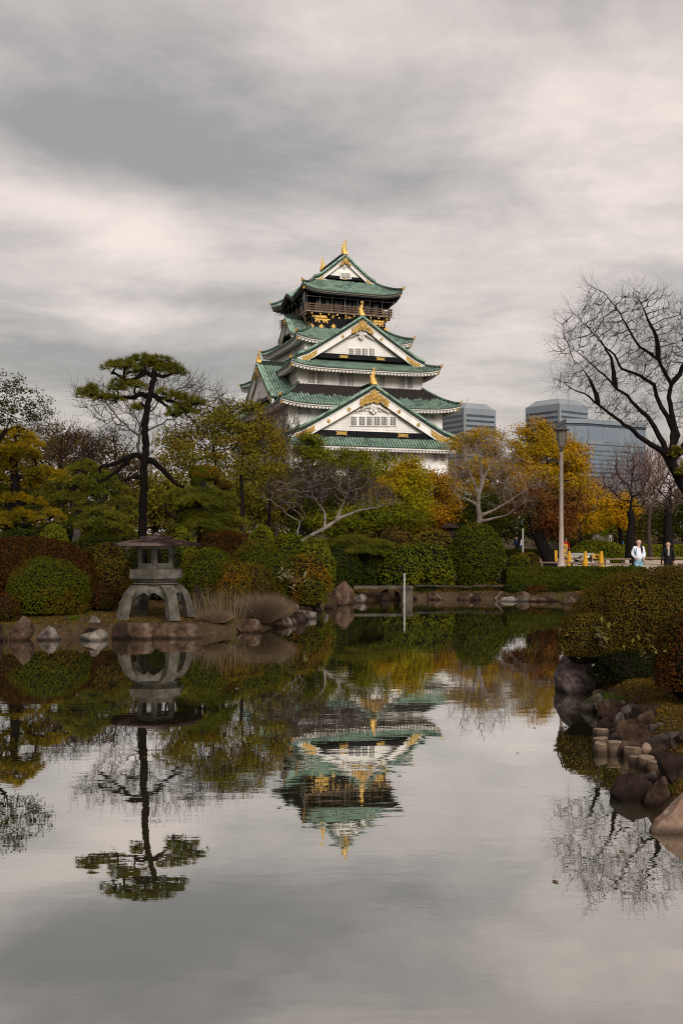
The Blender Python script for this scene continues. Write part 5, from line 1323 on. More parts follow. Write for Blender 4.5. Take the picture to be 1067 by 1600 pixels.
mb = MB(); Yt_ = 36.0; mb.tube([(WX(773, Yt_), Yt_, WZ(935, Yt_)), (WX(779, Yt_), Yt_, WZ(929, Yt_)), (WX(785, Yt_), Yt_ + .1, WZ(924, Yt_))], .018, 5); mb.tube([(WX(773, Yt_), Yt_, WZ(934, Yt_)), (WX(779, Yt_), Yt_ - .1, WZ(941, Yt_))], .015, 5)
o = obj('fallen_branch', mb, 'bark_pale'); tag(o, 'bare pale broken branch poking from the far bank into the water', 'branch')

# ------------------------------------------------------------------ low shrubs
bush('azalea_bush', 'broad rust brown clipped azalea mound at the left edge behind the round green bush', 'bush', -75, 153, 838, 27.5, 'azalea_brown', leaf=.05, depth=.55, dens=.8, sq=2.2, lump=.04)
bush('azalea_bush', 'round yellow green azalea bush in front of the broad brown mound', 'bush', 14, 138, 873, 25.2, 'azalea_green', leaf=.038, depth=.7, lump=.10)
bush('azalea_bush', 'ragged green and brown azalea left of the lantern platform', 'bush', 118, 206, 850, 28.3, 'azalea_olive', leaf=.05, lump=.12)
bush('azalea_bush', 'low reddish azalea beside the lantern leg', 'bush', 138, 186, 911, 26.0, 'azalea_red', leaf=.038, lump=.14)
bush('azalea_bush', 'small dark bush at the left edge above the waterline rocks', 'bush', -24, 30, 925, 23.6, 'azalea_red', leaf=.038, lump=.1)
bush('azalea_bush', 'rounded green azalea just right of the lantern', 'bush', 277, 372, 854, 27.6, 'azalea_green', leaf=.038, lump=.10)
bush('azalea_bush', 'low orange tinted azalea between the two green domes right of the lantern', 'bush', 338, 392, 878, 26.8, 'azalea_rust', leaf=.038, lump=.13)
bush('azalea_bush', 'smooth dark green azalea dome in the middle of the left bank', 'bush', 357, 448, 843, 29.0, 'azalea_green', leaf=.038, lump=.035)
bush('azalea_bush', 'green flank bush below the dark dome with brown patches', 'bush', 352, 430, 880, 27.6, 'azalea_olive', leaf=.038, lump=.1)
bush('azalea_bush', 'wide rust and orange azalea at the foot of the pale bare tree', 'bush', 430, 517, 866, 30.0, 'azalea_rust', leaf=.05, lump=.13)
bush('azalea_bush', 'flat topped dark brown azalea behind the lantern roof', 'bush', 300, 400, 828, 31.5, 'azalea_brown', leaf=.055, lump=.06)
bush('clipped_bush', 'bright lime green clipped bush partly hidden behind the lantern roof', 'bush', 262, 308, 824, 31.0, 'lime_clip', leaf=.055, lump=.06)
bush('clipped_bush', 'lime green bush behind the dark dome, leftmost of three', 'bush', 380, 436, 822, 36.0, 'lime_clip', leaf=.06, lump=.12, depth=.6)
bush('clipped_bush', 'olive bush behind the pale bare tree trunk, middle of three', 'bush', 422, 480, 829, 35.2, 'shrub_green', leaf=.06, lump=.14, depth=.6)
bush('clipped_bush', 'low lime green bush above the rust azalea, rightmost of three', 'bush', 462, 522, 842, 34.4, 'lime_clip', leaf=.06, lump=.14, depth=.6)
bush('variegated_bush', 'small speckled green bush under the left pines', 'bush', 58, 112, 819, 31.5, 'lime_clip', leaf=.06, lump=.05)
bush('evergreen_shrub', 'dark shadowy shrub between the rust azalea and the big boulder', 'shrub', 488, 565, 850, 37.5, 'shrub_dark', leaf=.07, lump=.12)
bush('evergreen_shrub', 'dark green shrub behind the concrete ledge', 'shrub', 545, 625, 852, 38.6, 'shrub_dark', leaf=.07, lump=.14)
bush('evergreen_shrub', 'leafy bright green shrub left of the clipped ball shrub', 'shrub', 625, 708, 848, 38.8, 'shrub_green', leaf=.085, lump=.15)
bush('evergreen_shrub', 'leafy green shrub above the white pole', 'shrub', 588, 662, 853, 38.2, 'shrub_green', leaf=.085, lump=.16)
bush('camellia_bush', 'brownish speckled camellia bush behind the green shrubs', 'bush', 640, 712, 826, 42.0, 'camellia', leaf=.085, lump=.08)
bush('camellia_bush', 'dull brown thicket bush left of the speckled camellia', 'bush', 590, 655, 826, 44.0, 'leaf_brown', leaf=.08, lump=.14)
bush('ball_shrub', 'large ball shaped dark green clipped shrub on the far bank', 'shrub', 700, 790, 817, 40.0, 'ball_green', leaf=.06, lump=.025, depth=1.0, sq=2.15, dens=1.1)
bush('evergreen_shrub', 'loose low green shrub right of the ball shrub', 'shrub', 783, 830, 868, 39.5, 'azalea_green', leaf=.06, lump=.13)
bush('evergreen_shrub', 'pale twiggy bush behind the left end of the hedge', 'shrub', 795, 846, 863, 41.5, 'azalea_olive', leaf=.06, lump=.12)
bush('mound_shrub', 'wide smooth bright green mound shrub in the plaza behind the barriers', 'shrub', 890, 976, 844, 62.0, 'lime_clip', leaf=.10, lump=.02, depth=.6)
bush('azalea_bush', 'huge brown topped clipped azalea overhanging the right bank', 'bush', 886, 1250, 882, 15.4, 'azalea_olive', leaf=.026, lump=.035, depth=.52, sq=2.15, zb=.30, dens=1.1)
bush('azalea_bush', 'smaller brown azalea bulging over the granite boulder', 'bush', 871, 955, 957, 14.5, 'azalea_olive', leaf=.024, lump=.07, depth=.7, zb=.50)
bush('azalea_bush', 'red brown azalea at the right edge in front of the huge one', 'bush', 1024, 1150, 955, 11.6, 'azalea_red', leaf=.024, lump=.05, depth=.8, zb=.45)
bush('evergreen_shrub', 'leafy undergrowth coloured dark for shade in the hollow under the huge azalea', 'shrub', 925, 1060, 1018, 14.1, 'shrub_shaded', leaf=.035, lump=.22, zb=.2, dens=.5)
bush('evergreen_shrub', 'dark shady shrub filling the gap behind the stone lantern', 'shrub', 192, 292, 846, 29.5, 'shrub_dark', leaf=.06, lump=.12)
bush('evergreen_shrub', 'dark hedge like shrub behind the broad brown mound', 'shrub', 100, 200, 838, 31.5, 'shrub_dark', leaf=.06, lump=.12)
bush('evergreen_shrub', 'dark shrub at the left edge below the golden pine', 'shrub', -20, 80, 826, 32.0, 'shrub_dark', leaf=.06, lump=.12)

for i, (a_, b_, yt, Yg, mm, lb) in enumerate([(646, 690, 913, 37.4, 'shrub_dark', 'low dark ground shrub under the bright green shrub at the water'), (684, 716, 917, 37.2, 'azalea_olive', 'small brownish ground shrub at the foot of the left green shrub'),
    (706, 752, 914, 37.6, 'shrub_dark', 'low dark ground shrub at the foot of the ball shrub'), (748, 792, 911, 37.5, 'azalea_olive', 'straggly olive ground shrub between the ball shrub and the hedge'), (786, 826, 912, 37.0, 'shrub_dark', 'dark overhanging growth under the left end of the hedge'),
    (820, 866, 915, 36.9, 'azalea_red', 'reddish overhanging growth under the hedge left of its middle'), (858, 905, 913, 36.7, 'shrub_dark', 'dark overhanging growth under the right part of the hedge'), (560, 600, 914, 38.0, 'shrub_dark', 'dark fern like growth above the stone ledge')]):
    bush('ground_shrub', lb, 'shrub', a_, b_, yt, Yg, mm, leaf=.06, lump=.22, depth=.8, zb=.15)
# hedge: one long clipped box on the far bank
def hedge(name, label, x0, x1, ytop0, ytop1, Y, m, width, z0, leaf, n, cat='hedge'):
    rng = RS(int(Y * 7)); X0, X1 = WX(x0, Y), WX(x1, Y); L_ = X1 - X0; H = WZ(ytop0, Y) - z0
    t = thing(name, label, cat, ((X0 + X1) / 2, Y + width / 2, z0))
    fr_ = int(n * .5); tp = int(n * .35); sd = n - fr_ - tp
    P = []; Nn = []
    u = rng.uniform(-.5, .5, fr_); P.append(np.stack([u * L_, -np.full(fr_, width / 2), rng.uniform(0, 1, fr_) * H], 1)); Nn.append(np.tile([0, -1, .3], (fr_, 1)))
    u = rng.uniform(-.5, .5, tp); P.append(np.stack([u * L_, rng.uniform(-.5, .5, tp) * width, np.full(tp, H)], 1)); Nn.append(np.tile([0, 0, 1.], (tp, 1)))
    s2 = rng.choice([-1, 1], sd); P.append(np.stack([s2 * L_ / 2, rng.uniform(-.5, .5, sd) * width, rng.uniform(0, 1, sd) * H], 1)); Nn.append(np.stack([s2, 0 * s2, .2 + 0 * s2], 1))
    P = np.concatenate(P); Nn = np.concatenate(Nn)
    bul = .07 * fbm(P, 2.2, 3) + .04 * fbm(P, 6, 4) - rng.uniform(0, .1, len(P))
    P = P + unit(Nn) * bul[:, None]
    edge = np.clip((P[:, 2] / H - .8) / .2, 0, 1); P[:, 1] *= 1 - .12 * edge
    mb = MB(); leaves(mb, P, Nn, leaf, leaf * .6, rng, .6); obj('foliage', mb, m, t)
    mb = MB(); mb.box((0, 0, H * .45), (L_ * .97, width * .82, H * .9)); obj('branch_core', mb, 'shade_black', t)  # added dark box stops light passing through the hedge leaves
    return t
hedge('clipped_hedge', 'long low clipped hedge along the far bank in front of the lamp', 792, 1010, 886, 886, 37.6, 'hedge', 1.3, .22, .065, 26000)
hedge('clipped_hedge', 'low green hedge far behind the plaza at the right edge', 972, 1120, 851, 851, 74, 'lime_clip', 2, .6, .14, 7000)
hedge('clipped_hedge', 'dim green hedge far behind the leaning trunk', 780, 900, 858, 858, 80, 'shrub_dark', 2, .6, .16, 5000)

# strap leaved plants, grasses
def strap_plant(name, label, cat, px, py, Y, n, L_, w_, m, seed, spread=1.0, z=None):
    rng = RS(seed); X = WX(px, Y); z0 = WZ(py, Y) if z is None else z
    t = thing(name, label, cat, (X, Y, z0))
    for i in range(n):
        a_ = rng.uniform(0, 2 * math.pi); el = rng.uniform(.1, 1.1); l_ = L_ * rng.uniform(.6, 1.2); b0 = rng.normal(size=3) * np.array([.12, .12, .05]) * spread
        d = np.array([math.cos(a_) * math.cos(el), math.sin(a_) * math.cos(el), math.sin(el)]); s2 = np.array([-math.sin(a_), math.cos(a_), 0]); P = []
        for q in (0, .35, .7, 1.0):
            c = b0 + d * l_ * q + np.array([0, 0, -.45 * l_ * q * q]); ww = w_ * (math.sin(math.pi * min(q * .8 + .15, 1)) + .02) / 2
            P.append([c - s2 * ww, c + s2 * ww])
        mb = MB(); mb.grid(np.array(P)); obj('leaf', mb, m, t)
strap_plant('bamboo_grass', 'pale edged bamboo grass between the dark dome and the rust azalea', 'plant', 448, 905, 28.6, 60, .42, .075, 'sasa', 3, 2.2)
strap_plant('bamboo_grass', 'few pale leaves at the right flank of the dark dome bush', 'plant', 440, 884, 28.9, 14, .35, .06, 'sasa', 4, 1.6)
strap_plant('broadleaf_weed', 'green and yellowing leaf rosette sprouting from the huge azalea', 'plant', 945, 985, 14.0, 20, .20, .045, 'strap', 5, 1.6)
strap_plant('broadleaf_weed', 'pale drooping leaves hanging from the left side of the huge azalea', 'plant', 921, 1002, 13.95, 10, .24, .045, 'sasa', 6, 1.2)
strap_plant('broadleaf_weed', 'dark green leaf sprig on the shaded face of the huge azalea', 'plant', 975, 1000, 14.0, 18, .18, .04, 'strap', 7, 2.2)
strap_plant('broadleaf_weed', 'yellow leaf tuft at the edge of the red brown azalea', 'plant', 1028, 1020, 10.9, 8, .15, .035, 'strap', 8, 1.0)
def blades(n, cen, rad, hgt, w, rng, lean=.25, tz_=True, curve=.3):
    a_ = rng.uniform(0, 2 * math.pi, n); rr = np.sqrt(rng.uniform(0, 1, n)) * rad
    x = cen[0] + np.cos(a_) * rr; y = cen[1] + np.sin(a_) * rr; z = terrain(x, y) if tz_ else np.full(n, cen[2])
    B = np.stack([x, y, z - .02], 1); h = hgt * rng.uniform(.5, 1.1, n)
    D = unit(np.stack([np.cos(a_) * lean * rr / rad + rng.normal(size=n) * lean * .6, np.sin(a_) * lean * rr / rad + rng.normal(size=n) * lean * .6, np.ones(n)], 1))
    S = unit(np.cross(D, rng.normal(size=(n, 3)))) * w / 2
    M_ = B + D * (h * .55)[:, None]; Tp = B + D * h[:, None] + unit(D * [1, 1, 0]) * (h * curve * .4)[:, None]
    V = np.stack([B - S, B + S, M_ + S * .7, M_ - S * .7, Tp], 1)
    mb = MB(); i = np.arange(n)[:, None] * 5
    mb.add(V, i + np.array([[0, 1, 2, 3]])); mb.F.setdefault(3, []).append(i + np.array([[3, 2, 4]]))
    return mb
def clump(name, label, cat, px, Y, rad, h, n, w, m, seed, lean=.5, curve=.5):
    X = WX(px, Y); z = max(tz(X, Y), -.05); rng = RS(seed); mb = blades(n, (0, 0, 0), rad, h, w, rng, lean, False, curve)
    o = obj(name, mb, m, None, (X, Y, z)); tag(o, label, cat)
clump('dry_grass_clump', 'rounded clump of dry pinkish brown grass at the inlet', 'grass clump', 411, 25.1, .22, .80, 5200, .011, 'drygrass', 1, .95, .2)
clump('dry_grass_clump', 'low tangled dry grass between the lantern and the round clump', 'grass clump', 336, 23.9, .26, .36, 1300, .010, 'drygrass', 2, .95, .2)
clump('reed_clump', 'thin upright dry reeds behind the low dry grass', 'reeds', 352, 24.6, .50, .85, 150, .016, 'reeds', 3, .12, .1)
clump('reed_clump', 'sparse dry reeds beside the lantern right legs', 'reeds', 322, 24.9, .30, .7, 90, .016, 'reeds', 4, .15, .1)
clump('weed_tuft', 'bright green feathery weed on the right bank above the flat grey rock', 'plant', 962, 13.0, .20, .26, 700, .016, 'weed', 5, .6)
clump('weed_tuft', 'small bright green tuft on the left bank above the whitish rock', 'plant', 117, 23.9, .18, .10, 300, .014, 'weed', 6, .6)
# ground cover
def scatter(n, x0, x1, y0, y1, rng, dmin=.25, dmax=9):
    x = rng.uniform(x0, x1, n); y = rng.uniform(y0, y1, n); d = pond_dist(x, y); k = (d > dmin) & (d < dmax); return x[k], y[k]
rng = RS(5)
parts_ = [scatter(95000, 2.6, 5.2, 7.5, 15.5, rng, .15, 3), scatter(50000, -9, 0.5, 21.8, 33, rng, .2, 7), scatter(9000, -1, 8, 34, 38.5, rng, .2, 3)]
gmb = MB()
for (x, y), h_, w_ in zip(parts_, (.055, .075, .10), (.007, .013, .02)):
    dn = fbm(np.stack([x, y, 0 * x], 1), 1.6, 2); k = dn > rng.uniform(-.5, .5, len(x)); x, y = x[k], y[k]
    n = len(x); B = np.stack([x, y, terrain(x, y) - .01], 1); D = unit(rng.normal(size=(n, 3)) * .55 + [0, 0, 1]); S = unit(np.cross(D, rng.normal(size=(n, 3)))) * w_ / 2
    gmb.add(np.stack([B - S, B + S, B + D * (h_ * rng.uniform(.5, 1.4, n))[:, None]], 1), np.arange(n * 3).reshape(-1, 3))
o = obj('grass', gmb, 'grass', kind='stuff'); tag(o, 'short yellowing grass on the pond banks', 'grass')
lmb = MB()
for (x0, x1, y0, y1, n, s0) in ((2.6, 5.2, 7.5, 15.5, 24000, .030), (-9, .5, 21.8, 34, 12000, .06), (-1, 9, 34.5, 40, 6000, .08)):
    x, y = scatter(n, x0, x1, y0, y1, rng, .12, 8); P = np.stack([x, y, terrain(x, y) + .012], 1); leaves(lmb, P, np.tile([0, 0, 1.], (len(P), 1)), s0, s0 * .6, rng, .35)
o = obj('fallen_leaves', lmb, 'litter', kind='stuff'); tag(o, 'brown fallen leaves scattered on the banks', 'leaves')

# ------------------------------------------------------------------ pines
Yh = 25.3
pine('black_pine', 'tall lone black pine with layered crown rising behind the stone lantern', 224, Yh,
     [(224, 962), (223, 900), (223, 835), (223, 800), (225, 765), (225, 730), (228, 700), (227, 665), (230, 640), (235, 612), (240, 595), (243, 582)],
     [[(226, 716, 0, .075), (213, 711), (202, 714), (189, 720), (175, 726), (158, 729), (156, 739)],
      [(204, 713, 0, .06), (196, 724), (186, 734), (170, 745), (153, 754)],
      [(224, 748, 0, .055), (210, 745), (200, 748), (190, 752)],
      [(228, 718, 0, .08), (240, 722), (251, 731), (266, 746), (276, 756), (288, 761)],
      [(231, 620, 0, .07), (221, 616), (208, 621), (195, 621), (165, 619), (145, 615)],
      [(236, 616, 0, .065), (248, 622), (258, 624), (270, 628), (290, 632)],
      [(240, 618, 0, .05), (252, 628), (262, 636), (270, 648)],
      [(241, 590, 0, .06), (230, 583), (218, 589), (202, 594), (190, 590), (180, 583)],
      [(243, 586, 0, .05), (256, 588), (268, 584), (278, 578)],
      [(230, 640, 0, .045), (222, 632), (214, 636), (208, 632)]],
     [(222, 560, 26, 8), (248, 561, 24, 8), (236, 568, 34, 8, .3), (182, 569, 22, 8), (200, 572, 22, 8, -.3), (268, 572, 22, 9), (278, 579, 13, 7), (212, 577, 22, 6, .5),
      (192, 596, 20, 7), (212, 601, 22, 7), (184, 606, 14, 6),
      (132, 611, 14, 7), (146, 613, 18, 9), (164, 619, 18, 7), (180, 622, 16, 6), (144, 604, 8, 6),
      (258, 611, 14, 7), (276, 618, 18, 8), (296, 622, 20, 9), (308, 628, 15, 7), (282, 634, 20, 8), (292, 642, 18, 6), (270, 646, 12, 5), (214, 636, 8, 4)],
     'pine', tr=.115, nl=.125, nw=.012, dens=.82, per=10)
PG = 'cloud pruned pines on the left bank'
pine('golden_pine', 'cloud pruned pine with golden yellow tops at the left edge', 18, 33.5,
     [(18, 850), (20, 800), (24, 760), (22, 720), (28, 690)], [[(22, 790, 0, .1), (40, 785), (60, 775)], [(24, 745, 0, .08), (45, 745), (70, 740)], [(20, 815, 0, .09), (40, 822), (60, 812)]],
     [(24, 676, 34, 11), (47, 690, 22, 9), (8, 693, 26, 9), (35, 703, 34, 9, -.4), (2, 708, 25, 10), (54, 712, 14, 8), (15, 727, 24, 11), (70, 737, 32, 11), (0, 745, 26, 10), (45, 752, 22, 8, .4), (20, 776, 28, 9), (58, 782, 14, 7), (30, 803, 36, 12), (84, 802, 18, 10), (5, 815, 22, 9, -.5)],
     'pine_gold', bark='bark_black', tr=.2, brr=.06, nl=.13, nw=.022, dens=.9, per=8, group=None)
pine('garden_pine', 'spreading grey green pine right of the golden pine', 120, 37.5,
     [(118, 855), (121, 815), (112, 780), (118, 755), (128, 735)], [[(119, 800, 0, .09), (140, 790), (165, 780)], [(114, 775, 0, .08), (95, 775), (75, 780)], [(120, 815, 0, .07), (145, 812), (165, 815)]],
     [(136, 727, 24, 9), (108, 734, 20, 8, .5), (160, 742, 22, 9), (96, 752, 26, 9), (132, 752, 26, 9, -.5), (180, 758, 22, 8), (150, 768, 30, 9), (74, 772, 20, 9), (108, 776, 28, 10, -.4), (190, 782, 22, 9), (140, 792, 28, 9), (84, 796, 18, 8), (172, 806, 24, 9), (120, 812, 24, 9), (200, 800, 18, 8)],
     'pine_green', bark='bark_grey', tr=.15, brr=.05, nl=.15, nw=.024, dens=.8, per=8)
pine('golden_pine', 'low dark pine with a golden fringe left of the lantern roof', 158, 34.0,
     [(158, 850), (157, 822), (160, 800)], [[(158, 828, 0, .06), (175, 822), (190, 826)]],
     [(150, 800, 22, 9), (176, 806, 22, 8), (160, 818, 30, 9, -.4), (190, 822, 18, 8), (136, 818, 18, 8), (158, 834, 34, 9), (205, 836, 14, 7)],
     'pine_green', bark='bark_black', tr=.12, nl=.13, nw=.022, dens=.9, per=8)
pine('garden_pine', 'layered green pine with black underside right of the lone pine trunk', 283, 32.5,
     [(275, 850), (278, 820), (282, 795), (296, 780), (314, 768), (318, 752)], [[(284, 792, 0, .08), (300, 792), (330, 790), (352, 788)], [(280, 812, 0, .07), (300, 822), (335, 826)], [(280, 815, 0, .06), (262, 800), (258, 785)]],
     [(276, 771, 20, 8), (300, 768, 20, 8), (325, 768, 24, 9), (348, 776, 22, 9), (314, 781, 34, 10, -.5), (350, 789, 22, 8), (290, 789, 16, 6), (330, 805, 34, 9), (300, 803, 24, 8), (360, 812, 24, 9), (320, 818, 34, 10, -.4), (345, 827, 30, 9), (283, 820, 20, 8)],
     'pine_green', bark='bark_black', tr=.14, brr=.05, nl=.14, nw=.021, dens=1.0, per=9)
pine('garden_pine', 'flat clipped dark green pine tier behind the concrete ledge with slim trunk', 548, 38.0,
     [(548, 905), (549, 880), (547, 858), (552, 842)], [[(548, 862, 0, .05), (525, 855), (505, 856)], [(549, 858, 0, .05), (575, 852), (598, 856)]],
     [(520, 848, 26, 6), (550, 842, 30, 7), (585, 848, 28, 6), (560, 858, 34, 6, -.4), (602, 862, 20, 5), (500, 862, 20, 6)], 'pine_green', bark='bark_grey', tr=.12, nl=.13, nw=.022, dens=.9)
# disc shaped topiary tops
def topiary(label, x0, x1, y0, y1, Y, m, stem):
    BUSHN[0] += 1; rng = RS(300 + BUSHN[0]); rx = (x1 - x0) / 2 / F * Y; rz_ = (y1 - y0) / 2 / F * Y; X = WX((x0 + x1) / 2, Y); zc = WZ((y0 + y1) / 2, Y); z0 = tz(X, Y)
    t = thing('topiary_tree', label, 'topiary', (X, Y, z0)); v = unit(rng.normal(size=(5500, 3)))
    r = (np.abs(v[:, 0]) ** 3 + np.abs(v[:, 1]) ** 3 + np.abs(v[:, 2]) ** 3) ** (-1 / 3); q = v * r[:, None] * (1 - rng.uniform(0, .12, len(v)))[:, None]
    P = q * [rx, rx, rz_] + [0, 0, zc - z0]; mb = MB(); leaves(mb, P, v, .06, .035, rng, .6); obj('foliage', mb, m, t)
    mb = MB(); mb.lathe([(.01, zc - z0 - rz_ * .85), (rx * .8, zc - z0 - rz_ * .7), (rx * .9, zc - z0), (rx * .7, zc - z0 + rz_ * .75), (.01, zc - z0 + rz_ * .85)], 14); obj('branch_core', mb, 'shade_black', t)  # added dark core keeps light from passing through the drum
    mb = MB(); mb.tube([(0, 0, -.1)] + [(WX(p[0], Y) - X, 0, WZ(p[1], Y) - z0) for p in stem], [.09, .08, .06, .05][:len(stem) + 1], 8); obj('trunk', mb, 'bark_black', t)
topiary('flat drum shaped topiary with golden top right of the lone pine', 295, 343, 727, 752, 34.5, 'azalea_rust', [(322, 800), (320, 760), (319, 748)])
topiary('small dark drum topiary tucked under the golden topped one', 299, 323, 747, 762, 34.0, 'shrub_dark', [(312, 790), (311, 760)])
topiary('small dark drum topiary right of the golden topped one', 336, 362, 750, 764, 35.0, 'azalea_olive', [(349, 790), (349, 762)])

# ------------------------------------------------------------------ bare trees in front
bare('bare_tree', 'pale leafless garden tree with low fanned crown in the centre', 467, 868, 36.8, [(450, 770, 45, 28), (500, 757, 62, 30), (565, 770, 55, 20), (600, 782, 28, 8), (500, 735, 45, 14), (540, 750, 50, 25)], 'bark_pale', n_attr=1300, step=.13, kill=.17, r0=.0075, tr=.10, twm='bark_purple', lr=.06, limbs=[[(468, 847), (464, 835), (468, 815), (478, 805)], [(508, 825), (506, 800), (490, 775), (482, 755)], [(532, 808), (560, 798), (600, 790), (625, 785)], [(524, 814), (535, 790), (545, 765)]],
     trk=[(467, 868), (471, 856), (468, 847), (477, 843), (492, 833), (508, 825), (524, 814), (532, 808)], tw=2, twl=.34, twr=.0055, rmax=.016, up=.12, wob=.25, depth=.7)
bare('bare_tree', 'large pale leafless tree with crooked limbs in front of the yellow trees', 748, 866, 50.0, [(745, 720, 44, 40), (715, 735, 22, 30), (785, 735, 42, 32), (835, 752, 32, 14), (800, 775, 36, 18), (728, 695, 20, 18), (765, 700, 28, 25), (722, 775, 18, 12)], 'bark_pale', n_attr=750, step=.24, kill=.36, r0=.012, tr=.18, twm='bark_pale', lr=.085, limbs=[[(749, 806), (775, 795), (800, 780), (830, 760), (850, 752)], [(748, 815), (790, 805), (812, 790)], [(752, 758), (760, 735), (775, 715), (785, 700)], [(748, 772), (738, 750), (728, 725), (722, 700)], [(746, 790), (725, 778), (710, 772)], [(752, 758), (752, 730), (745, 700)]],
     trk=[(748, 866), (747, 830), (749, 806), (746, 790), (748, 772), (752, 758)], tw=2, twl=.55, twr=.009, rmax=.03, up=.15, wob=.28, depth=.7)
bare('bare_tree', 'pale slender leafless tree spreading behind the lone pine', 224, 850, 42.0, [(165, 625, 55, 28), (215, 640, 50, 35), (290, 610, 40, 25), (320, 625, 36, 28), (250, 600, 45, 20), (185, 660, 40, 25), (270, 650, 40, 30), (125, 612, 12, 10)], 'bark_grey', n_attr=900, step=.25, kill=.36, r0=.010, tr=.12,
     trk=[(224, 850), (224, 780), (223, 730), (216, 700)], tw=3, twl=.55, twr=.009, rmax=.024, up=.3, wob=.2, depth=.8)
bare('bare_tree', 'small reddish leafless tree in front of the castle corner', 432, 800, 70.0, [(430, 665, 32, 28), (450, 680, 32, 30), (415, 690, 20, 25), (470, 700, 20, 22), (440, 720, 35, 20)], 'bark_purple', n_attr=700, step=.3, kill=.45, r0=.013, tr=.16,
     trk=[(432, 800), (431, 760), (428, 735)], tw=3, twl=.8, twr=.014, rmax=.03, up=.55, wob=.15)
bare('bare_tree', 'great dark leafless tree leaning in from the right edge', 1112, 880, 39.0,
     [(960, 500, 58, 42), (905, 540, 45, 35), (890, 600, 30, 18), (930, 590, 50, 30), (1000, 470, 45, 22), (1020, 560, 50, 60), (1060, 510, 40, 40), (1100, 600, 40, 60), (960, 640, 45, 18), (1000, 650, 30, 25), (1110, 500, 50, 50), (885, 505, 18, 12), (1080, 650, 35, 30), (930, 470, 25, 10)], 'bark_black', n_attr=3700, step=.19, kill=.25, r0=.0095, tr=.30, lr=.12, twm='bark_black',
     limbs=[[(1042, 712), (1033, 705), (1005, 687), (982, 668), (954, 648), (936, 634), (913, 615), (899, 611), (882, 599), (866, 592)],
            [(1042, 712), (1035, 692), (1021, 666), (1012, 652), (998, 641), (980, 618), (963, 608), (950, 592), (922, 567), (908, 555), (889, 541)],
            [(1046, 712), (1050, 690), (1051, 673), (1042, 652), (1028, 627), (1021, 601), (1000, 587), (970, 576), (959, 555), (945, 543), (919, 513), (889, 483)],
            [(1051, 700), (1056, 680), (1049, 650), (1044, 620), (1049, 601), (1035, 578), (1028, 562), (1000, 543), (987, 523), (968, 490), (945, 458), (917, 444)],
            [(1049, 601), (1060, 585), (1068, 568), (1078, 540), (1085, 510)], [(1028, 562), (1026, 534), (1021, 518), (1012, 499), (996, 465)],
            [(1058, 715), (1075, 680), (1085, 640), (1082, 600), (1095, 560)], [(963, 608), (959, 590), (955, 560), (930, 520)], [(936, 634), (925, 600), (905, 570)]],
     trk=[(1112, 900), (1104, 820), (1086, 785), (1066, 758), (1051, 729), (1042, 712)], tw=3, twl=.5, twr=.0045, twg=2, rmax=.014, up=.28, wob=.11, depth=.7)
t = TREEN[0]
clus = [(1063, 700, 14, 8), (1072, 735, 16, 8), (1052, 712, 8, 5)]
leafy('ivy_sprig', 'small green leafy sprig growing on the great bare trunk at the right edge', 'plant', 1072, 38.6, clus, 'leaf_olive', n_leaf=500, leaf=.12, clumps=10, csig=.12, r0=.01, tr=.02, zb=WZ(742, 38.6), trunk=[(1072, 742), (1071, 735), (1070, 728)])
BR = 'purple brown leafless trees behind the plaza'
for (bx, by, Y, bl, trk, lab, sd) in [
    (984, 872, 58, [(960, 745, 26, 25), (985, 735, 30, 35), (1012, 745, 26, 28), (950, 770, 20, 15), (1000, 775, 25, 20)], [(984, 872), (984, 840), (987, 815), (984, 800)], 'dark forked leafless tree with brushy crown just left of the woman', 0),
    (1042, 872, 60, [(1030, 740, 30, 35), (1060, 750, 30, 40), (1090, 740, 30, 40), (1030, 790, 25, 20), (1075, 720, 30, 30)], [(1042, 872), (1043, 840), (1042, 810), (1043, 780)], 'thick dark leafless tree behind the man in black', 1),
    (1015, 866, 72, [(1010, 745, 35, 28), (1040, 720, 35, 24), (985, 760, 25, 20), (1070, 760, 30, 30)], [(1015, 866), (1013, 830), (1014, 800)], 'slim purple leafless tree between the two dark forked trees', 2),
    (905, 862, 84, [(905, 768, 25, 15), (930, 765, 30, 14), (950, 772, 30, 15)], [(905, 862), (906, 820), (908, 780)], 'faint purple leafless tree behind the golden tree', 3)]:
    bare('bare_tree', lab, bx, by, Y, bl, 'bark_black' if sd < 2 else 'bark_purple', n_attr=650, step=.3, kill=.42, r0=.016, tr=.36 if sd < 2 else .2, trk=trk, tw=3, twl=.85, twr=.012, rmax=.04, up=.6, wob=.15, group=None, twm='bark_brush')

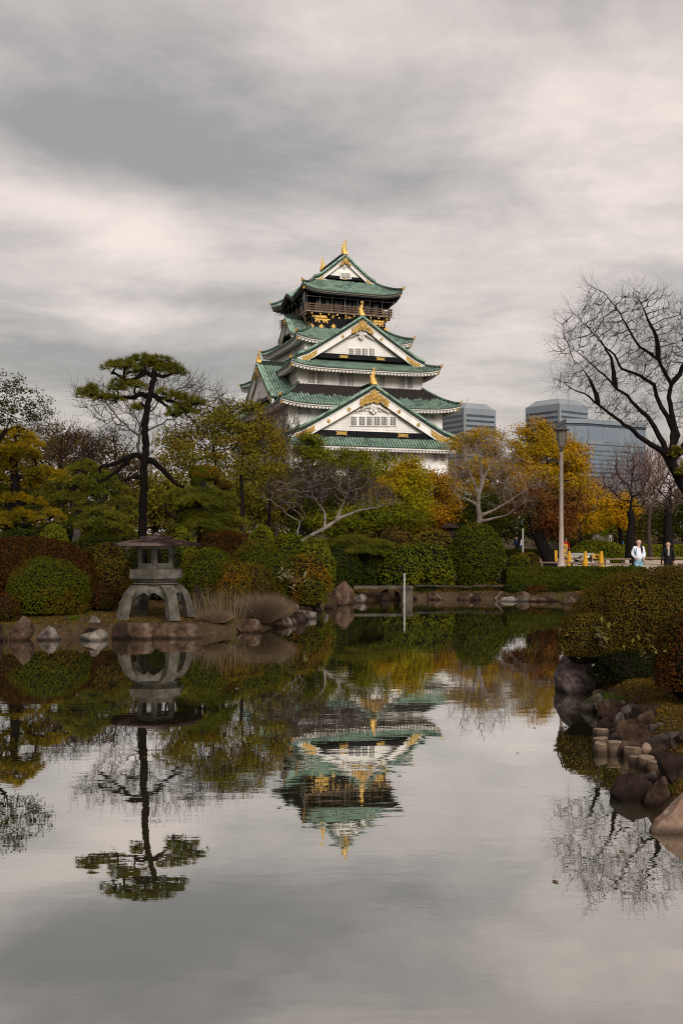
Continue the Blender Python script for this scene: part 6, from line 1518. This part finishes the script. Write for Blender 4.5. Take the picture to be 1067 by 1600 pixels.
for (bx, by, Y, bl, trk, lab, bk) in [
    (95, 850, 43, [(90, 680, 45, 28), (130, 690, 40, 26), (60, 700, 35, 24), (110, 720, 45, 25)], [(95, 850), (97, 780), (95, 745)], 'brown leafless tree between the golden pine and the lone pine', 'bark_purple'),
    (185, 850, 44, [(180, 690, 40, 26), (215, 710, 35, 28), (150, 710, 35, 24), (190, 740, 40, 24)], [(185, 850), (184, 790), (186, 760)], 'brown leafless tree low behind the lone pine trunk', 'bark_purple'),
    (335, 850, 38.2, [(310, 650, 34, 26), (350, 640, 34, 24), (380, 670, 34, 30), (330, 690, 40, 26), (290, 680, 25, 22)], [(335, 850), (336, 780), (338, 735)], 'dark leafless tree mixed into the olive crown left of the castle', 'bark_black'),
    (420, 850, 41, [(420, 700, 34, 26), (450, 720, 30, 24), (395, 720, 30, 26), (425, 750, 40, 24)], [(420, 850), (421, 800), (422, 775)], 'brownish leafless tree below the castle left corner', 'bark_purple')]:
    bare('bare_tree', lab, bx, by, Y, bl, 'bark_black', n_attr=480, step=.2, kill=.29, r0=.009, tr=.10, trk=trk, tw=2, twl=.45, twr=.007, rmax=.019, up=.35, wob=.18, twm=bk)
# ------------------------------------------------------------------ leafy trees behind
leafy('broadleaf_tree', 'olive leaved open crowned tree beside the castle left corner', 'tree', 372, 38, [(385, 660, 38, 30), (350, 665, 30, 30), (410, 690, 30, 35), (365, 700, 35, 25), (430, 720, 22, 30), (400, 735, 35, 25), (330, 640, 22, 16)], 'leaf_olive', 12500, .085, 110, .25, 'bark_black', .016, .12, flat=.55)
leafy('broadleaf_tree', 'yellowish sparse leaved tree between the lone pine and the topiary', 'tree', 300, 38.5, [(300, 700, 35, 25), (275, 690, 25, 22), (320, 725, 35, 22), (270, 730, 25, 20), (345, 640, 20, 15), (305, 665, 25, 15)], 'leaf_olive', 7000, .09, 75, .27, 'bark_brown', .014, .11)
leafy('broadleaf_tree', 'dusty olive tree lower right of the topiary', 'tree', 395, 46, [(380, 760, 40, 25), (415, 770, 35, 25), (350, 750, 25, 20), (430, 745, 25, 20), (395, 800, 40, 20)], 'leaf_olive', 8000, .12, 65, .35, 'bark_brown', .02, .13)
leafy('broadleaf_tree', 'sparse small leaved tree at the far left edge against the sky', 'tree', -40, 30, [(10, 600, 28, 22), (35, 625, 32, 22), (65, 640, 25, 18), (0, 640, 30, 22), (30, 655, 35, 18)], 'leaf_darkgreen', 2600, .07, 120, .13, 'bark_black', .009, .10, trunk=[(-40, 850), (-34, 780), (-20, 720), (-4, 690), (10, 672)])
for (bx, Y, bl, mt, n, lf, lab, sg, cl) in [
    (90, 46, [(70, 690, 50, 25), (110, 700, 40, 28), (150, 690, 40, 22), (40, 720, 40, 20), (120, 740, 50, 25)], 'leaf_brown', 6500, .11, 'brown twiggy tree behind the golden pine', .32, 80),
    (180, 48, [(170, 710, 40, 28), (200, 740, 45, 30), (160, 760, 40, 25), (225, 770, 40, 30)], 'leaf_brown', 6500, .11, 'brown and green thicket tree behind the lone pine trunk', .36, 75),
    (250, 45, [(250, 780, 40, 35), (220, 800, 40, 25), (280, 760, 35, 20), (190, 810, 35, 25)], 'leaf_olive', 5000, .14, 'olive tree low behind the lone pine trunk', .45, 65),
    (20, 70, [(20, 740, 50, 40), (60, 790, 50, 30), (0, 800, 50, 35)], 'leaf_darkgreen', 6500, .2, 'dark green tree hidden behind the golden pine', .6, 60),
    (120, 52, [(110, 830, 50, 18), (60, 840, 45, 15), (170, 835, 45, 18)], 'leaf_darkgreen', 6000, .13, 'dark low evergreen behind the left pines', .4, 60),
    (345, 60, [(340, 800, 45, 30), (300, 815, 40, 22), (385, 790, 35, 25)], 'leaf_darkgreen', 6500, .16, 'dark evergreen behind the layered pine', .45, 60),
    (488, 62, [(486, 698, 20, 20), (490, 718, 26, 18), (488, 684, 10, 9)], 'leaf_green', 5500, .13, 'narrow green tree top in front of the castle lower gable', .28, 45),
    (470, 58, [(470, 750, 35, 25), (440, 765, 35, 25), (500, 770, 35, 25), (455, 800, 45, 22)], 'leaf_darkgreen', 8000, .15, 'dark green tree behind the central bare tree', .42, 75),
    (545, 64, [(528, 715, 24, 15), (555, 722, 28, 16), (535, 745, 45, 22), (575, 740, 30, 20)], 'leaf_green', 12500, .12, 'bright green tree under the lower castle roof', .36, 75),
    (600, 66, [(590, 722, 26, 13), (615, 735, 30, 20), (590, 755, 35, 22), (560, 775, 45, 25)], 'leaf_green', 8500, .15, 'green tree right of centre below the castle', .4, 70),
    (640, 60, [(632, 722, 20, 12), (640, 745, 30, 22), (615, 770, 35, 25), (645, 785, 30, 22)], 'leaf_lime', 13500, .12, 'lime and yellow leaved tree below the castle', .36, 75),
    (600, 55, [(600, 800, 45, 22), (560, 812, 45, 20), (640, 812, 35, 18), (520, 815, 35, 20)], 'leaf_green', 8500, .13, 'low green tree behind the dark shrubs', .38, 70),
    (680, 66, [(676, 765, 30, 22), (690, 795, 28, 25), (664, 745, 20, 12), (665, 812, 30, 18)], 'leaf_orange', 8500, .15, 'orange brown tree left of the large pale bare tree', .38, 70),
    (735, 72, [(730, 695, 28, 16), (760, 688, 26, 18), (745, 725, 45, 25), (720, 755, 35, 30), (770, 740, 35, 25)], 'leaf_mustard', 17000, .135, 'mustard yellow tree behind the large pale bare tree', .42, 95),
    (730, 68, [(735, 800, 45, 25), (705, 815, 35, 20), (770, 800, 35, 25)], 'leaf_darkgreen', 7500, .16, 'dark green tree below the mustard tree', .45, 65),
    (850, 70, [(835, 670, 26, 14), (825, 695, 28, 22), (862, 690, 30, 20), (850, 720, 45, 30), (890, 718, 28, 28), (885, 745, 34, 26), (830, 745, 35, 25), (815, 720, 22, 25), (905, 700, 12, 14)], 'leaf_mustard', 30000, .13, 'tall mustard green tree behind the street lamp', .40, 150),
    (905, 71, [(895, 770, 40, 22), (925, 790, 35, 22), (870, 785, 30, 22), (905, 810, 45, 20), (915, 762, 22, 14)], 'leaf_gold', 18000, .125, 'golden yellow tree right of the street lamp', .36, 95),
    (968, 66, [(962, 778, 16, 14), (975, 800, 20, 20), (958, 812, 22, 14)], 'leaf_gold', 4500, .14, 'small golden tree behind the forked leafless tree', .32, 40),
    (925, 76, [(900, 826, 32, 12), (935, 822, 30, 12), (960, 822, 25, 12)], 'leaf_green', 5000, .15, 'low green foliage tree above the mound shrub', .36, 50),
    (1030, 84, [(1000, 815, 40, 20), (1050, 810, 40, 25), (1095, 800, 40, 30)], 'leaf_darkgreen', 7000, .2, 'dark evergreen behind the two leafless trees at the right', .6, 60),
    (800, 84, [(790, 820, 40, 20), (830, 790, 45, 25), (850, 830, 40, 15)], 'leaf_darkgreen', 6500, .2, 'dark evergreen far behind the leaning trunk', .6, 60)]:
    leafy('broadleaf_tree', lab, 'tree', bx, Y, bl, mt, n, lf, cl, sg, 'bark_black', .024, .2)
Yr = 52
leafy('redleaf_tree', 'reddish brown leaved tree on a massive leaning black trunk beside the lamp', 'tree', 866, Yr, [(860, 770, 30, 20), (825, 785, 40, 18), (885, 790, 22, 24), (860, 805, 35, 20), (880, 828, 22, 16), (800, 795, 20, 12), (850, 825, 22, 10)], 'leaf_redbrown', 13000, .11, 95, .30, 'bark_black', .02, .40,
      trunk=[(862, 892), (856, 872), (846, 850), (836, 830), (828, 812)])
# far wood edge
rng = RS(77)
FW = ['far grey green tree behind the left woods', 'far brown tree on the left skyline']
for i, (px, yt, w_, Y, mt, lab) in enumerate([
    (-60, 660, 60, 95, 'leaf_darkgreen', 'distant dark tree beyond the far left edge'), (10, 690, 60, 98, 'leaf_brown', 'distant brown tree behind the golden pine'), (85, 672, 55, 92, 'leaf_brown', 'distant brown tree left of the lone pine'),
    (160, 690, 55, 100, 'leaf_darkgreen', 'distant dark tree directly behind the lone pine'), (240, 700, 55, 96, 'leaf_brown', 'distant brown tree right of the lone pine trunk'), (320, 720, 55, 95, 'leaf_olive', 'distant olive tree behind the topiary'),
    (400, 700, 55, 100, 'leaf_brown', 'distant brown tree at the castle left foot'), (455, 725, 45, 102, 'leaf_darkgreen', 'distant dark tree below the castle left corner'), (520, 745, 50, 100, 'leaf_darkgreen', 'distant dark tree below the castle centre'),
    (590, 752, 45, 98, 'leaf_brown', 'distant brown tree below the castle centre'), (650, 770, 45, 96, 'leaf_darkgreen', 'distant dark tree below the castle right corner'), (710, 765, 50, 104, 'leaf_darkgreen', 'distant dark tree right of the castle'),
    (960, 760, 55, 110, 'leaf_brown', 'distant brown tree below the blue glass block'), (1030, 745, 60, 112, 'leaf_brown', 'distant brown tree at the right behind the leafless trees'), (775, 745, 45, 92, 'leaf_darkgreen', 'distant dark tree filling the gap behind the large pale bare tree'), (1110, 720, 60, 110, 'leaf_darkgreen', 'distant dark tree beyond the right edge'), (890, 790, 50, 108, 'leaf_darkgreen', 'distant dark tree behind the golden tree')]):
    h_ = (852 - yt) / 2
    leafy('far_tree', lab, 'tree', px, Y, [(px, yt + h_ * .6, w_ * .7, h_ * .55), (px - w_ * .4, yt + h_ * 1.15, w_ * .6, h_ * .6), (px + w_ * .4, yt + h_ * 1.2, w_ * .6, h_ * .6), (px, yt + h_ * 1.5, w_, h_ * .5)], mt, 5200, .27, 55, .75, 'bark_black', .03, .25, zb=tz(WX(px, Y), Y))
#__PART4__
# ------------------------------------------------------------------ street lamp
Yp = 44.0; X = WX(876.5, Yp); zb_ = tz(X, Yp); mpx = Yp / F
lamp = thing('street_lamp', 'tall pinkish grey lamp post with cone shaped glass head and flat cap', 'street lamp', (X, Yp, zb_))
def lz(py): return WZ(py, Yp) - zb_
mb = MB(); mb.lathe([(.02, -.1), (.19, -.1), (.19, lz(886)), (.17, lz(883)), (.13, lz(877)), (.115, lz(875))], 10); obj('foot', mb, 'lamp_pole', lamp)
mb = MB(); mb.tube([(0, 0, lz(877)), (0, 0, lz(831))], [.108, .100], 10); mb.tube([(0, 0, lz(831)), (0, 0, lz(828)), (0, 0, lz(704))], [.100, .086, .074], 10); obj('pole', mb, 'lamp_pole', lamp)
mb = MB(); mb.lathe([(.02, lz(706)), (.085, lz(706)), (.085, lz(704)), (.10, lz(703)), (.10, lz(701.5)), (.08, lz(701)), (.10, lz(699))], 12); obj('collar', mb, 'lamp_cap', lamp)
for k in range(8):
    a0, a1 = k * math.pi / 4 + .05, (k + 1) * math.pi / 4 - .05; mb = MB(); P = []
    for r_, z in ((.115, lz(698)), (.215, lz(673.5))): P.append([[r_ * math.cos(a0), r_ * math.sin(a0), z], [r_ * math.cos(a1), r_ * math.sin(a1), z]])
    mb.grid(np.array(P), flip=True); Pi = np.array(P) * [.93, .93, 1]; mb.grid(Pi); obj('glass_pane', mb, 'lamp_shade', lamp)
mb = MB()
for k in range(8):
    a0 = k * math.pi / 4; mb.tube([(.11 * math.cos(a0), .11 * math.sin(a0), lz(699)), (.22 * math.cos(a0), .22 * math.sin(a0), lz(673))], .012, 4)
obj('shade_frame', mb, 'lamp_cap', lamp)
mb = MB(); mb.lathe([(.01, lz(673)), (.26, lz(673)), (.34, lz(672.6)), (.345, lz(671.2)), (.2, lz(669.8)), (.06, lz(669)), (.01, lz(668))], 20); obj('cap', mb, 'lamp_cap', lamp)

# ------------------------------------------------------------------ benches, barriers
def bench(label, px, py, Y, L_, rz=0.0, m='bench_wood', leg='bench_stone', h=.42):
    X = WX(px, Y); z0 = tz(X, Y) + .03
    t = thing('bench', label, 'bench', (X, Y, z0), rz)
    for k in (-1, 0, 1): mb = MB(); mb.box((0, k * .15, h), (L_, .13, .06)); obj('slat', mb, m, t)
    for k in (-1, 1): mb = MB(); mb.box((k * L_ * .36, 0, (h - .03) / 2), (.26, .40, h - .03), None, .85); obj('leg', mb, leg, t)
Yb_ = (EH - 1.05) * F / (879 - HZ)
bench('backless wooden bench right in front of the lamp barriers', 868, 880, 48, 2.4, .06)
bench('backless bench with stone legs nearest the white sweater woman', 952, 880, 47, 1.9, -.03)
bench('backless bench partly hidden by the street lamp', 905, 878, 52, 2.2, .1)
bench('small bench behind the round mound shrub end', 962, 874, 57, 1.6, .2)
bench('bench under the trees between the woman and the man', 1019, 868, 60, 1.8, 0, leg='bench_wood')
bench('bench behind the man at the right edge', 1062, 868, 60, 1.8, 0, leg='bench_wood')
def cone(label, px, ybase, Y, h):
    X = WX(px, Y); z0 = tz(X, Y) + .03; t = thing('barrier_post', label, 'barrier post', (X, Y, z0), group='yellow cone posts of the barrier')
    mb = MB(); mb.box((0, 0, .03), (.42, .42, .06)); obj('base', mb, 'barrier_yellow', t)
    mb = MB(); mb.lathe([(.17, .06), (.09, h * .7), (.07, h), (.01, h + .02)], 10); obj('cone', mb, 'barrier_yellow', t)
Yc = 50.0
def hpx(p): return p / F * Yc
cone('yellow cone post at the left end of the barrier beside the lamp', 889, 885, Yc, hpx(29))
cone('yellow cone post in the middle of the barrier', 914, 885, Yc, hpx(28))
cone('yellow cone post at the right end of the barrier', 939, 885, Yc, hpx(29))
def board(label, x0, x1, y0, y1, Y, m, name='notice_board', marks=0):
    X = WX((x0 + x1) / 2, Y); z0 = tz(X, Y) + .03; w_ = (x1 - x0) / F * Y; za, zb2 = WZ(y1, Y) - z0, WZ(y0, Y) - z0
    t = thing(name, label, 'sign board', (X, Y, z0))
    mb = MB(); mb.box((0, 0, (za + zb2) / 2), (w_, .05, zb2 - za)); obj('panel', mb, m, t)
    for k in (-1, 1): mb = MB(); mb.box((k * w_ * .42, .05, zb2 / 2), (.05, .05, zb2)); obj('leg', mb, 'steel_white', t)
    rng = RS(int(x0)); mb = MB()
    for k in range(marks):
        u = rng.uniform(-.45, .45) * w_; v = rng.uniform(za + .05, zb2 - .05); mb.box((u, -.03, v), (rng.uniform(.05, .16), .01, rng.uniform(.04, .1)))
    if marks: obj('printed_marks', mb, 'barrier_print', t, kind='stuff')
board('white topped barrier table with printed notices beside the lamp', 890, 928, 864, 867, Yc + .6, 'steel_white', 'barrier_table')
board('cream notice panel with dark print behind the left cone', 891, 912, 868, 881, Yc + .4, 'barrier_white', marks=36)
board('cream notice panel with dark print behind the middle cone', 912, 928, 868, 880, Yc + .45, 'barrier_white', marks=26)
board('small yellow notice board between the middle and right cones', 924, 940, 866, 873, Yc + .3, 'barrier_yellow', marks=8)
board('small white sign standing left of the monument stone edge', 951, 955, 836, 841, 62, 'steel_white')
board('yellow striped hoarding half hidden behind the street lamp', 880, 886, 850, 878, Yc + 1.5, 'barrier_yellow', marks=14)
board('orange hoarding left of the street lamp behind the leaning trunk', 866, 870, 860, 880, Yc + 1.8, 'barrier_yellow')
mb = MB(); Yq = 66; mb.tube([(WX(816.5, Yq), Yq, .6), (WX(816.5, Yq), Yq, WZ(826, Yq))], .055, 8); o = obj('sign_pole', mb, 'steel_white'); tag(o, 'thin pale pole behind the shrubs left of the leaning trunk', 'pole')
# stone lantern silhouette behind the camellia
t = thing('stone_lantern', 'small dark stone lantern top showing behind the camellia bush', 'stone lantern', (WX(703, 46), 46, tz(WX(703, 46), 46)))
zt_ = WZ(816, 46) - t.location.z
mb = MB(); mb.lathe([(.22, 0), (.12, .3), (.10, zt_ - .75), (.2, zt_ - .6)], 8); obj('post', mb, 'rock_dark', t)
mb = MB(); mb.box((0, 0, zt_ - .42), (.34, .34, .36)); obj('light_chamber', mb, 'rock_dark', t)
mb = MB(); mb.lathe([(.42, zt_ - .26), (.40, zt_ - .2), (.2, zt_ - .08), (.05, zt_ - .05), (.05, zt_), (.01, zt_ + .05)], 8); obj('lantern_roof', mb, 'rock_dark', t)

# ------------------------------------------------------------------ people
def skin_mesh(name, verts, edges, radii, m, parent, sub=1, root=0):
    me = bpy.data.meshes.new(name); me.from_pydata([tuple(v) for v in verts], edges, []); o = bpy.data.objects.new(name, me); COL.objects.link(o); o.parent = parent
    md = o.modifiers.new('Skin', 'SKIN'); md.use_smooth_shade = True
    if not me.skin_vertices: 
        try: me.attributes.new('skin', 'FLOAT', 'POINT')
        except Exception: pass
    if me.skin_vertices:
        for sv, r_ in zip(me.skin_vertices[0].data, radii): sv.radius = r_ if isinstance(r_, tuple) else (r_, r_)
        me.skin_vertices[0].data[root].use_root = True
    s = o.modifiers.new('Subdivision', 'SUBSURF'); s.levels = sub; s.render_levels = sub
    me.materials.append(MATS[m]); return o
def person(label, px, Y, H, rz, top, legs, hair_long, shoes='shoe', zb=None, coat=False, stride=.1, arm='pocket', group=None, inner=None):
    X = WX(px, Y); z0 = tz(X, Y) + .03 if zb is None else zb; k = H / 1.65
    t = thing('person', label, 'person', (X, Y, z0), rz, group)
    J = dict(pel=(0, 0, .90), bel=(0, 0, 1.05), che=(0, .0, 1.25), neck=(0, .005, 1.40), chin=(0, -.015, 1.475), head=(0, -.01, 1.555), crown=(0, -.005, 1.645),
             ls=(-.165, 0, 1.345), rs=(.165, 0, 1.345), lk=(-.095, -stride, .50), rk=(.095, stride * .3, .50), la=(-.10, -stride * .9, .09), ra=(.10, stride * 1.6, .11), lh=(-.085, 0, .78), rh=(.085, 0, .78),
             lt=(-.105, -stride * .9 - .15, .04), rt=(.105, stride * 1.6 - .15, .05))
    if arm == 'pocket': J.update(le=(-.225, .05, 1.10), re=(.225, .05, 1.10), lw=(-.16, -.12, .97), rw=(.16, -.12, .97))
    else: J.update(le=(-.235, .03, 1.07), re=(.235, .05, 1.07), lw=(-.24, -.07, .84), rw=(.24, -.04, .84))
    n = list(J); ix = {q: i for i, q in enumerate(n)}; V = [np.array(J[q]) * k for q in n]
    E = [('pel', 'bel'), ('bel', 'che'), ('che', 'neck'), ('neck', 'chin'), ('chin', 'head'), ('head', 'crown'), ('che', 'ls'), ('che', 'rs'), ('ls', 'le'), ('le', 'lw'), ('rs', 're'), ('re', 'rw'), ('pel', 'lh'), ('pel', 'rh'), ('lh', 'lk'), ('lk', 'la'), ('rh', 'rk'), ('rk', 'ra'), ('la', 'lt'), ('ra', 'rt')]
    Rr = dict(pel=.125, bel=.11, che=.125, neck=.048, chin=.070, head=.100, crown=.078, ls=.055, rs=.055, le=.038, re=.038, lw=.026, rw=.026, lh=.085, rh=.085, lk=.055, rk=.055, la=.038, ra=.038, lt=.03, rt=.03)
    skin_mesh('body', V, [(ix[a], ix[b]) for a, b in E], [Rr[q] * k for q in n], 'skin', t, 2)
    def sub(name, keys, edges, grow, m, over={}):
        ii = {q: i for i, q in enumerate(keys)}; skin_mesh(name, [np.array(over.get(q, J[q])) * k for q in keys], [(ii[a], ii[b]) for a, b in edges], [(Rr[q] + grow) * k if not isinstance(grow, dict) else (Rr[q] + grow.get(q, .02)) * k for q in keys], m, t, 2)
    if coat:
        J['hem'] = (0, .0, .62); Rr['hem'] = .17
        sub('coat', ['che', 'bel', 'pel', 'hem', 'ls', 'rs', 'le', 're', 'lw', 'rw'], [('che', 'bel'), ('bel', 'pel'), ('pel', 'hem'), ('che', 'ls'), ('che', 'rs'), ('ls', 'le'), ('le', 'lw'), ('rs', 're'), ('re', 'rw')], {'hem': .02, 'pel': .055, 'bel': .055, 'che': .04, 'lw': .03, 'rw': .03}, top)
    else:
        sub('sweater', ['che', 'bel', 'pel', 'ls', 'rs', 'le', 're', 'lw', 'rw'], [('che', 'bel'), ('bel', 'pel'), ('che', 'ls'), ('che', 'rs'), ('ls', 'le'), ('le', 'lw'), ('rs', 're'), ('re', 'rw')], {'che': .035, 'bel': .05, 'pel': .035, 'le': .032, 're': .032, 'lw': .018, 'rw': .018}, top, {'pel': (0, 0, .84)})
    mb = MB()
    mb.tube([np.array([0, 0, z]) * k for z in (1.04, .98, .90, .82, .75, .68)], np.array([.135, .150, .168, .168, .135, .06]) * k, 12, sq=1.0)
    mb.V[-1][:, 1] *= .72
    for sx, kn, an in ((-1, 'lk', 'la'), (1, 'rk', 'ra')): mb.tube([np.array([sx * .08, 0, .88]) * k, np.array([sx * .088, 0, .78]) * k, np.array(J[kn]) * k, (np.array(J[an]) + [0, 0, .02]) * k], np.array([.085, .092, .068, .060]) * k, 10)
    obj('trousers', mb, legs, t, smooth=True)
    for s_, a_, b_ in (('l', 'la', 'lt'), ('r', 'ra', 'rt')):
        mb = MB(); A_, B_ = np.array(J[a_]) * k, np.array(J[b_]) * k; mb.tube([A_ + [0, .06, -.04], A_ + [0, -.02, -.04], B_ + [0, 0, -.005]], [.05, .055, .04], 8); obj('shoe', mb, shoes, t, smooth=True)
    hd = np.array(J['head']) * k
    mb = MB(); th = np.linspace(0, 2 * math.pi, 17)
    rows = []
    for q0 in np.linspace(-.55, math.pi / 2, 9):
        rows.append([])
        for a_ in th:
          q = max(q0, .62) if math.sin(a_) < -.25 else q0; rr_ = math.cos(q); rows[-1].append([hd[0] + .100 * k * rr_ * math.cos(a_), hd[1] + .022 * k + .108 * k * rr_ * math.sin(a_) * (1.0 if math.sin(a_) > 0 else .30 + .62 * max(0, math.sin(q))), hd[2] + .02 * k + .105 * k * math.sin(q)])
    mb.grid(np.array(rows), flip=True)
    if hair_long:
        mb.tube([hd + np.array([.055, .05, .0]) * k, hd + np.array([.085, -.02, -.12]) * k, hd + np.array([.09, -.10, -.26]) * k, hd + np.array([.085, -.125, -.42]) * k], np.array([.05, .045, .04, .018]) * k, 8)
        mb.tube([hd + np.array([-.06, .05, .0]) * k, hd + np.array([-.085, .0, -.10]) * k, hd + np.array([-.07, .05, -.22]) * k], np.array([.045, .035, .02]) * k, 8)
        mb.tube([hd + np.array([0, .08, .0]) * k, hd + np.array([0, .10, -.14]) * k, hd + np.array([0, .10, -.26]) * k], np.array([.075, .07, .03]) * k, 8)
    obj('hair', mb, 'hair', t, smooth=True)
    # face: nose, eyes, brows, mouth, ears
    mb = MB(); f = hd + np.array([0, -.082, -.01]) * k
    mb.add([f + np.array(p) * k for p in ((0, -.005, .03), (-.014, .004, -.02), (.014, .004, -.02), (0, -.026, -.016))], [[0, 1, 3], [0, 3, 2], [1, 2, 3]])
    for sx in (-1, 1): mb.tube([hd + np.array([sx * .088, .01, -.03]) * k, hd + np.array([sx * .096, .018, .02]) * k], .014 * k, 6)
    obj('nose_and_ears', mb, 'skin', t)
    mb = MB()
    for sx in (-1, 1): mb.box(f + np.array([sx * .033, .006, .016]) * k, np.array([.016, .010, .007]) * k); pass
    obj('eyes', mb, 'hair', t)
    mb = MB(); mb.box(f + np.array([0, .010, -.048]) * k, np.array([.042, .014, .010]) * k); obj('mouth', mb, 'cloth_grey', t)
    # hands
    for s_, w_ in ((-1, 'lw'), (1, 'rw')):
        c = np.array(J[w_]) * k; dirv = unit(c - np.array(J[('l' if s_ < 0 else 'r') + 'e']) * k); mb = MB()
        side_ = unit(np.cross(dirv, [0, 1.0, .2])); mb.tube([c, c + dirv * .045 * k, c + dirv * .085 * k], np.array([.026, .034, .030]) * k, 8, sq=.5)
        for j, l_ in enumerate((.060, .072, .068, .052)):
            b_ = c + dirv * .08 * k + side_ * (j - 1.5) * .017 * k; mb.tube([b_, b_ + dirv * l_ * .55 * k, b_ + unit(dirv + [0, -.5, 0]) * l_ * k], np.array([.009, .0085, .006]) * k, 6)
        b_ = c + dirv * .02 * k - side_ * s_ * .026 * k; mb.tube([b_, b_ - side_ * s_ * .025 * k + dirv * .03 * k, b_ - side_ * s_ * .028 * k + dirv * .06 * k], np.array([.011, .010, .007]) * k, 6)
        obj('hand', mb, 'skin', t, smooth=True)
    if inner:
        mb = MB(); mb.box(np.array([0, -.155, 1.22]) * k, np.array([.07, .02, .30]) * k); obj('shirt_front', mb, inner, t)
    return t
zh = WZ(843, 38.5)
p1 = person('woman with long dark braid in white sweater and light blue jeans on the gravel', 997, 38.5, zh - (tz(WX(997, 38.5), 38.5) + .03), .05, 'knit_white', 'denim', True, stride=.10)
p2 = person('person in a long black coat standing at the right edge of the plaza', 1043, 39.5, WZ(847, 39.5) - (tz(WX(1043, 39.5), 39.5) + .03), -.15, 'cloth_black', 'cloth_black', False, coat=True, arm='down', inner='cloth_grey', stride=.05)
# strap of a bag on the woman
mb = MB(); mb.tube([np.array([-.10, .06, 1.40]), np.array([-.12, -.10, 1.33]), np.array([-.15, -.155, 1.15]), np.array([-.19, -.1, 1.0])], .012, 5); o = obj('bag_strap', mb, 'cloth_black', p1)
person('distant figure in navy standing behind the ball shrub', 806, 92, 1.62, .4, 'cloth_navy', 'cloth_navy', False, arm='down')
person('distant figure in a white top behind the ball shrub', 812, 90, 1.6, -.5, 'knit_white', 'cloth_navy', False, arm='down')
person('distant figure in a red top behind the lamp barriers', 884, 72, 1.6, .3, 'cloth_red', 'cloth_navy', True, arm='down')
person('distant figure in a cyan top beyond the monument stone', 969, 90, 1.6, 0, 'cloth_cyan', 'cloth_navy', False, arm='down')

# leaves floating on the pond
rng = RS(909); n = 90; mb = MB()
x = rng.uniform(-4.5, 3, n); y = rng.uniform(6, 34, n); k = pond_dist(x, y) < -.15; x, y = x[k], y[k]
leaves(mb, np.stack([x, y, np.full(len(x), .006)], 1), np.tile([0, 0, 1.], (len(x), 1)), .05, .03, rng, .03)
o = obj('floating_leaves', mb, 'litter', kind='stuff'); tag(o, 'few small dead leaves floating on the pond', 'leaves')
